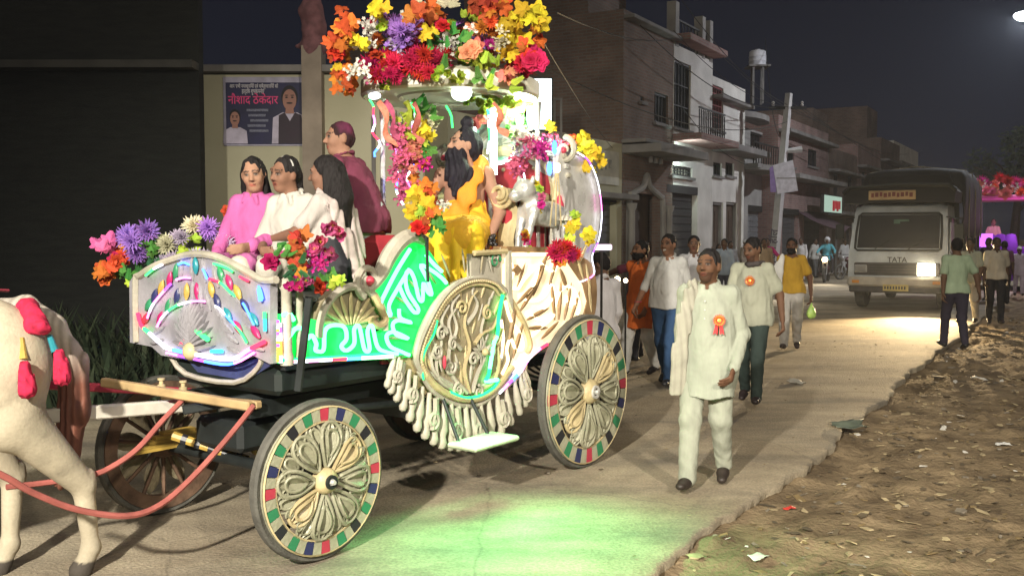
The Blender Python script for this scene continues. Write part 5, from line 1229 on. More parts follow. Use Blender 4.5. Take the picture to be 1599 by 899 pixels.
# ---- garland heaped on the canopy roof
cc=cworld(1.97,0,2.95)
gar=thing('canopy_garland','big heap of orange yellow red and purple artificial flowers on the canopy roof','flower garland',cc)
S_=[('maple','orange',545,35,26,4,14,22),('maple','orange',532,85,22,4,10,25),('maple','orange',535,128,22,4,14,14),('maple','yellow',592,15,22,3,12,10),('maple','yellow',560,70,20,2,8,14),('maple','yellow',525,108,16,1,4,4),('lily','lime',595,40,18,2,6,8),
 ('rose','red',528,80,17,2,8,6),('mum','orange',588,65,19,1,3,3),('bunch','white',572,60,18,3,10,24),('fern','lime',600,105,24,5,10,20),('lily','lime',600,125,15,4,8,16),
 ('bunch','lilac',625,52,26,5,18,22),('mum','lilac',626,48,22,2,10,14),('bunch','pale',615,70,18,2,10,10),('maple','rust',655,32,26,3,18,12),('maple','orange',664,18,22,2,14,8),('maple','yellow',668,52,20,2,10,8),
 ('rose','red',690,38,17,1,2,2),('fern','cream',655,5,26,2,8,4),('fern','cream',697,10,26,2,8,6),('lily','lime',702,40,16,2,6,10),
 ('mum','crimson',590,95,24,4,18,12),('mum','red',625,104,26,5,26,12),('mum','red',672,100,26,5,26,14),('mum','crimson',655,78,22,3,25,8),('rose','red',600,88,18,2,14,8),
 ('fern','green',712,90,28,6,24,26),('bunch','white',705,72,20,3,20,16),('lily','lime',740,104,20,6,26,20),('fern','lime',760,112,22,4,18,16),('maple','coral',735,48,18,2,8,8),('mum','orange',758,44,20,2,10,10),('mum','magenta',766,68,17,1,2,2),('maple','rust',752,14,24,4,18,12),('maple','orange',778,12,22,3,16,10),
 ('maple','yellow',800,45,26,5,16,22),('maple','yellow',830,28,26,4,14,14),('maple','yellow',790,82,22,3,12,12),('maple','orange',826,72,20,3,14,12),('rose','red',836,92,22,3,10,10),('rose','crimson',815,102,20,3,14,10),('maple','coral',798,118,18,3,10,10),('mum','red',808,110,18,2,16,8),('fern','green',690,60,24,4,40,20),('bunch','cream',780,62,16,2,12,14),('maple','green',640,120,13,3,30,8),('maple','lime',700,122,13,4,40,8)]
px_flowers(gar,S_,6.72,.24,None,2.7,.68)
px_flowers(gar,[('mum','crimson',600,118,15,3,20,5),('fern','green',745,128,18,4,20,8),('fern','lime',780,135,20,5,20,10),('lily','lime',700,118,14,4,24,5),('bunch','white',560,112,13,3,14,8),('mum','red',640,116,15,4,34,4),('maple','orange',525,60,17,3,8,16),('rose','coral',740,75,14,3,12,10),('bunch','pink',590,120,12,2,12,6)],6.5,.06)
# sides and back of the heap
for k in range(110):
    a=FR.uniform(0,2*PI); r=FR.uniform(.15,.68); p=cworld(1.97+r*math.cos(a),r*math.sin(a),3.02+FR.uniform(-.08,.5)*(1.1-r*.7))
    if (p-cc).dot(Vector((0,1,0)))<-.05: p.z=min(p.z,3.25)
    put_flower(gar,p,*FR.choice([('maple','orange'),('maple','yellow'),('mum','red'),('rose','crimson'),('bunch','lilac'),('fern','green'),('lily','lime'),('mum','orange'),('maple','rust'),('bunch','white')]),FR.uniform(.055,.085),Vector((p.x-cc.x,p.y-cc.y,.35)))
# ---- flowers bound to the canopy posts
def bound(label,cat,Y,spec,spread=.1,name='post_garland'):
    x=sum(r[2] for r in spec)/len(spec); y=max(r[3] for r in spec)
    t=thing(name,label,cat,at(x,y,Y)); px_flowers(t,spec,Y,spread,None,1.7,.78); return t
lp=bound('pink white and yellow blossoms trailing down the front canopy post','flower garland',7.0,[('bunch','pink',622,215,14,6,10,18),('bunch','pink',628,262,14,8,12,26),('bunch','coral',640,240,14,5,12,18),('bunch','white',620,195,13,4,10,14),('maple','yellow',664,205,17,5,12,10),('maple','yellow',632,222,15,3,8,10),('fern','green',660,175,22,5,16,14),('fern','lime',640,180,20,4,18,18),('rose','coral',645,240,13,4,12,10),('rose','orange',655,245,14,3,8,8),('maple','green',664,240,14,4,8,8),('bunch','magenta',666,258,13,3,8,6),('maple','lime',650,225,15,4,14,14),('bunch','cream',672,190,14,3,8,14),('bunch','pink',640,295,14,6,16,12),('maple','orange',652,285,16,3,12,10),('maple','coral',640,270,13,4,10,12)],.12)
rp_=bound('green fronds pink and mint flowers spilling over the rear canopy post','flower garland',7.35,[('fern','lime',795,160,26,9,22,22),('fern','green',806,190,24,6,14,22),('lily','lime',760,160,18,5,14,18),('lily','yellow',760,147,16,2,4,6),('maple','coral',748,188,16,2,4,6),('bunch','pink',826,228,15,5,12,12),('bunch','white',825,215,15,5,12,18),('bunch','pink',815,250,15,6,14,16),('maple','coral',800,180,15,2,6,8),('bunch','pale',820,235,14,4,12,14),('lily','lime',785,165,16,4,10,10),('bunch','cream',812,205,14,3,10,10),('lily','lime',730,158,14,4,10,8),('bunch','magenta',845,235,14,4,8,10)],.12)
bound('yellow and pink flower spray sticking out behind the throne','flower spray',7.7,[('maple','yellow',925,238,19,5,16,10),('maple','yellow',905,222,17,3,12,8),('maple','yellow',918,262,15,3,6,8),('maple','orange',893,225,16,3,10,8),('maple','yellow',862,198,15,2,6,6),('bunch','pink',868,235,17,6,16,18),('bunch','coral',885,248,15,4,10,12),('bunch','pale',858,225,14,4,10,12),('rose','magenta',870,228,12,2,8,6),('maple','yellow',935,255,15,2,4,6)],.12,'flower_spray')
# ---- bouquets on the carriage body
bq=bound('lilac and cream chrysanthemums with orange leaves on the far front corner','bouquet',6.05,[('mum','lilac',206,372,25,3,10,8),('mum','lilac',228,360,24,2,6,5),('mum','lilac',216,398,23,2,8,6),('mum','cream',305,352,23,2,4,4),('mum','lilac',322,360,22,2,8,6),('mum','cream',262,378,22,2,12,6),('mum','pale',280,376,20,2,10,6),('mum','pale',345,376,22,3,10,8),('mum','pale',316,402,22,3,14,6),('mum','pale',262,408,17,2,8,4),('maple','pink',165,384,20,4,10,8),('maple','orange',160,425,20,4,10,8),('rose','red',188,402,18,2,6,6),('maple','orange',190,390,16,3,10,12),('rose','orange',170,432,17,2,8,4),('maple','green',240,385,18,5,20,14),('maple','lime',290,385,16,4,20,14),('fern','green',200,430,20,4,12,8),('fern','dark',250,420,24,8,40,10),('maple','lime',205,438,14,3,6,6)],.1,'bouquet')
bq2=bound('pink and rust red lily bouquet tied on the near dark mast','bouquet',5.15,[('lily','pink',510,356,22,3,12,8),('lily','pink',528,366,20,2,6,6),('lily','pink',500,385,22,3,14,8),('maple','rust',466,380,24,4,8,16),('maple','rust',470,410,20,3,8,12),('lily','magenta',440,400,16,2,8,4),('rose','crimson',424,408,18,1,2,2),('lily','pink',512,395,20,2,8,8),('bunch','magenta',490,400,16,3,12,10),('rose','red',502,448,16,1,2,2),('lily','magenta',460,446,20,2,10,6),('lily','pink',478,438,17,2,8,6),('fern','green',440,388,20,5,12,14),('fern','dark',475,430,24,6,14,20),('fern','green',520,442,18,4,12,10),('maple','lime',524,440,14,3,8,8),('maple','orange',468,420,16,2,8,8)],.08,'bouquet')
MB().cyl(Vector((0,0,-.05)),at(465,610,5.12)-Vector(bq2.location),.022,n=8).build('mast',m_black,bq2)
MB().cyl(Vector((0,0,0)),at(462,400,5.12)-Vector(bq2.location),.014,n=6).build('mast',m_black,bq2)
bq3=bound('yellow lily leaves with orange blooms before the bearded man','bouquet',5.95,[('maple','yellow',652,310,21,5,14,14),('maple','lime',665,335,19,4,16,12),('maple','yellow',640,335,18,3,8,10),('maple','orange',672,302,18,4,8,14),('maple','orange',676,330,15,3,8,8),('bunch','white',692,320,12,2,3,4),('maple','green',684,352,16,3,8,8),('rose','crimson',655,355,14,2,8,4),('fern','green',665,370,16,4,10,10),('maple','rust',660,345,14,2,10,8)],.08,'bouquet')
MB().cyl((0,0,0),at(668,440,6.0)-Vector(bq3.location),.012,n=6).build('stem',m_black,bq3)
bound('red spider flowers with yellow lilies on the rear panel rail','bouquet',6.45,[('mum','red',875,392,20,4,14,8),('mum','crimson',892,400,18,3,10,8),('rose','orange',872,408,13,2,6,4),('maple','yellow',893,350,16,3,6,14),('maple','lime',890,375,14,2,4,8),('maple','yellow',916,370,17,3,6,8),('maple','lime',896,338,12,2,4,4)],.06,'bouquet')
bound('orange and green flower sprig held beside the girl in pink','sprig',6.2,[('rose','orange',358,330,13,2,4,3),('maple','lime',368,322,13,3,6,5),('bunch','white',376,345,12,2,4,6),('maple','green',380,352,14,3,5,6)],.04,'sprig')
# ribbons hanging under the canopy
for k,(x0,y0,x1,y1,c) in enumerate([(590,158,618,228,'coral'),(600,158,632,225,'pink'),(633,158,640,215,'lime'),(645,160,656,222,'coral'),(770,160,790,210,'coral')]):
    a=at(x0,y0,6.85); b_=at(x1,y1,6.95); P=[a.lerp(b_,i/10)+Vector((.03*math.sin(i*.7),.02*math.cos(i),-.03*math.sin(PI*i/10))) for i in range(11)]
    o=thing('ribbon',['coral ribbon swagging from the front edge of the canopy','pink ribbon beside the coral one under the canopy','lime ribbon hanging straight beneath the canopy middle','short coral ribbon nearest the bearded man topknot','coral ribbon at the rear post under the canopy',''][k],'ribbon',a,0,'ribbons hanging below the canopy')
    MB().tube([p-a for p in P],[.019+.007*math.sin(i*1.1+k) for i in range(11)],8,flat=(Vector((.3*math.sin(k),1,0)).normalized(),.12)).build('ribbon_cloth',fmat(c),o,True)
# ================================================================== HORSE
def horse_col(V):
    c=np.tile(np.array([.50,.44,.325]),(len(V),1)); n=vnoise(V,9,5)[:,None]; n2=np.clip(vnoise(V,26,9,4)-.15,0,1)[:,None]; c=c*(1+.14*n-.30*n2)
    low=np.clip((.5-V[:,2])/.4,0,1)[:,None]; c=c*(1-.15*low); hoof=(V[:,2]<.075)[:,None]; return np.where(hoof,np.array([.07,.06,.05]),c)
hz_=thing('white_horse','white horse seen from the rump with tasselled harness at the picture edge','horse',(-2.55,4.92,0),rad(-37))
s=SDF()
s.ell((0,-.78,1.13),(.29,.66,.33),.12).ell((0,-.22,1.20),(.265,.33,.29),.12).ell((.13,-.11,1.10),(.15,.20,.30),.1).ell((-.13,-.11,1.10),(.15,.20,.30),.1).ell((0,-1.25,1.14),(.23,.30,.34),.12)
for e_,st,hk,ft,hf in((1,(.16,-.12,.84),(.17,.26,.47),(.18,.29,.13),(.18,.25,.05)),(-1,(-.17,-.22,.82),(-.17,.06,.50),(-.18,.04,.14),(-.19,.0,.05))):
    hp_=(.15*e_,-.10,1.12)
    s.cone(hp_,st,.19,.125,.08,((1,0,0),.75)).cone((st[0],st[1]+.03,st[2]+.04),hk,.135,.066,.05).cone((hk[0],hk[1]+.035,hk[2]+.05),hk,.03,.05,.03).cone(hk,ft,.056,.042,.02).ell(ft,.052,.02).cone(ft,hf,.043,.052,.02).cone(hf,(hf[0],hf[1]-.02,.02),.052,.06,.01)
for e_,kn,ft,hf in((1,(.15,-1.42,.62),(.15,-1.40,.15),(.15,-1.45,.05)),(-1,(-.15,-1.55,.64),(-.15,-1.45,.18),(-.15,-1.47,.06))):
    s.cone((.14*e_,-1.28,1.05),kn,.13,.06,.06).cone(kn,ft,.048,.034,.02).ell(ft,.042,.02).cone(ft,hf,.036,.046,.02).cone(hf,(hf[0],hf[1]-.02,.02),.05,.058,.01)
s.cone((0,-1.35,1.25),(0,-1.80,1.72),.22,.13,.1,((1,0,0),.6)).cone((0,-1.80,1.74),(0,-2.12,1.46),.12,.065,.05,((1,0,0),.75)).ell((0,-1.86,1.70),(.075,.13,.13),.04).ell((0,-2.14,1.44),(.055,.07,.06),.03)
for e_ in(-1,1): s.cone((.05*e_,-1.74,1.82),(.06*e_,-1.74,1.94),.028,.008,.015)
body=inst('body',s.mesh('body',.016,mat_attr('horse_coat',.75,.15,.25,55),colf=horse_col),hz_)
tl=SDF(); tl.chain([(0,-.06,1.42),(0,.07,1.42),(.03,.20,1.30),(.04,.29,1.10),(.04,.29,.85),(.03,.25,.62),(.02,.22,.46)],[.04,.05,.06,.07,.075,.065,.03],.03)
def tailcol(V):
    t=np.clip((1.27-V[:,2])/.28,0,1)[:,None]; st=(.5+.5*np.sin(V[:,0]*160+V[:,1]*120+3*np.sin(V[:,2]*6)))[:,None]
    return (np.array([.50,.45,.38])*(1-t)+np.array([.17,.065,.042])*t)*(.7+.45*st)
inst('tail',tl.mesh('tail',.009,mat_attr('tail_hair',.6,.3,.2,60),disp=lambda P:.006*np.clip((1.36-P[:,2])*5,0,1)*np.sin(P[:,0]*150+P[:,1]*110+3*np.sin(P[:,2]*5))+.004*vnoise(P*np.array([1,1,.15]),40,2),colf=tailcol),hz_)
mn=SDF(); mn.chain([(0,-1.32,1.44),(0,-1.52,1.66),(0,-1.70,1.84)],[.05,.07,.05],.03); inst('mane',mn.mesh('mane',.015,mat_attr('tail_hair'),disp=lambda P:.01*np.sin(P[:,2]*90),colf=tailcol),hz_)
# harness: back strap, tassels
MB().tube(smooth_path([(.02,-.03,1.50),(.03,-.3,1.515),(.02,-.7,1.475),(0,-1.1,1.49)],5),.022,6,flat=(Vector((0,0,1)),.4)).build('back_strap',mat('harness_red',(.20,.02,.035),.7,0,.2,12),hz_,True)
MB().tube([(.31*math.sin(a),-.9,1.14+.36*math.cos(a)) for a in np.linspace(0,2*PI,24)],.02,6,closed=True).build('girth_strap',mat('harness_red',(.2,.02,.03)),hz_,True)
pm=SDF()
tp_=Vector((.17,.0,1.40))
pm.ell((0,0,0),(.075,.055,.065),.03); 
for k in range(5): a=k*1.3; pm.cone((0,0,0),(.06*math.cos(a)+.06,.03*math.sin(a),-.07),.035,.04,.02)
inst('tassel_pompom',pm.mesh('tassel_pompom',.012,mat('pompom_red',(.42,.012,.05),.9,0,.3,40),disp=lambda P:.011*vnoise(P,70,4)),hz_,Matrix.Translation(tp_))
for k,(dx,dy,L) in enumerate([(.10,.05,.16),(.13,-.09,.20)]):
    q=tp_+Vector((.10,dy,-.12)); e2=q+Vector((.08,dy*.25,-L))
    o=MB().tube([q,q.lerp(e2,.5)],[.014,.019],8).build('tassel_bead',[m_pteal,m_pyel][k],hz_,True)
    t2=SDF(); t2.cone(e2+Vector((-.01,0,.07)),e2+Vector((.01,0,-.04)),.026,.044,.02); inst('tassel',t2.mesh('tassel',.011,mat('pompom_red',(.42,.012,.05)),disp=lambda P:.009*np.sin(P[:,0]*150)*np.sin(P[:,1]*150)),hz_)
# ---- shafts, swingle tree and red traces of the carriage
Mi=(Matrix.Translation(CO)@Matrix.Rotation(CANG,4,'Z')).inverted()
def L_(x,y,Y): return Mi@at(x,y,Y)
m_shaft=mat('shaft_white',(.52,.49,.42),.6,0,.25,4); m_trace=mat('trace_red',(.30,.085,.07),.7,0,.25,10); m_wood=mat('yellow_wood',(.36,.25,.12),.7,0,.3,6)
def beam(a,b,w,h,m,name):
    d=(b-a); R=basis(d); MB().box((0,0,0),(w,h,d.length),R,bev=.008).build(name,m,car,None,Matrix.Translation((a+b)/2))
beam(L_(60,650,5.0),L_(285,633,5.62),.05,.075,m_shaft,'shaft'); beam(L_(60,600,5.5),L_(300,612,6.0),.04,.05,m_pred,'shaft')
beam(L_(160,596,5.55),L_(392,634,5.28),.05,.05,m_wood,'swingle_tree'); beam(L_(255,618,5.75),L_(405,632,5.35),.05,.045,m_wood,'cross_bar'); beam(L_(285,640,5.4),L_(440,612,5.6),.06,.05,m_black,'tongue')
for x,y in((252,600),(286,604)): MB().lathe([(0,0),(.024,0),(.024,.02),(.013,.025),(.013,.045),(.022,.05),(.022,.06),(0,.063)],10,Matrix.Translation(L_(x,y+6,5.6))).build('bolt',m_gold,car,True)
for pts in ([(292,618,5.45),(255,655,5.3),(215,700,5.15),(175,728,5.1),(143,741,5.1),(80,752,5.05),(10,760,4.9)],[(396,633,5.25),(350,690,5.1),(300,745,4.95),(250,788,4.8),(198,805,4.65),(120,795,4.5),(50,768,4.35),(0,740,4.25),(-120,690,4.0)],[(290,622,5.6),(200,640,5.4),(90,655,5.2)]):
    MB().tube(smooth_path([L_(*p) for p in pts],5),.016 if len(pts)>3 else .011,7).build('trace',m_trace,car,True)
# ================================================================== silver animal statue, lantern on the side rail
sx_,sz_=cside(824,394,-.60)
st=thing('silver_lion_statue','silver lion figure with flower collar standing on the carriage rail','statue',cworld(sx_,-.56,sz_),CANG)
s=SDF()
s.ell((.28,0,.26),(.20,.075,.09),.05).ell((.10,0,.30),(.09,.085,.12),.05).ell((.01,0,.42),(.075,.07,.075),.03).cone((.0,0,.41),(-.085,0,.375),.05,.04,.03).ell((-.10,0,.375),(.03,.035,.028),.015)
for e_ in(-1,1):
    s.cone((.05,.045*e_,.28),(-.0-.05*(e_<0),.045*e_,.02),.035,.022,.02).ell((-.02-.05*(e_<0),.045*e_,.018),(.035,.024,.018),.01).cone((.42,.045*e_,.24),(.40,.045*e_,.02),.05,.022,.02).ell((.385,.045*e_,.018),(.035,.024,.018),.01).ell((.03,.055*e_,.49),(.018,.015,.025),.012)
    s.ell((-.045,.042*e_,.435),(.012,.01,.01),.006,sub=True)
s.chain([(.46,0,.28),(.52,0,.34),(.53,0,.42)],[.018,.015,.02],.02)
st.scale=(1.12,1.12,1.08)
inst('body',s.mesh('body',.008,mat('statue_silver',(.56,.56,.54),.32,.5,.2,14,.15,50),disp=lambda P:.003*vnoise(P,70,2)),st)
for k in range(13):
    a=2*PI*k/13; c=['yellow','magenta','pink','lime'][k%4]; R=basis((-.3,math.sin(a),math.cos(a)))
    inst('collar_flower',flower_mesh('rose',c),st,TRS((.07,.10*math.sin(a),.36+.12*math.cos(a)),R,.035))
for k,c in enumerate(['lime','magenta','yellow','red']): inst('anklet_flower',flower_mesh('rose',c),st,TRS((-.03-.01*k,-.06,.03+.045*k-.06*(k>2)),basis((0,-1,.2)),.04))
lx,lz=cside(880,400,-.60)
ln=thing('dome_lantern','small pale pavilion lantern with red dome finial on the rail','lantern',cworld(lx,-.56,lz),CANG)
lathe_=MB().lathe([(.15,.27),(.14,.285),(.08,.32),(.05,.35),(.02,.36)],16).build('roof',mat('lantern_cream',(.52,.48,.40),.4,0,.2,9),ln,True)
MB().lathe([(.02,.355),(.035,.37),(.035,.40),(.022,.43),(.018,.455),(0,.475)],12).build('finial',m_pred,lathe_,True)
for k in range(6): MB().lathe([(.014,0),(.009,.03),(.009,.24),(.014,.27)],8,Matrix.Translation((.11*math.cos(k*PI/3),.11*math.sin(k*PI/3),0))).build('column',m_cw,ln,True)
MB().lathe([(0,0),(.15,0),(.15,.02),(.12,.03),(0,.03)],16).build('base',m_cw,ln,True)
hb_=at(870,262,7.05); bl=thing('hanging_bulb','small lit bulb with trailing wires above the silver statue','lamp',hb_)
MB().box((0,0,0),(.045,.03,.075),bev=.014).build('bulb',glow('hang_bulb',(1,.75,.5),5),bl); 
for dx in(-.05,-.01,.03): MB().tube(smooth_path([(dx*.2,0,-.03),(dx*.6,0,-.2),(dx,0,-.42)],4),.005,4).build('wire',m_gold,bl,True)
for x,y,c in((866,230,LB),(858,263,LB)):
    p=at(x,y,7.35); o=thing('blue_bulb','bright blue bulb among the rear pink flowers' if y<250 else 'lower pale blue bulb below the bright one','lamp',p); MB().sphere((0,0,0),(.02,.02,.055),8,6).build('bulb',c,o,True)
    MB().cyl((0,0,.04),(0,0,.09),.008,n=6).build('holder',m_iron,o)
# ================================================================== PEOPLE
def Rz(a): return np.array(Matrix.Rotation(a,3,'Z'))
def rot_head(yaw,pitch,roll): return np.array(Matrix.Rotation(yaw,3,'Z')@Matrix.Rotation(pitch,3,'X')@Matrix.Rotation(roll,3,'Y'))
STAND=dict(pel=(0,0,.93),chest=(0,0,1.24),neck=(0,.015,1.425),head=(0,-.015,1.572),
 shL=(.158,.01,1.375),elL=(.212,.04,1.10),wrL=(.225,-.05,.86),shR=(-.158,.01,1.375),elR=(-.212,.04,1.10),wrR=(-.225,-.05,.86),
 hipL=(.092,0,.89),knL=(.10,-.02,.48),anL=(.105,.02,.085),hipR=(-.092,0,.89),knR=(-.10,-.02,.48),anR=(-.105,.02,.085),toL=(.12,-.13,.03),toR=(-.12,-.13,.03))
def walk(ph=1,st=.24,arm=.16):
    d=dict(STAND); f=st
    L,Rr=('L','R') if ph>0 else ('R','L'); sx=.09 if ph>0 else -.09
    d.update({'kn'+L:(sx,-.17*st/.24,.50),'an'+L:(sx,-f,.10),'to'+L:(sx*1.2,-f-.15,.065),'kn'+Rr:(-sx,.03,.48),'an'+Rr:(-sx,f*.9,.13),'to'+Rr:(-sx*1.1,f*.9-.12,.03)})
    a=1 if ph>0 else -1
    d.update(elL=(.212,.05+.05*a,1.10),wrL=(.225,-.03+arm*a*.9,.87),elR=(-.212,.05-.05*a,1.10),wrR=(-.225,-.03-arm*a*.9,.87))
    d['pel']=(0,0,.915); d['hipL']=(.092,0,.875); d['hipR']=(-.092,0,.875); return d
SIT=dict(pel=(0,.02,.10),chest=(0,.0,.40),neck=(0,.01,.59),head=(0,-.02,.737),shL=(.145,.01,.535),elL=(.22,-.05,.28),wrL=(.14,-.28,.20),shR=(-.145,.01,.535),elR=(-.22,-.05,.28),wrR=(-.14,-.28,.20),
 hipL=(.09,0,.09),knL=(.11,-.42,.12),anL=(.11,-.40,-.30),toL=(.12,-.54,-.36),hipR=(-.09,0,.09),knR=(-.11,-.42,.12),anR=(-.11,-.40,-.30),toR=(-.12,-.54,-.36))
SITG=dict(SIT,shL=(.122,.01,.535),shR=(-.122,.01,.535),elL=(.175,-.05,.29),elR=(-.175,-.05,.29))
def person(label,loc,rz,H=1.70,pose=None,yaw=0,pitch=0,roll=0,skin=(.20,.10,.06),vox=.010,hair='short',haircol=(.012,.010,.010),beard=None,must=False,haircolf=None,top=None,bot=None,shoe=None,group=None,belly=0,sc_w=1.,smile=0,headvox=None,curl=.55):
    J={k:np.array(v,float) for k,v in {**(pose or STAND)}.items()}; k_=H/1.70
    t=thing('person',label,'person',loc,rz,group); t.scale=(k_,k_,k_)
    vox=vox/k_; R=rot_head(rad(yaw),rad(pitch),rad(roll)); HC=J['head']
    Rm=Matrix(R.tolist())
    def hp(q): return HC+R@np.array(q,float)
    s=SDF(); Y=((0,1,0),.72); fine=vox<.012
    # trunk
    s.cone(J['pel'],(J['pel']+J['chest'])/2,.145,.125+belly*.5,.05,Y).cone((J['pel']+J['chest'])/2,J['chest'],.125+belly*.5,.132,.05,Y).cone(J['chest'],J['neck']-np.array([0,0,.07]),.130,.09,.05,Y)
    s.cone(J['shL'],J['shR'],.052,.052,.05).cone(J['neck']-np.array([0,0,.05]),hp((0,.02,-.05)),.058,.054,.035)
    for S,e_ in(('L',1),('R',-1)):
        s.cone(J['sh'+S],J['el'+S],.048,.038,.03).cone(J['el'+S],J['wr'+S],.043,.027,.02)
        lw=.80 if bot else 1.
        s.cone(J['hip'+S],J['kn'+S],.085*lw,.055*lw,.05); c=J['kn'+S]*.68+J['an'+S]*.32+np.array([0,.012,0]); s.cone(J['kn'+S],c,.053*lw,.053*lw,.03).cone(c,J['an'+S],.053*lw,.034,.03)
        s.cone(J['an'+S]-np.array([0,-.02,.03]),J['to'+S],.035,.028,.02,((0,0,1),.75))
        # hand
        d=J['wr'+S]-J['el'+S]; d/=np.linalg.norm(d); n=np.array([-e_*1.,0.,0.]); n-=d*n.dot(d)
        if np.linalg.norm(n)<.3: n=np.array([0,0,-1.])-d*(-d[2])
        n/=np.linalg.norm(n); sv=np.cross(d,n)*e_  # toward thumb side (front)
        w=J['wr'+S]
        if vox<.018:
            s.cone(w,w+d*.085,.028,.037,.012,(n,.5))
            for i,(o,L) in enumerate([(-.027,.85),(-.009,1.0),(.009,1.05),(.027,.95)]):
                p=w+d*.088+sv*o; q=d.copy(); r=.0095
                for L2 in(.036,.027,.021):
                    c_=curl+.12*(1.5-i)*.3; q=q*math.cos(c_)+n*math.sin(c_); p2=p+q*L2*L; s.cone(p,p2,r,r*.9,.006); p=p2; r*=.9
            p=w+d*.025+sv*.028; q=d*.70+sv*.62+n*.35; q/=np.linalg.norm(q); p2=p+q*.045; s.cone(p,p2,.013,.011,.01); q=q*.8+d*.5; q/=np.linalg.norm(q); s.cone(p2,p2+q*.032,.011,.009,.006)
        else: s.cone(w,w+d*.14,.03,.025,.01,(n,.6))
    # head
    def he(c,r,k=.02,sub=False): s.ell(hp(c),r,k,R,sub)
    def hc(a,b,r1,r2,k=.012): s.cone(hp(a),hp(b),r1,r2,k)
    he((0,.015,.025),(.073,.092,.095),.03); he((0,-.022,-.03),(.059,.064,.086),.035); he((0,-.052,-.088),(.034,.030,.026),.03)
    he((.034,-.058,-.022),(.026,.026,.026),.03); he((-.034,-.058,-.022),(.026,.026,.026),.03)
    if fine:
        hc((-.042,-.076,.036),(.042,-.076,.036),.012,.012,.02)
        he((.031,-.102,.011),(.017,.014,.010),.012,True); he((-.031,-.102,.011),(.017,.014,.010),.012,True)
        he((.031,-.074,.011),(.0135,.0125,.0125),.004); he((-.031,-.074,.011),(.0135,.0125,.0125),.004)
        hc((-.020,-.082,-.053),(.020,-.082,-.053),.0075,.0075,.008); hc((-.017,-.081,-.063),(.017,-.081,-.063),.008,.008,.008)
    hc((0,-.084,.014),(0,-.107,-.020),.0095,.0145,.014); he((.013,-.094,-.024),(.011,.012,.009),.008); he((-.013,-.094,-.024),(.011,.012,.009),.008)
    for e_ in(-1,1): he((.076*e_,.014,-.005),(.011,.021,.033),.008)
    def colf(V):
        q=(V-HC)@R; c=np.tile(np.array(skin),(len(V),1)); ax=np.abs(q[:,0]); fr=(q[:,1]<-.045)&(np.linalg.norm(q,axis=1)<.2)
        c*=(1+.10*vnoise(V,30,3))[:,None]
        hd=np.linalg.norm(q,axis=1)<.17
        def put(m,col,a=1.): 
            mm=m.astype(float)*a; c[:]=c*(1-mm[:,None])+np.array(col)*mm[:,None]
        if beard or must or hair=='short':
            if beard=='stubble': put(fr&(q[:,2]<-.045),(skin[0]*.35,skin[1]*.35,skin[2]*.4),.75)
        put(fr&(((ax-.031)/.020)**2+((q[:,2]-.012)/.015)**2<1),tuple(x*.6 for x in skin),.7)  # shade of the eye sockets put into the skin colour
        put(fr&(((ax-.031)/.0145)**2+((q[:,2]-.011)/.0065)**2<1),(.15,.13,.115))
        put(fr&(((ax-.031)/.0065)**2+((q[:,2]-.011)/.0072)**2<1),(.01,.008,.008))
        put(fr&(ax<.048)&(ax>.013)&(np.abs(q[:,2]-.020)<.0035),(.02,.012,.01),.8)
        put(fr&(ax<.052)&(ax>.010)&(np.abs(q[:,2]-.038+.18*np.maximum(ax-.035,0))<.0058),(.015,.012,.012),.85)
        put(fr&((q[:,0]/.025)**2+((q[:,2]+.058)/.0125)**2<1),(skin[0]*.95,skin[1]*.55,skin[2]*.6))
        put(fr&(ax<.018+.01*(smile>0))&(np.abs(q[:,2]+.0575+2.*smile*q[:,0]**2*0)<.0028),(.04,.015,.012))
        if smile: put(fr&(ax<.020)&(np.abs(q[:,2]+.0572)<.0055),(.62,.60,.55)); 
        if must: put(fr&(ax<.033)&(np.abs(q[:,2]+.041+.15*ax)<.0075),(.014,.011,.01),.95)
        put(hd&(q[:,1]<-.06)&((ax-.006)**2+(q[:,2]+.030)**2<.000016),(.03,.015,.01))
        return np.clip(c,0,1)
    inst('body',s.mesh('body',vox,mat_attr('skin',.62,.16,.06,120),colf=colf),t)
    # hair
    hm=mat('hair_%d'%int(sum(haircol)*1000),haircol,.7,0,.3,60,.5,90,stretch=(1,1,.25),spec=.18)
    if hair in('short','long','topknot','tied'):
        h=SDF(); hd=lambda c,r,k=.02,sub=False:h.ell(hp(c),r,k,R,sub)
        if hair in('short','long','topknot','tied'):
            hd((0,.020,.031),(.0785,.0945,.096)); hd((0,.035,-.0),(.074,.078,.085))
            pass
            hd((0,-.106,-.012),(.078,.080,.106),.012,True); hd((.085,-.02,-.065),(.05,.05,.055),.01,True); hd((-.085,-.02,-.065),(.05,.05,.055),.01,True); hd((0,.045,-.155),(.10,.09,.08),.01,True)
        if hair in('long','topknot'):
            B=J['neck']+np.array([0,.085,-.02]); h.cone(hp((0,.07,.0)),B,.078,.085,.04).cone(B,B+np.array([0,.035,-.26]),.085,.06,.04,((0,1,0),.6))
            for e_ in((-1,1) if hair=='long' else ()): h.cone(hp((.068*e_,.03,.01)),J['neck']+np.array([.075*e_,.02,-.03]),.022,.028,.03).cone(J['neck']+np.array([.075*e_,.02,-.03]),J['neck']+np.array([.085*e_,-.05,-.15]),.028,.012,.03)
        if hair=='tied': h.cone(hp((0,.09,.0)),J['neck']+np.array([.03,.10,-.12]),.045,.02,.03)
        if hair=='topknot': hd((0,.02,.125),(.034,.036,.03),.012); hd((0,.02,.165),(.046,.048,.042),.010)
        inst('hair',h.mesh('hair',max(vox*.9,.0065),hm if haircolf is None else mat_attr('hair_powdered',.8,.1,.4,90),colf=None if haircolf is None else (lambda V:haircolf((V-HC)@R)),disp=lambda P:.006*vnoise(P*np.array([1,1,.3]),120,8)),t)
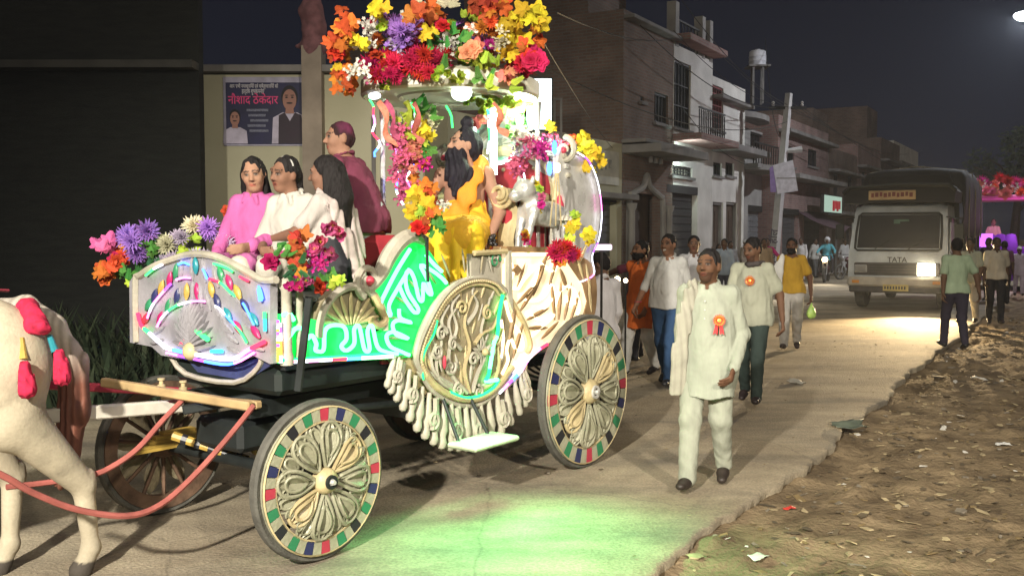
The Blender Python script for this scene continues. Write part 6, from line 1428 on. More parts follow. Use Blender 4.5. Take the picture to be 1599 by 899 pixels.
    if hair=='cap':
        h=SDF(); h.ell(hp((0,.012,.055)),(.085,.103,.075),.02,R).cone(hp((0,-.075,.055)),hp((0,-.13,.045)),.055,.045,.02,(R@np.array([0,0,1.]),.25)); inst('cap',h.mesh('cap',vox,mat('cap_white',(.6,.6,.6),.8)),t)
    if hair=='helmet':
        h=SDF(); h.ell(hp((0,.012,.03)),(.115,.13,.125),.02,R).ell(hp((0,-.13,-.03)),(.08,.07,.07),.01,R,True); inst('helmet',h.mesh('helmet',vox,mat('helmet_shell',(.5,.5,.52),.3)),t)
    if beard in('full','long'):
        b=SDF(); bd=lambda c,r,k=.03:b.ell(hp(c),r,k,R)
        bd((0,-.055,-.090),(.054,.05,.040)); bd((.052,-.015,-.062),(.018,.030,.042)); bd((-.052,-.015,-.062),(.018,.030,.042)); bd((0,-.086,-.046),(.040,.022,.014),.03); bd((.038,-.066,-.060),(.024,.026,.034)); bd((-.038,-.066,-.060),(.024,.026,.034))
        b.ell(hp((0,-.106,-.059)),(.016,.010,.005),.005,R,True)
        if beard=='long':
            c0_=hp((0,-.055,-.09)); c1=J['neck']+np.array([0,-.14,-.06]); c2=J['chest']+np.array([0,-.165,.0]); b.cone(c0_,c1,.062,.085,.04,((0,1,0),.6)).cone(c1,c2,.085,.035,.05,((0,1,0),.6))
        inst('beard',b.mesh('beard',max(vox*.9,.0065),hm,disp=lambda P:.005*np.sin(P[:,0]*130+3*np.sin(P[:,2]*20))+.003*vnoise(P,90,2)),t)
    # lower clothing
    if bot:
        wf=bot.get('w',1.); l=SDF(); l.cone(J['hipL'],J['hipR'],.097,.097,.05).cone(J['pel']+np.array([0,.0,-.02]),J['pel']+np.array([0,0,.06]),.135+belly*.4,.145+belly*.4,.05,Y)
        for S in 'LR':
            a,b_,c_=J['hip'+S],J['kn'+S],J['an'+S]; e3=c_-(b_-c_)*.03
            l.cone(a,b_,.102*wf**.5,.072*wf,.045).cone(b_,e3,.072*wf,.058*wf,.03)
        A=bot.get('fold',.006)
        def disp(P,A=A):
            z=P[:,2]; return A*(.9*(1-1.6*np.abs(vnoise(P*np.array([1.2,1.2,.30]),24,7)))+.3*vnoise(P,30,2)+.45*np.sin(z*60+P[:,0]*45+2*np.sin(P[:,1]*30))*np.clip(np.exp(-((z-J['knL'][2])/.13)**2)+np.exp(-((z-J['anL'][2]-.08)/.12)**2),0,1))
        mt=mat('cloth_%d_%d_%d'%tuple(int(x*255) for x in bot['col']),bot['col'],.88,0,.16,bot.get('ns',7),.55,14,spec=.15,stretch=(1.2,1.2,.6))
        inst(bot.get('name','trousers'),l.mesh('trousers',vox,mt,disp=disp),t)
    if top:
        kind=top.get('kind','shirt'); hem=top.get('hem',J['pel'][2]-.10); u=SDF(); mid=(J['pel']+J['chest'])/2
        u.cone(J['chest'],J['neck']-np.array([0,0,.09]),.152*sc_w,.105,.05,Y).cone(mid,J['chest'],.145+belly,.152*sc_w+belly*.2,.06,((0,1,0),.80)).cone(J['pel'],mid,.165+belly*.7,.158+belly,.06,((0,1,0),.78))
        if hem<J['pel'][2]-.12: 
            hf=(J['hipL']+J['hipR'])/2; kk=(J['knL']+J['knR'])/2; q=(J['pel'][2]-hem)/(J['pel'][2]-kk[2]); low=hf+(kk-hf)*q; low[2]=hem-.02; u.cone(J['pel'],low,.158+belly*.6,.192+belly*.2,.06,((0,1,0),.80))
        if hem<J['pel'][2]+.06: u.cone(J['hipL']+np.array([0,.0,.03]),J['hipR']+np.array([0,.0,.03]),.122,.122,.06).cone(J['hipL']+np.array([0,.0,-.06]),J['hipR']+np.array([0,.0,-.06]),.120,.120,.06)
        u.cone(J['shL'],J['shR'],.063,.063,.05)
        u.ell(J['neck']+np.array([0,-.02,.02]),(.055,.06,.05),.02,None,True)
        sl=top.get('sleeve','long')
        for S in 'LR':
            a,b_,c_=J['sh'+S],J['el'+S],J['wr'+S]
            if top.get('bare')==S: continue
            if sl=='short': u.cone(a,a+(b_-a)*.72,.063,.064,.03)
            else:
                u.cone(a,b_,.064,.052,.03)
                end=c_ if sl=='long' else b_+(c_-b_)*.12; u.cone(b_,end,.053,.043 if sl=='long' else .052,.02)
                if sl=='roll': q=b_+(c_-b_)*.10; u.cone(q,q+(c_-b_)*.10,.055,.054,.008)
        if kind in('shirt','kurta'):
            ring=[J['neck']+np.array([.066*math.sin(a),-.004-.062*math.cos(a),.012+.022*(-math.cos(a))*-1*-.9+.012]) for a in np.linspace(.35,2*PI-.35,13)]
            for i in range(12): u.cone(ring[i],ring[i+1],.016,.016,.008)
            for e_ in(-1,1): u.cone(J['neck']+np.array([.030*e_,-.068,-.005]),J['neck']+np.array([.060*e_,-.092,-.055]),.018,.010,.012)
        A=top.get('fold',.007); fx=np.array(top.get('fdir',(1.6,1.6,.5)))
        def disp2(P,A=A,fx=fx): return A*(.8*(1-1.7*np.abs(vnoise(P*fx,17,13)))+.4*vnoise(P*fx,16,5)+.35*(1-1.7*np.abs(vnoise(P*np.array([1.,1,1.3]),26,4))))
        mt=mat('cloth_%d_%d_%d'%tuple(int(x*255) for x in top['col']),top['col'],.88,0,.14,top.get('ns',6),.55,15,spec=.15,stretch=(1.3,1.3,.55))
        cut=(lambda G:hem+.008*np.sin(G[...,0]*22+G[...,1]*15)-G[...,2]) if top.get('cut',True) else None
        inst(top.get('name','shirt' if kind!='kurta' else 'kurta'),u.mesh('shirt',vox,mt,disp=disp2,cut=cut),t)
    if shoe:
        mt=mat('shoe_%d'%int(sum(shoe)*1000),shoe,.5,0,.2,12)
        for S in 'LR':
            f=SDF(); a=J['an'+S]; to=J['to'+S]; f.cone(a+np.array([0,.03,-.045]),(a+to)/2+np.array([0,0,-.012]),.042,.042,.02,((0,0,1),.9)).cone((a+to)/2+np.array([0,0,-.012]),to+np.array([0,-.01,.005]),.043,.036,.02,((0,0,1),.75)); inst('shoe',f.mesh('shoe',max(vox,.009),mt),t)
    t['_']=0; del t['_']
    return t,J,hp,k_
def button_row(t,pts,m):
    me=MB().sphere((0,0,0),(.006,.004,.006),6,4).mesh('button',m)
    for p in pts: inst('button',me,t,Matrix.Translation(Vector(p)))
def rosette(parent,p,nrm,r=.055,tail=True):
    R=basis(nrm); o=bpy.data.objects.new('rosette',None); link(o,parent); o.matrix_local=TRS(p,R)
    mg=mat('rosette_gold',(.65,.36,.05),.35,.2,.2,20); mrd=mat('rosette_red',(.55,.035,.02),.6,0,.2,20)
    for ring,(n,rr,m,z) in enumerate([(18,1.0,mrd,.004),(16,.80,mg,.012),(14,.58,mrd,.019)]):
        b=MB()
        for k in range(n): petal_quad(b,Matrix.Rotation(2*PI*k/n,4,'Z')@Matrix.Translation((0,0,z))@Matrix.Rotation(rad(78),4,'X'),r*rr,r*.16,.1,2,.8)
        b.build('pleat_ring',m,o)
    MB().lathe([(0,.030),(r*.3,.028),(r*.34,.02)],14,Matrix.Identity(4)).build('centre',mg,o,True)
    if tail:
        b=MB()
        up=R.transposed()@Vector((0,0,-1)); up.z=0; up.normalize(); sd=Vector((-up.y,up.x,0))
        for q in(-.35,.25): b.add([up*r*.7+sd*(q-.22)*r+Vector((0,0,.004)),up*r*.7+sd*(q+.22)*r+Vector((0,0,.004)),up*r*2.1+sd*(q*1.7+.33)*r+Vector((0,0,.010)),up*r*1.85+sd*(q*1.7)*r+Vector((0,0,.01)),up*r*2.1+sd*(q*1.7-.33)*r+Vector((0,0,.010))],[(0,1,2,3,4)])
        b.build('ribbon_tail',mat('rosette_scarlet',(.60,.015,.02),.6,0,.2,20),o)
    return o
HW=rad(-27)
# A ---- man in pale kurta in the foreground
def fixed(p,**kw): d=dict(p); d.update(kw); return d
P_=fixed(walk(-1,.21),elL=(.235,.06,1.09),wrL=(.205,-.13,.875),elR=(-.205,.05,1.10),wrR=(-.21,.02,.86))
gA=ground(1103,757)
t,J,hp,k=person('man in pale kurta and trousers with red rosette and scarf walking nearest the camera',(gA.x,gA.y,0),rad(-22),1.69,P_,yaw=-12,pitch=-3,skin=(.145,.072,.042),vox=.0075,must=False,beard='stubble',top=dict(kind='kurta',col=(.33,.35,.285),sleeve='long',hem=.655,fold=.007,fdir=(1.7,1.7,.28)),bot=dict(col=(.33,.345,.28),w=1.08,fold=.0045),shoe=(.03,.022,.018),belly=.035,sc_w=1.06)
rosette(t,(.105,-.158,1.20),(.22,-1,.1),.047)
button_row(t,[(.004,-.148-.02*math.sin((1.33-z)*4),z) for z in(1.33,1.27,1.21)],mat('button_white',(.6,.6,.56),.3))
sc=SDF(); sh=J['shR']
sc.chain([(-.085,.06,1.405),(-.098,-.02,1.425),(-.112,-.095,1.365),(-.135,-.165,1.2),(-.165,-.172,.95),(-.19,-.155,.70)],[.042,.044,.046,.05,.055,.06],.03,((.55,-1,0),.34))
sc.chain([(-.085,.06,1.405),(-.13,.13,1.3),(-.16,.15,1.05)],[.045,.05,.055],.03,((0,1,0),.2))
inst('scarf',sc.mesh('scarf',.0075,mat('scarf_beige',(.34,.325,.265),.9,0,.15,9,.3,200),disp=lambda P:.005*np.sin(P[:,0]*120+P[:,1]*60+P[:,2]*6+2*np.sin(P[:,2]*5)),cut=lambda G:.66-G[...,2]),t)
# B ---- man in white shirt and jeans
gB=ground(1042,600)
t,J,hp,k=person('smiling man in white shirt with rolled sleeves and blue jeans beside carriage wheel',(gB.x,gB.y,0),rad(-28),1.80,fixed(walk(1,.24),wrR=(-.33,-.12,.90),elR=(-.27,.02,1.12)),yaw=-8,skin=(.26,.135,.085),vox=.010,top=dict(kind='shirt',col=(.47,.47,.46),sleeve='roll',hem=.86,fold=.008),bot=dict(col=(.035,.075,.16),w=1.02),shoe=(.02,.02,.022),belly=.035,smile=1)
button_row(t,[(.0,-.162-.03*math.sin((1.33-z)*5),z) for z in(1.30,1.22,1.14,1.06,.98)],mat('button_white',(.6,.6,.56)))
MB().tube([(.038*math.cos(a)-.322,.038*math.sin(a)-.095,.93) for a in np.linspace(0,2*PI,14)],.006,5,closed=True).build('bracelet',m_pred,t,True)
# C ---- orange kurta man
gC=ground(1000,585)
person('bearded man in long orange kurta and white trousers behind the rear wheel',(gC.x,gC.y,0),rad(-48),1.72,walk(-1,.2),yaw=-14,skin=(.24,.12,.07),vox=.011,beard='full',top=dict(kind='kurta',col=(.62,.14,.03),sleeve='long',hem=.60,fold=.010,fdir=(1.5,1.5,.4)),bot=dict(col=(.60,.60,.58),w=1.1),shoe=(.04,.03,.03))
# D ---- white shirt behind
gD=ground(1082,560)
person('slim man in white shirt walking right behind the smiling man',(gD.x,gD.y,0),rad(-20),1.78,walk(1,.2),yaw=8,skin=(.16,.085,.055),vox=.011,top=dict(kind='shirt',col=(.46,.46,.48),sleeve='long',hem=.84),bot=dict(col=(.06,.06,.07)),shoe=(.02,.02,.02))
# E ---- grey polo man
gE=ground(1172,628)
t,J,hp,k=person('man in pale olive tee with rosette looking down behind the kurta man',(gE.x,gE.y,0),rad(-24),1.76,fixed(walk(1,.2),elL=(.27,.06,1.11),wrL=(.31,-.02,.86)),yaw=-28,pitch=14,skin=(.17,.09,.055),vox=.011,top=dict(kind='tee',col=(.36,.37,.29),sleeve='short',hem=.80,fold=.009),bot=dict(col=(.035,.05,.045)),shoe=(.03,.02,.02),belly=.03,beard='stubble')
rosette(t,(.01,-.175,1.26),(.0,-1,.1),.055,False)
s=SDF(); s.chain([(-.10,.06,1.42),(-.02,-.09,1.42),(.06,-.06,1.43),(.10,.06,1.44)],[.02,.024,.024,.02],.02); inst('neck_cloth',s.mesh('neck_cloth',.01,mat('neckcloth',(.06,.05,.05),.9)),t)
# F ---- mustard tee man with bag
gF=ground(1234,545)
t,J,hp,k=person('man in mustard tee and white trousers carrying a green bag on the road',(gF.x,gF.y,0),rad(-18),1.74,fixed(walk(-1,.16),wrL=(.29,-.02,.84),elL=(.27,.03,1.1)),yaw=-6,skin=(.13,.065,.04),vox=.011,top=dict(kind='tee',col=(.40,.24,.03),sleeve='short',hem=.86,fold=.009),bot=dict(col=(.46,.44,.41),w=1.15,fold=.009),shoe=(.05,.035,.03),beard='full')
b2=SDF(); b2.chain([(-.14,-.1,1.40),(-.19,-.16,1.2),(-.22,-.14,.98)],[.05,.07,.08],.03,((.3,-1,0),.3)); inst('shoulder_cloth',b2.mesh('shoulder_cloth',.012,mat('cloth_153_153_148',(.6,.6,.58),.9),disp=lambda P:.008*np.sin(P[:,0]*60)),t)
wl=Vector(J['wrL'])*k; hw_=Matrix.Translation(t.location)@Matrix.Rotation(rad(-18),4,'Z')@(wl+Vector((.01,-.02,-.10)))
bg_=thing('carrier_bag','small glowing green plastic carrier bag in the mustard man hand','bag',hw_)
s=SDF(); s.ell((0,0,-.19),(.075,.05,.085),.03).cone((0,0,-.10),(0,0,-.03),.03,.012,.04); inst('bag',s.mesh('bag',.009,mat('bag_green',(.42,.66,.16),.4,0,.2,14,trans=.15),disp=lambda P:.006*vnoise(P,55,2)),bg_)
# G ---- white shirt beside the hood, head hidden
gG=at(946,480,8.9); 
person('man in white shirt and trousers bending close behind the carriage hood',(gG.x-.03,9.1,0),rad(-150),1.62,fixed(walk(1,.15)),yaw=30,pitch=20,skin=(.16,.09,.06),vox=.011,top=dict(kind='shirt',col=(.60,.59,.62),sleeve='long',hem=.84),bot=dict(col=(.62,.62,.64)),shoe=(.03,.03,.03))
# H ---- pointing man
gH=at(985,480,13.6)
person('man in maroon shirt with arm stretched out before the cream shop',(gH.x+.1,13.6,0),rad(-60),1.66,fixed(walk(1,.12),elR=(-.26,-.22,1.30),wrR=(-.26,-.46,1.22)),yaw=-10,skin=(.15,.08,.05),vox=.014,top=dict(kind='shirt',col=(.12,.03,.05),sleeve='short'),bot=dict(col=(.05,.05,.06)),shoe=(.02,.02,.02))
# ---- far people on the left side of the road
m_far=[('person in brown shawl standing before the white house shutter',1103,452,.0,(.16,.11,.09),(.10,.08,.07),'short',1.66),('man wearing a pale cap beside the tin sheet doorway',1163,447,40,(.30,.25,.20),(.24,.22,.2),'cap',1.62),('man in white kurta at the foot of the leaning pole',1199,443,-20,(.60,.60,.58),(.60,.6,.58),'short',1.66),('man in white standing left of the teal motorcyclist',1250,440,-30,(.58,.58,.58),(.55,.55,.55),'short',1.68),('man in light shirt near the shop awning',1272,434,30,(.45,.45,.42),(.1,.1,.1),'short',1.64),('person in white kurta far behind the teal motorcyclist',1318,430,10,(.6,.6,.6),(.55,.55,.55),'short',1.6),('bystander in dim clothes at the arched brick porch',1012,462,25,(.18,.10,.08),(.08,.08,.09),'short',1.6),('man in tan shirt in the gap left of the mustard tee man',1192,470,-15,(.30,.22,.14),(.12,.11,.1),'short',1.7),('man in pale blue shirt walking behind the olive tee shoulder',1130,480,-25,(.30,.36,.44),(.07,.07,.09),'short',1.7),('long haired person in dull red near the grey house doors',1122,452,15,(.30,.06,.07),(.28,.06,.07),'long',1.5),('man in dim olive shirt close to the tin sheet gate',1178,455,-35,(.20,.20,.16),(.1,.1,.1),'short',1.66),('person in grey shirt half hidden behind the white shirted walkers',1140,458,10,(.30,.30,.32),(.08,.08,.1),'short',1.6)]
for lab,x,y,r,c1,c2,hr,hh in m_far:
    g=ground(x,y); person(lab,(g.x,g.y,0),rad(r),hh,walk(random.choice([-1,1]),.12) if hr!='cap' else fixed(STAND,elL=(.27,-.06,1.22),wrL=(.10,-.12,1.52)),skin=(.14,.08,.05),vox=.019,hair=hr,top=dict(kind='shirt',col=c1,sleeve='long',hem=.80 if r else .6,fold=.008),bot=dict(col=c2),shoe=(.03,.03,.03))
# ---- right side group
R_1=ground(1490,545)
person('man in pale green tee silhouetted in front of the blazing headlight',(R_1.x,R_1.y,0),rad(175),1.74,fixed(walk(1,.2),elR=(-.27,.08,1.12),wrR=(-.30,.12,.88)),yaw=0,skin=(.14,.08,.05),vox=.012,top=dict(kind='tee',col=(.30,.38,.26),sleeve='short',hem=.86),bot=dict(col=(.04,.035,.05)),shoe=(.02,.02,.02))
g=ground(1512,505); person('man in pale shirt and cream trousers just behind the headlight silhouette',(g.x,g.y,0),rad(-40),1.72,walk(-1,.2),skin=(.14,.08,.05),vox=.014,top=dict(kind='shirt',col=(.34,.36,.28),sleeve='short'),bot=dict(col=(.50,.48,.42),w=1.1),shoe=(.05,.04,.03))
g=ground(1553,506); person('man in beige shirt and black trousers walking away on the dirt shoulder',(g.x,g.y,0),rad(-20),1.74,walk(1,.14),yaw=10,skin=(.10,.06,.04),vox=.014,top=dict(kind='shirt',col=(.46,.42,.34),sleeve='short',hem=.88),bot=dict(col=(.02,.02,.025)),shoe=(.03,.02,.02))
g=ground(1590,462); person('boy in lilac white kurta pyjama by the purple float',(g.x,g.y,0),rad(-15),1.45,walk(1,.14),skin=(.2,.11,.08),vox=.018,hair='cap',top=dict(kind='kurta',col=(.62,.55,.68),sleeve='long',hem=.7),bot=dict(col=(.60,.53,.66)),shoe=(.04,.04,.04))
g=ground(1536,470); person('dark clothed man with bent arms between truck side and beige shirt man',(g.x+.1,g.y,0),rad(-60),1.72,fixed(walk(1,.1),elR=(-.3,-.05,1.2),wrR=(-.2,-.25,1.35)),skin=(.08,.05,.04),vox=.018,top=dict(kind='shirt',col=(.05,.03,.06),sleeve='long'),bot=dict(col=(.04,.04,.05)),shoe=(.02,.02,.02))
g=ground(1566,476); person('thin man in dim shirt standing right of the beige shirt man',(g.x,g.y,0),rad(150),1.64,walk(-1,.1),skin=(.12,.07,.05),vox=.018,top=dict(kind='shirt',col=(.14,.06,.12),sleeve='short'),bot=dict(col=(.05,.05,.06)),shoe=(.02,.02,.02))
# ---- people riding on the carriage
def seat(x,y,z): return cworld(x,y,z)
t,J,hp,k=person('girl in pink shirt with open mouth seated farthest on the carriage bench',seat(.36,.25,1.50),rad(-8),1.52,fixed(SITG,head=(.02,-.05,.735),elR=(-.17,-.14,.27),wrR=(-.15,-.36,.12),wrL=(.10,-.30,.24)),yaw=14,pitch=12,roll=-6,skin=(.34,.19,.125),vox=.0085,hair='long',top=dict(kind='shirt',col=(.40,.095,.26),sleeve='long',hem=.0,fold=.008),bot=dict(col=(.35,.10,.24)),shoe=(.3,.28,.24))
t,J,hp,k=person('girl in white shirt seated between the pink girl and the long haired girl',seat(.44,-.01,1.48),rad(-22),1.56,fixed(SITG,head=(-.02,-.04,.735),elR=(-.17,-.10,.28),wrR=(-.05,-.26,.24)),yaw=-16,pitch=8,roll=8,skin=(.22,.115,.075),vox=.0085,hair='tied',top=dict(kind='shirt',col=(.40,.385,.345),sleeve='roll',hem=.0,fold=.008),bot=dict(col=(.45,.42,.36)),shoe=(.3,.28,.24))
MB().tube([Vector(hp((.083*math.sin(a),.01,.03+.088*math.cos(a)))) for a in np.linspace(-1.2,1.2,14)],.006,5).build('hair_band',m_silv,t,True)
t,J,hp,k=person('girl with long dark hair and white dupatta seen from behind on the bench',seat(.58,-.20,1.48),rad(-112),1.56,fixed(SITG,head=(0,-.03,.74),elR=(-.20,-.22,.36),wrR=(-.12,-.44,.36),elL=(.24,-.10,.34),wrL=(.18,-.34,.30)),yaw=20,pitch=8,skin=(.20,.105,.07),vox=.0085,hair='long',top=dict(kind='shirt',col=(.40,.365,.34),sleeve='short',hem=.26,fold=.008),bot=dict(col=(.03,.03,.035)),shoe=(.1,.08,.07))
s=SDF(); s.cone((0,.0,.34),(0,.03,.06),.155,.19,.06,((0,1,0),.8)); inst('kurti',s.mesh('kurti',.01,mat('kurti_black',(.028,.028,.034),.85,0,.3,9),disp=lambda P:.006*vnoise(P,30,3)),t)
s=SDF(); s.chain([(.10,-.02,.60),(.12,.12,.50),(.10,.20,.30),(.06,.26,.08),(.02,.32,-.06)],[.035,.045,.05,.05,.045],.03,((.2,1,.3),.3)).chain([(-.10,-.02,.60),(-.12,.10,.50),(-.06,.19,.30),(.0,.25,.12)],[.04,.05,.055,.05],.03,((0,1,.3),.3))
inst('dupatta',s.mesh('dupatta',.009,mat('dupatta_cloth',(.38,.32,.30),.85,0,.25,14),disp=lambda P:.009*np.sin(P[:,0]*80+P[:,2]*25+2*np.sin(P[:,2]*14))),t)
t,J,hp,k=person('young man in maroon shirt with pink powdered hair sitting high and looking left',seat(1.10,.0,1.77),rad(-108),1.62,fixed(SIT,chest=(0,-.10,.38),neck=(0,-.17,.555),head=(0,-.215,.695),shL=(.155,-.15,.505),shR=(-.155,-.15,.505),elL=(.22,-.16,.26),elR=(-.22,-.16,.26),wrR=(-.16,-.34,.14),wrL=(.14,-.36,.14)),yaw=46,pitch=2,skin=(.28,.15,.10),vox=.009,haircolf=lambda q:np.array([.03,.014,.016])+np.clip(1-(np.linalg.norm(q-np.array([.03,.05,.08]),axis=1)/.085)**2+.25*vnoise(q,60,3),0,1)[:,None]*np.array([.10,.012,.05]),top=dict(kind='shirt',col=(.13,.03,.055),sleeve='long',hem=.03,fold=.009),bot=dict(col=(.42,.48,.50)),shoe=(.05,.05,.05))
# bearded man in saffron robe on the throne
PS=fixed(SIT,head=(0,-.02,.742),shL=(.165,.01,.54),shR=(-.165,.01,.54),elL=(.27,-.02,.27),wrL=(.25,-.20,.10),elR=(-.27,-.08,.30),wrR=(-.22,-.30,.20),knL=(.17,-.40,.11),knR=(-.17,-.42,.11),anL=(.15,-.36,-.34),anR=(-.15,-.36,-.34),toL=(.17,-.50,-.38),toR=(-.17,-.50,-.38))
t,J,hp,k=person('bearded holy man in saffron yellow robe sitting bare armed on the throne',seat(1.97,-.13,1.67),rad(-14),1.76,PS,yaw=-50,pitch=-4,skin=(.36,.20,.14),vox=.008,hair='topknot',beard='long',haircol=(.014,.012,.018),curl=.9)
m_saf=mat('robe_saffron',(.66,.36,.02),.75,0,.18,8,.2,120); m_yel2=mat('robe_yellow',(.68,.44,.015),.75,0,.12,6,.2,120)
s=SDF(); s.cone(J['pel']+np.array([0,0,-.02]),J['pel']+np.array([0,-.01,.18]),.17,.155,.08,((0,1,0),.8)).cone((-.09,0,.08),(-.16,-.42,.11),.125,.105,.12).cone((.09,0,.08),(.16,-.42,.11),.125,.105,.12)
for y_ in(-.08,-.2,-.3,-.4): s.cone((-.10,y_,.11-.02*(y_<-.35)),(.10,y_,.11-.02*(y_<-.35)),.105,.105,.10)
inst('robe',s.mesh('robe',.0085,m_saf,disp=lambda P:.0045*vnoise(P*np.array([1.6,.7,1.2]),20,5)+.004*np.sin(P[:,1]*70+2*np.sin(P[:,0]*9))),t)
s=SDF()
for x in np.linspace(-.20,.20,5): s.cone((x,-.44,.12),(x*1.05,-.46,-.42),.075,.085,.04)
inst('robe_fall',s.mesh('robe_fall',.0085,m_yel2,disp=lambda P:.010*np.sin(P[:,0]*48+.8*np.sin(P[:,2]*6))+.004*vnoise(P,20,3),cut=lambda G:-.40-G[...,2]),t)
s=SDF(); s.chain([(.10,.12,.50),(.125,.02,.61),(.11,-.12,.52),(.07,-.17,.38),(.0,-.165,.25),(-.06,-.15,.16)],[.035,.045,.05,.055,.06,.08],.04,((.3,-1,.2),.3))

inst('sash',s.mesh('sash',.0085,mat('robe_orange',(.62,.22,.015),.75,0,.15,8,.3,90),disp=lambda P:.0045*np.sin(P[:,0]*75+P[:,2]*22)),t)
bd_=bpy.data.objects.new('prayer_beads',None); link(bd_,t); me=MB().sphere((0,0,0),.017,7,5).mesh('bead',mat('bead_black',(.015,.012,.012),.4),True); wl=Vector(J['wrL'])
for i in range(26):
    a=i*.9; rr=.045+.012*math.sin(i*2.3); inst('bead',me,bd_,Matrix.Translation(wl+Vector((.0+rr*math.cos(a),-.075+rr*math.sin(a),-.03+.03*math.sin(i*1.7)))))
# footrest/seat box so that riders sit on something solid
MB().box((1.18,0,1.50),(.40,.70,.56),bev=.05).build('rear_facing_seat',m_red,car)
MB().box((1.95,-.12,1.49),(.36,.66,.30),bev=.05).build('throne_cushion',m_red,car)
# ================================================================== TRUCK
TRZ=math.atan2(-RN.y*-1,RN.x) if False else math.atan2(RN.y,RN.x)
tk=thing('cargo_truck','pale blue cargo truck with one blazing headlight and dark tarpaulin load','truck',(9.05,22.75,0),TRZ)
m_cab=mat('truck_paint',(.50,.54,.56),.45,0,.2,2.5,.1,30); m_tarp=mat('tarpaulin',(.013,.014,.017),.8,0,.35,2,.4,10); m_grille=mat('grille_dark',(.05,.045,.045),.6,0,.3,6); m_chrome=mat('dull_chrome',(.4,.4,.4),.35,.5,.2,5)
HWD=1.10
# cab shell: lofted profile (y depth, z) along x with raked screen
prof=[(.02,.52),(-.02,.75),(-.03,1.28),(.03,1.42),(.33,2.30),(.42,2.46),(.60,2.52),(1.65,2.52),(1.70,2.40),(1.70,.62)]
def loft(mb,prof,xs,mi=0,tuck=.05):
    rows=[]
    for x in xs:
        q=1 if abs(x)<HWD-.1 else 0
        rows.append([Vector((x*(1-.0 if z<1.3 else 1-.07*(z-1.3)/1.2),y+(tuck*(1-q)),z-(.05*(1-q) if z>2.3 else 0))) for y,z in prof])
    n=len(prof); vs=[p for r in rows for p in r]; fs=[]
    for i in range(len(xs)-1):
        for j in range(n-1): a=i*n+j; fs.append((a,a+1,a+n+1,a+n))
    fs.append(tuple(range(n))); fs.append(tuple(range((len(xs)-1)*n,len(xs)*n))[::-1]); mb.add(vs,fs,mi)
b=MB(); loft(b,prof,[-HWD,-HWD+.06,-HWD+.16,-.5,0,.5,HWD-.16,HWD-.06,HWD]); cab=b.build('cab',m_cab,tk,35)
def ws(u,v,o=-.015): # point on the windscreen plane
    y=.03+(.33-.03)*v; z=1.42+(2.30-1.42)*v; return Vector((u*(1-.07*(z-1.3)/1.2),y+o,z))
g=[ws(-.92,.06),ws(.92,.06),ws(.94,.95),ws(-.94,.95)]; nn=Vector((0,-.946,.323))
MB().add(g+[p-nn*-.0+Vector((0,.02,0)) for p in g],[(0,1,2,3),(7,6,5,4),(0,4,5,1),(1,5,6,2),(2,6,7,3),(3,7,4,0)]).build('windscreen',mat('screen_glass',(.012,.013,.015),.35,0,.3,3,spec=.25),cab)
fr=[ws(-.90,.0),ws(-.96,.05),ws(-.98,.5),ws(-.97,.93),ws(-.91,.99),ws(.91,.99),ws(.97,.93),ws(.98,.5),ws(.96,.05),ws(.90,.0)]; MB().tube(fr,.028,6,closed=True).build('screen_gasket',m_black,cab,True)
for x,e_ in((-.5,-1),(.25,-1)): MB().tube([ws(x,.03,-.05),ws(x+.32,.30,-.04)],.009,4).build('wiper',m_black,cab)
for k in range(2): MB().box(ws(.05-.1*k,.80-.06*k,-.03),(.34-.2*k,.01,.05)).build('screen_sticker',mat('sticker_green',(.08,.16,.12),.6),cab)
# grille band, bumper, plates
MB().box((0,-.035,.98),(1.9,.05,.30),bev=.02).build('grille',m_grille,tk); 
for k in range(4): MB().box((0,-.066,.88+.065*k),(1.2,.02,.022)).build('grille_slat',m_black,tk)
MB().box((0,-.10,.68),(2.16,.20,.22),bev=.04).build('bumper',mat('bumper_cream',(.36,.33,.28),.6,0,.25,3),tk); MB().box((0,-.07,.50),(2.1,.10,.16),bev=.03).build('valance',m_grille,tk)
np_=MB().box((.02,-.21,.55),(.56,.02,.15)).build('number_plate',mat('plate_yellow',(.45,.36,.12),.6),tk)
for k in range(8): MB().box((-.21+.062*k,-.222,.55),(.035,.006,.07)).build('plate_mark',m_pblk,np_)
text_obj('TATA',.17,Vector((-.20,-.045,1.145)),mat('badge_dark',(.05,.05,.055),.4,.3,0),tk,'badge_letters',.008)
# lamps: one dead, one blazing
hl=MB().box((-.80,-.05,.98),(.30,.06,.19),bev=.02).build('headlight',m_chrome,tk); MB().box((-.80,-.085,.98),(.24,.02,.14),bev=.01).build('lens',mat('lens_dull',(.25,.25,.24),.2,0,.1),hl)
hl=MB().box((.66,-.05,.98),(.42,.06,.32),bev=.04).build('headlight',m_chrome,tk); MB().box((.66,-.09,.98),(.38,.03,.28),bev=.012).build('lens',glow('headlamp_lit',(1,.88,.62),26),hl)
for x in(-.88,.9): MB().box((x,-.215,.68),(.16,.02,.07)).build('indicator',mat('indicator_amber',(.5,.2,.02),.3),tk)
for e_ in(-1,1):
    MB().tube([(e_*1.02,.28,2.2),(e_*1.3,.10,2.15),(e_*1.32,.10,1.75)],.015,5).build('mirror_arm',m_black,tk); MB().box((e_*1.32,.08,1.86),(.20,.05,.36),bev=.02).build('mirror',m_black,tk)
    d_=MB().box((e_*1.098,.95,1.35),(.03,1.1,1.45),bev=.01).build('door',m_cab,tk); MB().box((e_*1.075,.95,1.92),(.07,.85,.5)).build('side_glass',mat('screen_glass',(.02,.02,.02)),d_); MB().box((e_*1.12,1.35,1.35),(.03,.14,.03)).build('handle',m_black,d_)
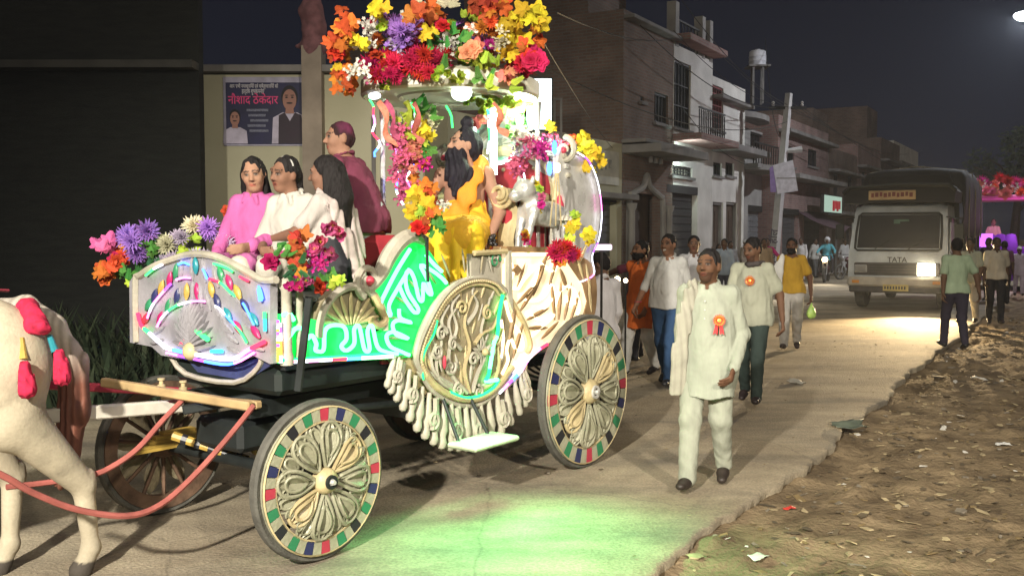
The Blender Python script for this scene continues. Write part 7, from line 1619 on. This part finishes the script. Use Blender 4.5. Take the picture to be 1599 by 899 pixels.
def twheel(x,y,dual=False):
    Rm_=Matrix.Rotation(PI/2,4,'Y'); o=MB().lathe([(.24,-.13),(.40,-.13),(.46,-.10),(.475,0),(.46,.10),(.40,.13),(.24,.13)],22,Matrix.Translation((x,y,.475))@Rm_).build('wheel',m_rubber,tk,40)
    MB().lathe([(0,-.05),(.10,-.09),(.12,-.02),(.2,-.02),(.245,-.11),(.245,.11),(0,.1)],18,Matrix.Translation((x,y,.475))@Rm_@Matrix.Scale(1 if x>0 else -1,4,Vector((0,0,1)))).build('rim',m_chrome,o,True)
for x in(-.93,.93): twheel(x,.95); twheel(x,5.0); MB().lathe([(.52,-.16),(.56,-.16),(.56,.16),(.52,.16)],14,Matrix.Translation((x,.95,.5))@Matrix.Rotation(PI/2,4,'Y')@Matrix.Rotation(PI/2,4,'Z'),ang=PI).build('mudguard',m_black,tk)
MB().box((0,3.6,.80),(1.0,6.4,.2)).build('chassis',m_black,tk)
MB().box((0,4.3,1.35),(2.26,4.9,.95),bev=.03).build('cargo_bed',mat('bed_maroon',(.14,.05,.05),.7,0,.3,3),tk)
me=MB().box((0,0,0),(.06,.09,.95)).mesh('stake',m_black)
for k in range(6):
    for e_ in(-1,1): inst('stake',me,tk,Matrix.Translation((e_*1.16,2.0+.9*k,1.36)))
# tarpaulin: rounded load with sag
nx_,ny_=18,26; a=np.linspace(-1,1,nx_); c=np.linspace(0,1,ny_); V_=[]
def tz_(u,v):
    yy=1.55+v*5.25; top=3.50-.12*(1-np.cos(u*PI/2))-.10*abs(2*v-1)**3; top=top-(.65*np.clip((.10-v)/.10,0,1)**1.3)
    return yy,top
pts=[]
for v in c:
    yy,_=tz_(0,v); row=[]
    for q in np.linspace(0,1,30):
        ang=q*2-1; w=1.2; 
        if abs(ang)<.62: x=ang/.62*w*.97; z=tz_(ang/.62,v)[1]
        else: f=(abs(ang)-.62)/.38; x=math.copysign(w*(.97+.05*math.sin(f*PI)),ang); z=tz_(1,v)[1]*(1-f)+1.75*f
        row.append((x,yy,z))
    pts.append(row)
V_=np.array(pts).reshape(-1,3); V_+=(.03*vnoise(V_,3.2,4)[:,None]+.012*vnoise(V_,11,6)[:,None])*np.array([1,.6,1]); tp=inst('tarpaulin',np_mesh('tarpaulin',V_,grid_mesh(None,ny_,30),m_tarp),tk); tp.modifiers.new('t','SOLIDIFY').thickness=.02
b=MB(); b.prism([(-1.15,1.8),(1.15,1.8),(1.12,2.75),(.9,3.25),(-.9,3.25),(-1.12,2.75)],lambda p,q,t:(p,t,q),1.74,1.80); b.build('bulkhead',m_tarp,tk)
for k in(.25,.55,.85):
    yy=1.55+k*5.25; MB().tube([(-1.26,yy,1.7),(-1.25,yy,2.9),(-1.15,yy,3.42),(0,yy,3.55),(1.15,yy,3.42),(1.25,yy,2.9),(1.26,yy,1.7)],.014,5).build('rope',mat('rope',(.3,.27,.2),.9),tk)
# overhanging crown with header board
MB().tube([(-1.25,.10,2.78),(-1.1,.0,2.90),(0,-.02,2.95),(1.1,.0,2.92),(1.22,.12,2.80)],.05,6).build('crown_rail',m_black,tk,True)
b=MB(); b.prism([(-1.24,2.54),(1.2,2.54),(1.22,2.80),(1.08,2.95),(-1.08,2.92),(-1.25,2.80)],lambda p,q,t:(p,.12+t*.9,q),0,1.6); b.build('crown_cover',m_tarp,tk)
hb2=MB().box((-.15,.08,2.72),(1.05,.04,.22),bev=.01).build('header_board',mat('board_ochre',(.42,.30,.16),.6,0,.2,4),tk)
for k in range(10): MB().box((-.58+.095*k,.055,2.72+.01*(k%3)),(.06+.015*(k%2),.008,.10)).build('board_mark',mat('board_paint',(.18,.05,.04),.7),hb2)
# the burning headlight's own light (low and grazing over the road)
hlp=Matrix.Translation(tk.location)@Matrix.Rotation(TRZ,4,'Z')@Vector((.66,-.30,.98))
lamp('truck_headlight','SPOT',hlp,5600,(1,.72,.38),hlp+Vector((-4.4,-9.0,.12)),.07,80,1.)
# ================================================================== MOTORCYCLES
def bike(label,x,y,rz,lit,power,group=None):
    g=ground(x,y); o=thing('motorcycle',label,'motorcycle',(g.x,g.y,0),rz)
    for yy in(-.62,.62):
        w=MB().tube([(0,yy+.27*math.cos(a),.30+.27*math.sin(a)) for a in np.linspace(0,2*PI,20)[:-1]],.05,7,closed=True).build('wheel',m_rubber,o,True); b=MB()
        for k in range(6): b.cyl((0,yy,.30),(0,yy+.25*math.cos(k*PI/3),.30+.25*math.sin(k*PI/3)),.008,n=4)
        b.build('spoke',m_chrome,w)
    for e_ in(-1,1): MB().cyl((.07*e_,-.62,.30),(.08*e_,-.42,.92),.022).build('fork',m_chrome,o)
    s=SDF(); s.ell((0,-.12,.80),(.13,.26,.12),.04).cone((0,.15,.76),(0,.65,.80),.10,.09,.05).cone((0,-.1,.55),(0,.2,.45),.14,.13,.06); inst('frame',s.mesh('frame',.02,mat('bike_paint',(.08,.02,.03),.3,.1)),o)
    MB().box((0,.32,.84),(.24,.66,.08),bev=.03).build('seat',m_black,o); MB().tube([(-.36,-.30,1.02),(-.12,-.42,1.0),(.12,-.42,1.0),(.36,-.30,1.02)],.016,6).build('handlebar',m_black,o)
    h=MB().sphere((0,-.50,.86),(.12,.09,.12),12,8).build('headlight',m_chrome,o,True); MB().lathe([(0,.03),(.08,.02),(.105,0)],14,Matrix.Translation((0,-.575,.86))@Matrix.Rotation(PI/2,4,'X')).build('lens',lit,h,True)
    MB().tube([(.14,.0,.35),(.15,.5,.32),(.15,.85,.36)],[.03,.04,.045],8).build('exhaust',m_chrome,o,True)
    if power:
        p=Matrix.Translation(o.location)@Matrix.Rotation(rz,4,'Z')@Vector((0,-.72,.86)); q=Matrix.Translation(o.location)@Matrix.Rotation(rz,4,'Z')@Vector((0,-6,.0)); lamp('motorcycle_headlight','SPOT',p,power,(1,.86,.62),q,.06,70,.6)
    return o,g
RIDE=fixed(SIT,elL=(.30,-.20,.36),wrL=(.33,-.48,.26),elR=(-.30,-.20,.36),wrR=(-.33,-.48,.26),chest=(0,-.03,.40),knL=(.20,-.36,.02),knR=(-.20,-.36,.02),anL=(.20,-.12,-.42),anR=(-.20,-.12,-.42),toL=(.21,-.26,-.48),toR=(-.21,-.26,-.48))
def rider(label,o,rz,col,hair,skin=(.18,.1,.07)):
    p=Matrix.Translation(o.location)@Matrix.Rotation(rz,4,'Z')@Vector((0,.18,.84)); person(label,p,rz,1.68,RIDE,skin=skin,vox=.018,hair=hair,top=dict(kind='shirt',col=col,sleeve='long',hem=-.02),bot=dict(col=(.08,.08,.1)),shoe=(.03,.03,.03))
r1=rad(-24); o,g=bike('motorcycle with an orange lit headlamp ridden by teal shirted rider',1290,440,r1,glow('bike_lamp_warm',(1,.66,.30),16),260); rider('motorcycle rider in teal shirt and pale helmet',o,r1,(.10,.34,.40),'helmet')
r2=rad(-12); o,g=bike('motorcycle with a white half ring headlamp behind the mustard man',1197,462,r2,glow('bike_lamp_white',(.9,.95,1),20),160); rider('motorcycle rider in magenta shirt behind the olive tee man',o,r2,(.38,.02,.12),'short')
bike('unlit motorcycle parked between the teal rider and the truck',1328,436,rad(-60),m_chrome,0)
# small oil lamps glowing behind the rear wheel
for x,y,c,lab in((964,436,'warm','round warm bulb right of the carriage rear, larger one'),(977,438,'warm','small warm bulb next to the orange kurta sleeve'),(940,386,'pinkish','pinkish tube light fixed behind the carriage hood')):
    p=at(x,y,11.0 if x>950 else 8.2); o=thing('bulb_lamp',lab,'lamp',p); 
    if x>950: MB().sphere((0,0,0),.035 if x<970 else .026,10,7).build('bulb',glow('bulb_'+c,(1,.72,.42),12),o,True); MB().cyl((0,0,-.03),(0,0,-p.z),.012,n=6).build('stand',m_iron,o)
    else: MB().box((0,0,0),(.17,.03,.05),bev=.01).build('bulb',glow('bulb_'+c,(1,.75,.95),1.6),o); MB().cyl((0,.03,-.02),(0,.03,-p.z),.012,n=6).build('stand',m_iron,o)
# ================================================================== far decorated float
fz=at(1578,420,31.); ft=thing('decorated_float','purple draped float with pink lights and flowers following the truck','parade float',(fz.x+.5,31.5,0),TRZ)
m_pur=mat('drape_purple',(.16,.03,.40),.7,0,.2,4); 
for k in range(5):
    x=-1.4+.30*k; s=.5+.5*math.sin(k*2.2); MB().tube([(x,-.55-.06*s,1.75),(x+.03,-.75-.1*s,1.3),(x,-.65-.05*s,.35)],[.16,.22,.24],8,flat=(Vector((0,1,0)),.4)).build('drape',m_pur,ft,True)
MB().box((0,.6,.95),(3.0,2.2,.9),bev=.05).build('platform',m_pur,ft); MB().box((0,.8,3.0),(3.1,2.4,.16),bev=.05).build('canopy_roof',mat('float_pink',(.55,.12,.3),.7),ft)
for x in(-1.4,1.4):
    for y in(-.3,1.9): MB().cyl((x,y,1.4),(x,y,2.95),.05).build('post',mat('float_pink',(.5,.1,.3)),ft)
for x,m in((-1.38,glow('float_magenta',(1,.18,.85),5)),(1.2,glow('float_magenta',(1,.18,.85),5)),(.3,glow('float_orange',(1,.45,.2),3))): MB().cyl((x,-.42,1.5),(x+.05,-.42,2.85),.04).build('light_tube',m,ft)
MB().box((-1.15,-.86,1.45),(.9,.04,.75)).build('lit_panel',glow('float_violet',(.62,.16,1),1.6),ft); MB().box((.9,-.5,2.55),(1.2,.05,.4)).build('lit_panel',glow('float_amber',(1,.42,.25),1.4),ft)
for k in range(60):
    p=(FR.uniform(-1.6,1.6),FR.uniform(-.5,.6),3.1+FR.uniform(0,.4)*(1+.3*math.sin(k))); inst('flower',flower_mesh(*FR.choice([('mum','pink'),('mum','red'),('bunch','white'),('rose','coral'),('mum','magenta')])),ft,TRS(p,basis((FR.gauss(0,.4),-1,.4)),FR.uniform(.14,.24)))
q=Matrix.Translation(ft.location)@Matrix.Rotation(TRZ,4,'Z'); lamp('float_light','POINT',q@Vector((.2,-1.2,2.3)),38,(1,.35,.95),None,.2)
person('seated figure in cream clothes riding on the far purple float',q@Vector((-.75,.0,1.5)),TRZ,1.6,SIT,skin=(.25,.15,.11),vox=.022,top=dict(kind='kurta',col=(.62,.48,.36),sleeve='long',hem=-.02),bot=dict(col=(.6,.45,.35)))
# dim tree behind the float
tr=thing('roadside_tree','dim leafy tree rising in the haze behind the far float','tree',(30,58,0)); lv=MB()
MB().tube([(0,0,-.2),(.1,0,2),(.3,.1,4.2),(.2,.2,6)],[.35,.28,.2,.08],8).build('trunk',m_wood_d,tr,True)
b=MB(); 
for k in range(7): a=k*.9; b.tube([(.2,.1,3+.4*k),(1.2*math.cos(a),1.2*math.sin(a),4.2+.4*k),(2.2*math.cos(a),2.2*math.sin(a),5+.3*k)],[.12,.07,.03],5)
b.build('limb',m_wood_d,tr)
cl=[(Vector((2.3*math.cos(k*2.1)*FR.uniform(.3,1.1),2.3*math.sin(k*2.1)*FR.uniform(.3,1.1),4.4+FR.uniform(0,3.0))),FR.uniform(.6,1.2)) for k in range(16)]
for k in range(2600):
    c,r=FR.choice(cl); d=Vector((FR.gauss(0,1),FR.gauss(0,1),FR.gauss(0,.8))).normalized()*r*FR.uniform(.5,1.05); p=c+d; a=Vector((FR.gauss(0,1),FR.gauss(0,1),FR.gauss(0,1))).normalized()*.16; bb_=a.orthogonal().normalized()*.09
    lv.add([p-a,p+bb_,p+a,p-bb_],[(0,1,2,3)],k%2)
lv.build('crown',[mat('leaf_a',(.045,.07,.03),.8),mat('leaf_b',(.07,.09,.04),.8)],tr)
# ================================================================== dusty night air
hz=MB().box((0,150,6.2),(900,900,15.)).mesh('haze',[])
hm=bpy.data.materials.new('dusty_air'); hm.use_nodes=True; nt=hm.node_tree; nt.nodes.clear(); o_=_nd(nt,'ShaderNodeOutputMaterial'); v_=_nd(nt,'ShaderNodeVolumePrincipled')
v_.inputs['Color'].default_value=(.80,.87,1,1); v_.inputs['Density'].default_value=.0009; v_.inputs['Anisotropy'].default_value=.35; nt.links.new(v_.outputs[0],o_.inputs['Volume'])
hz.materials.append(hm); ho=inst('haze',hz); tag(ho,kind='stuff')
SC.cycles.volume_bounces=0
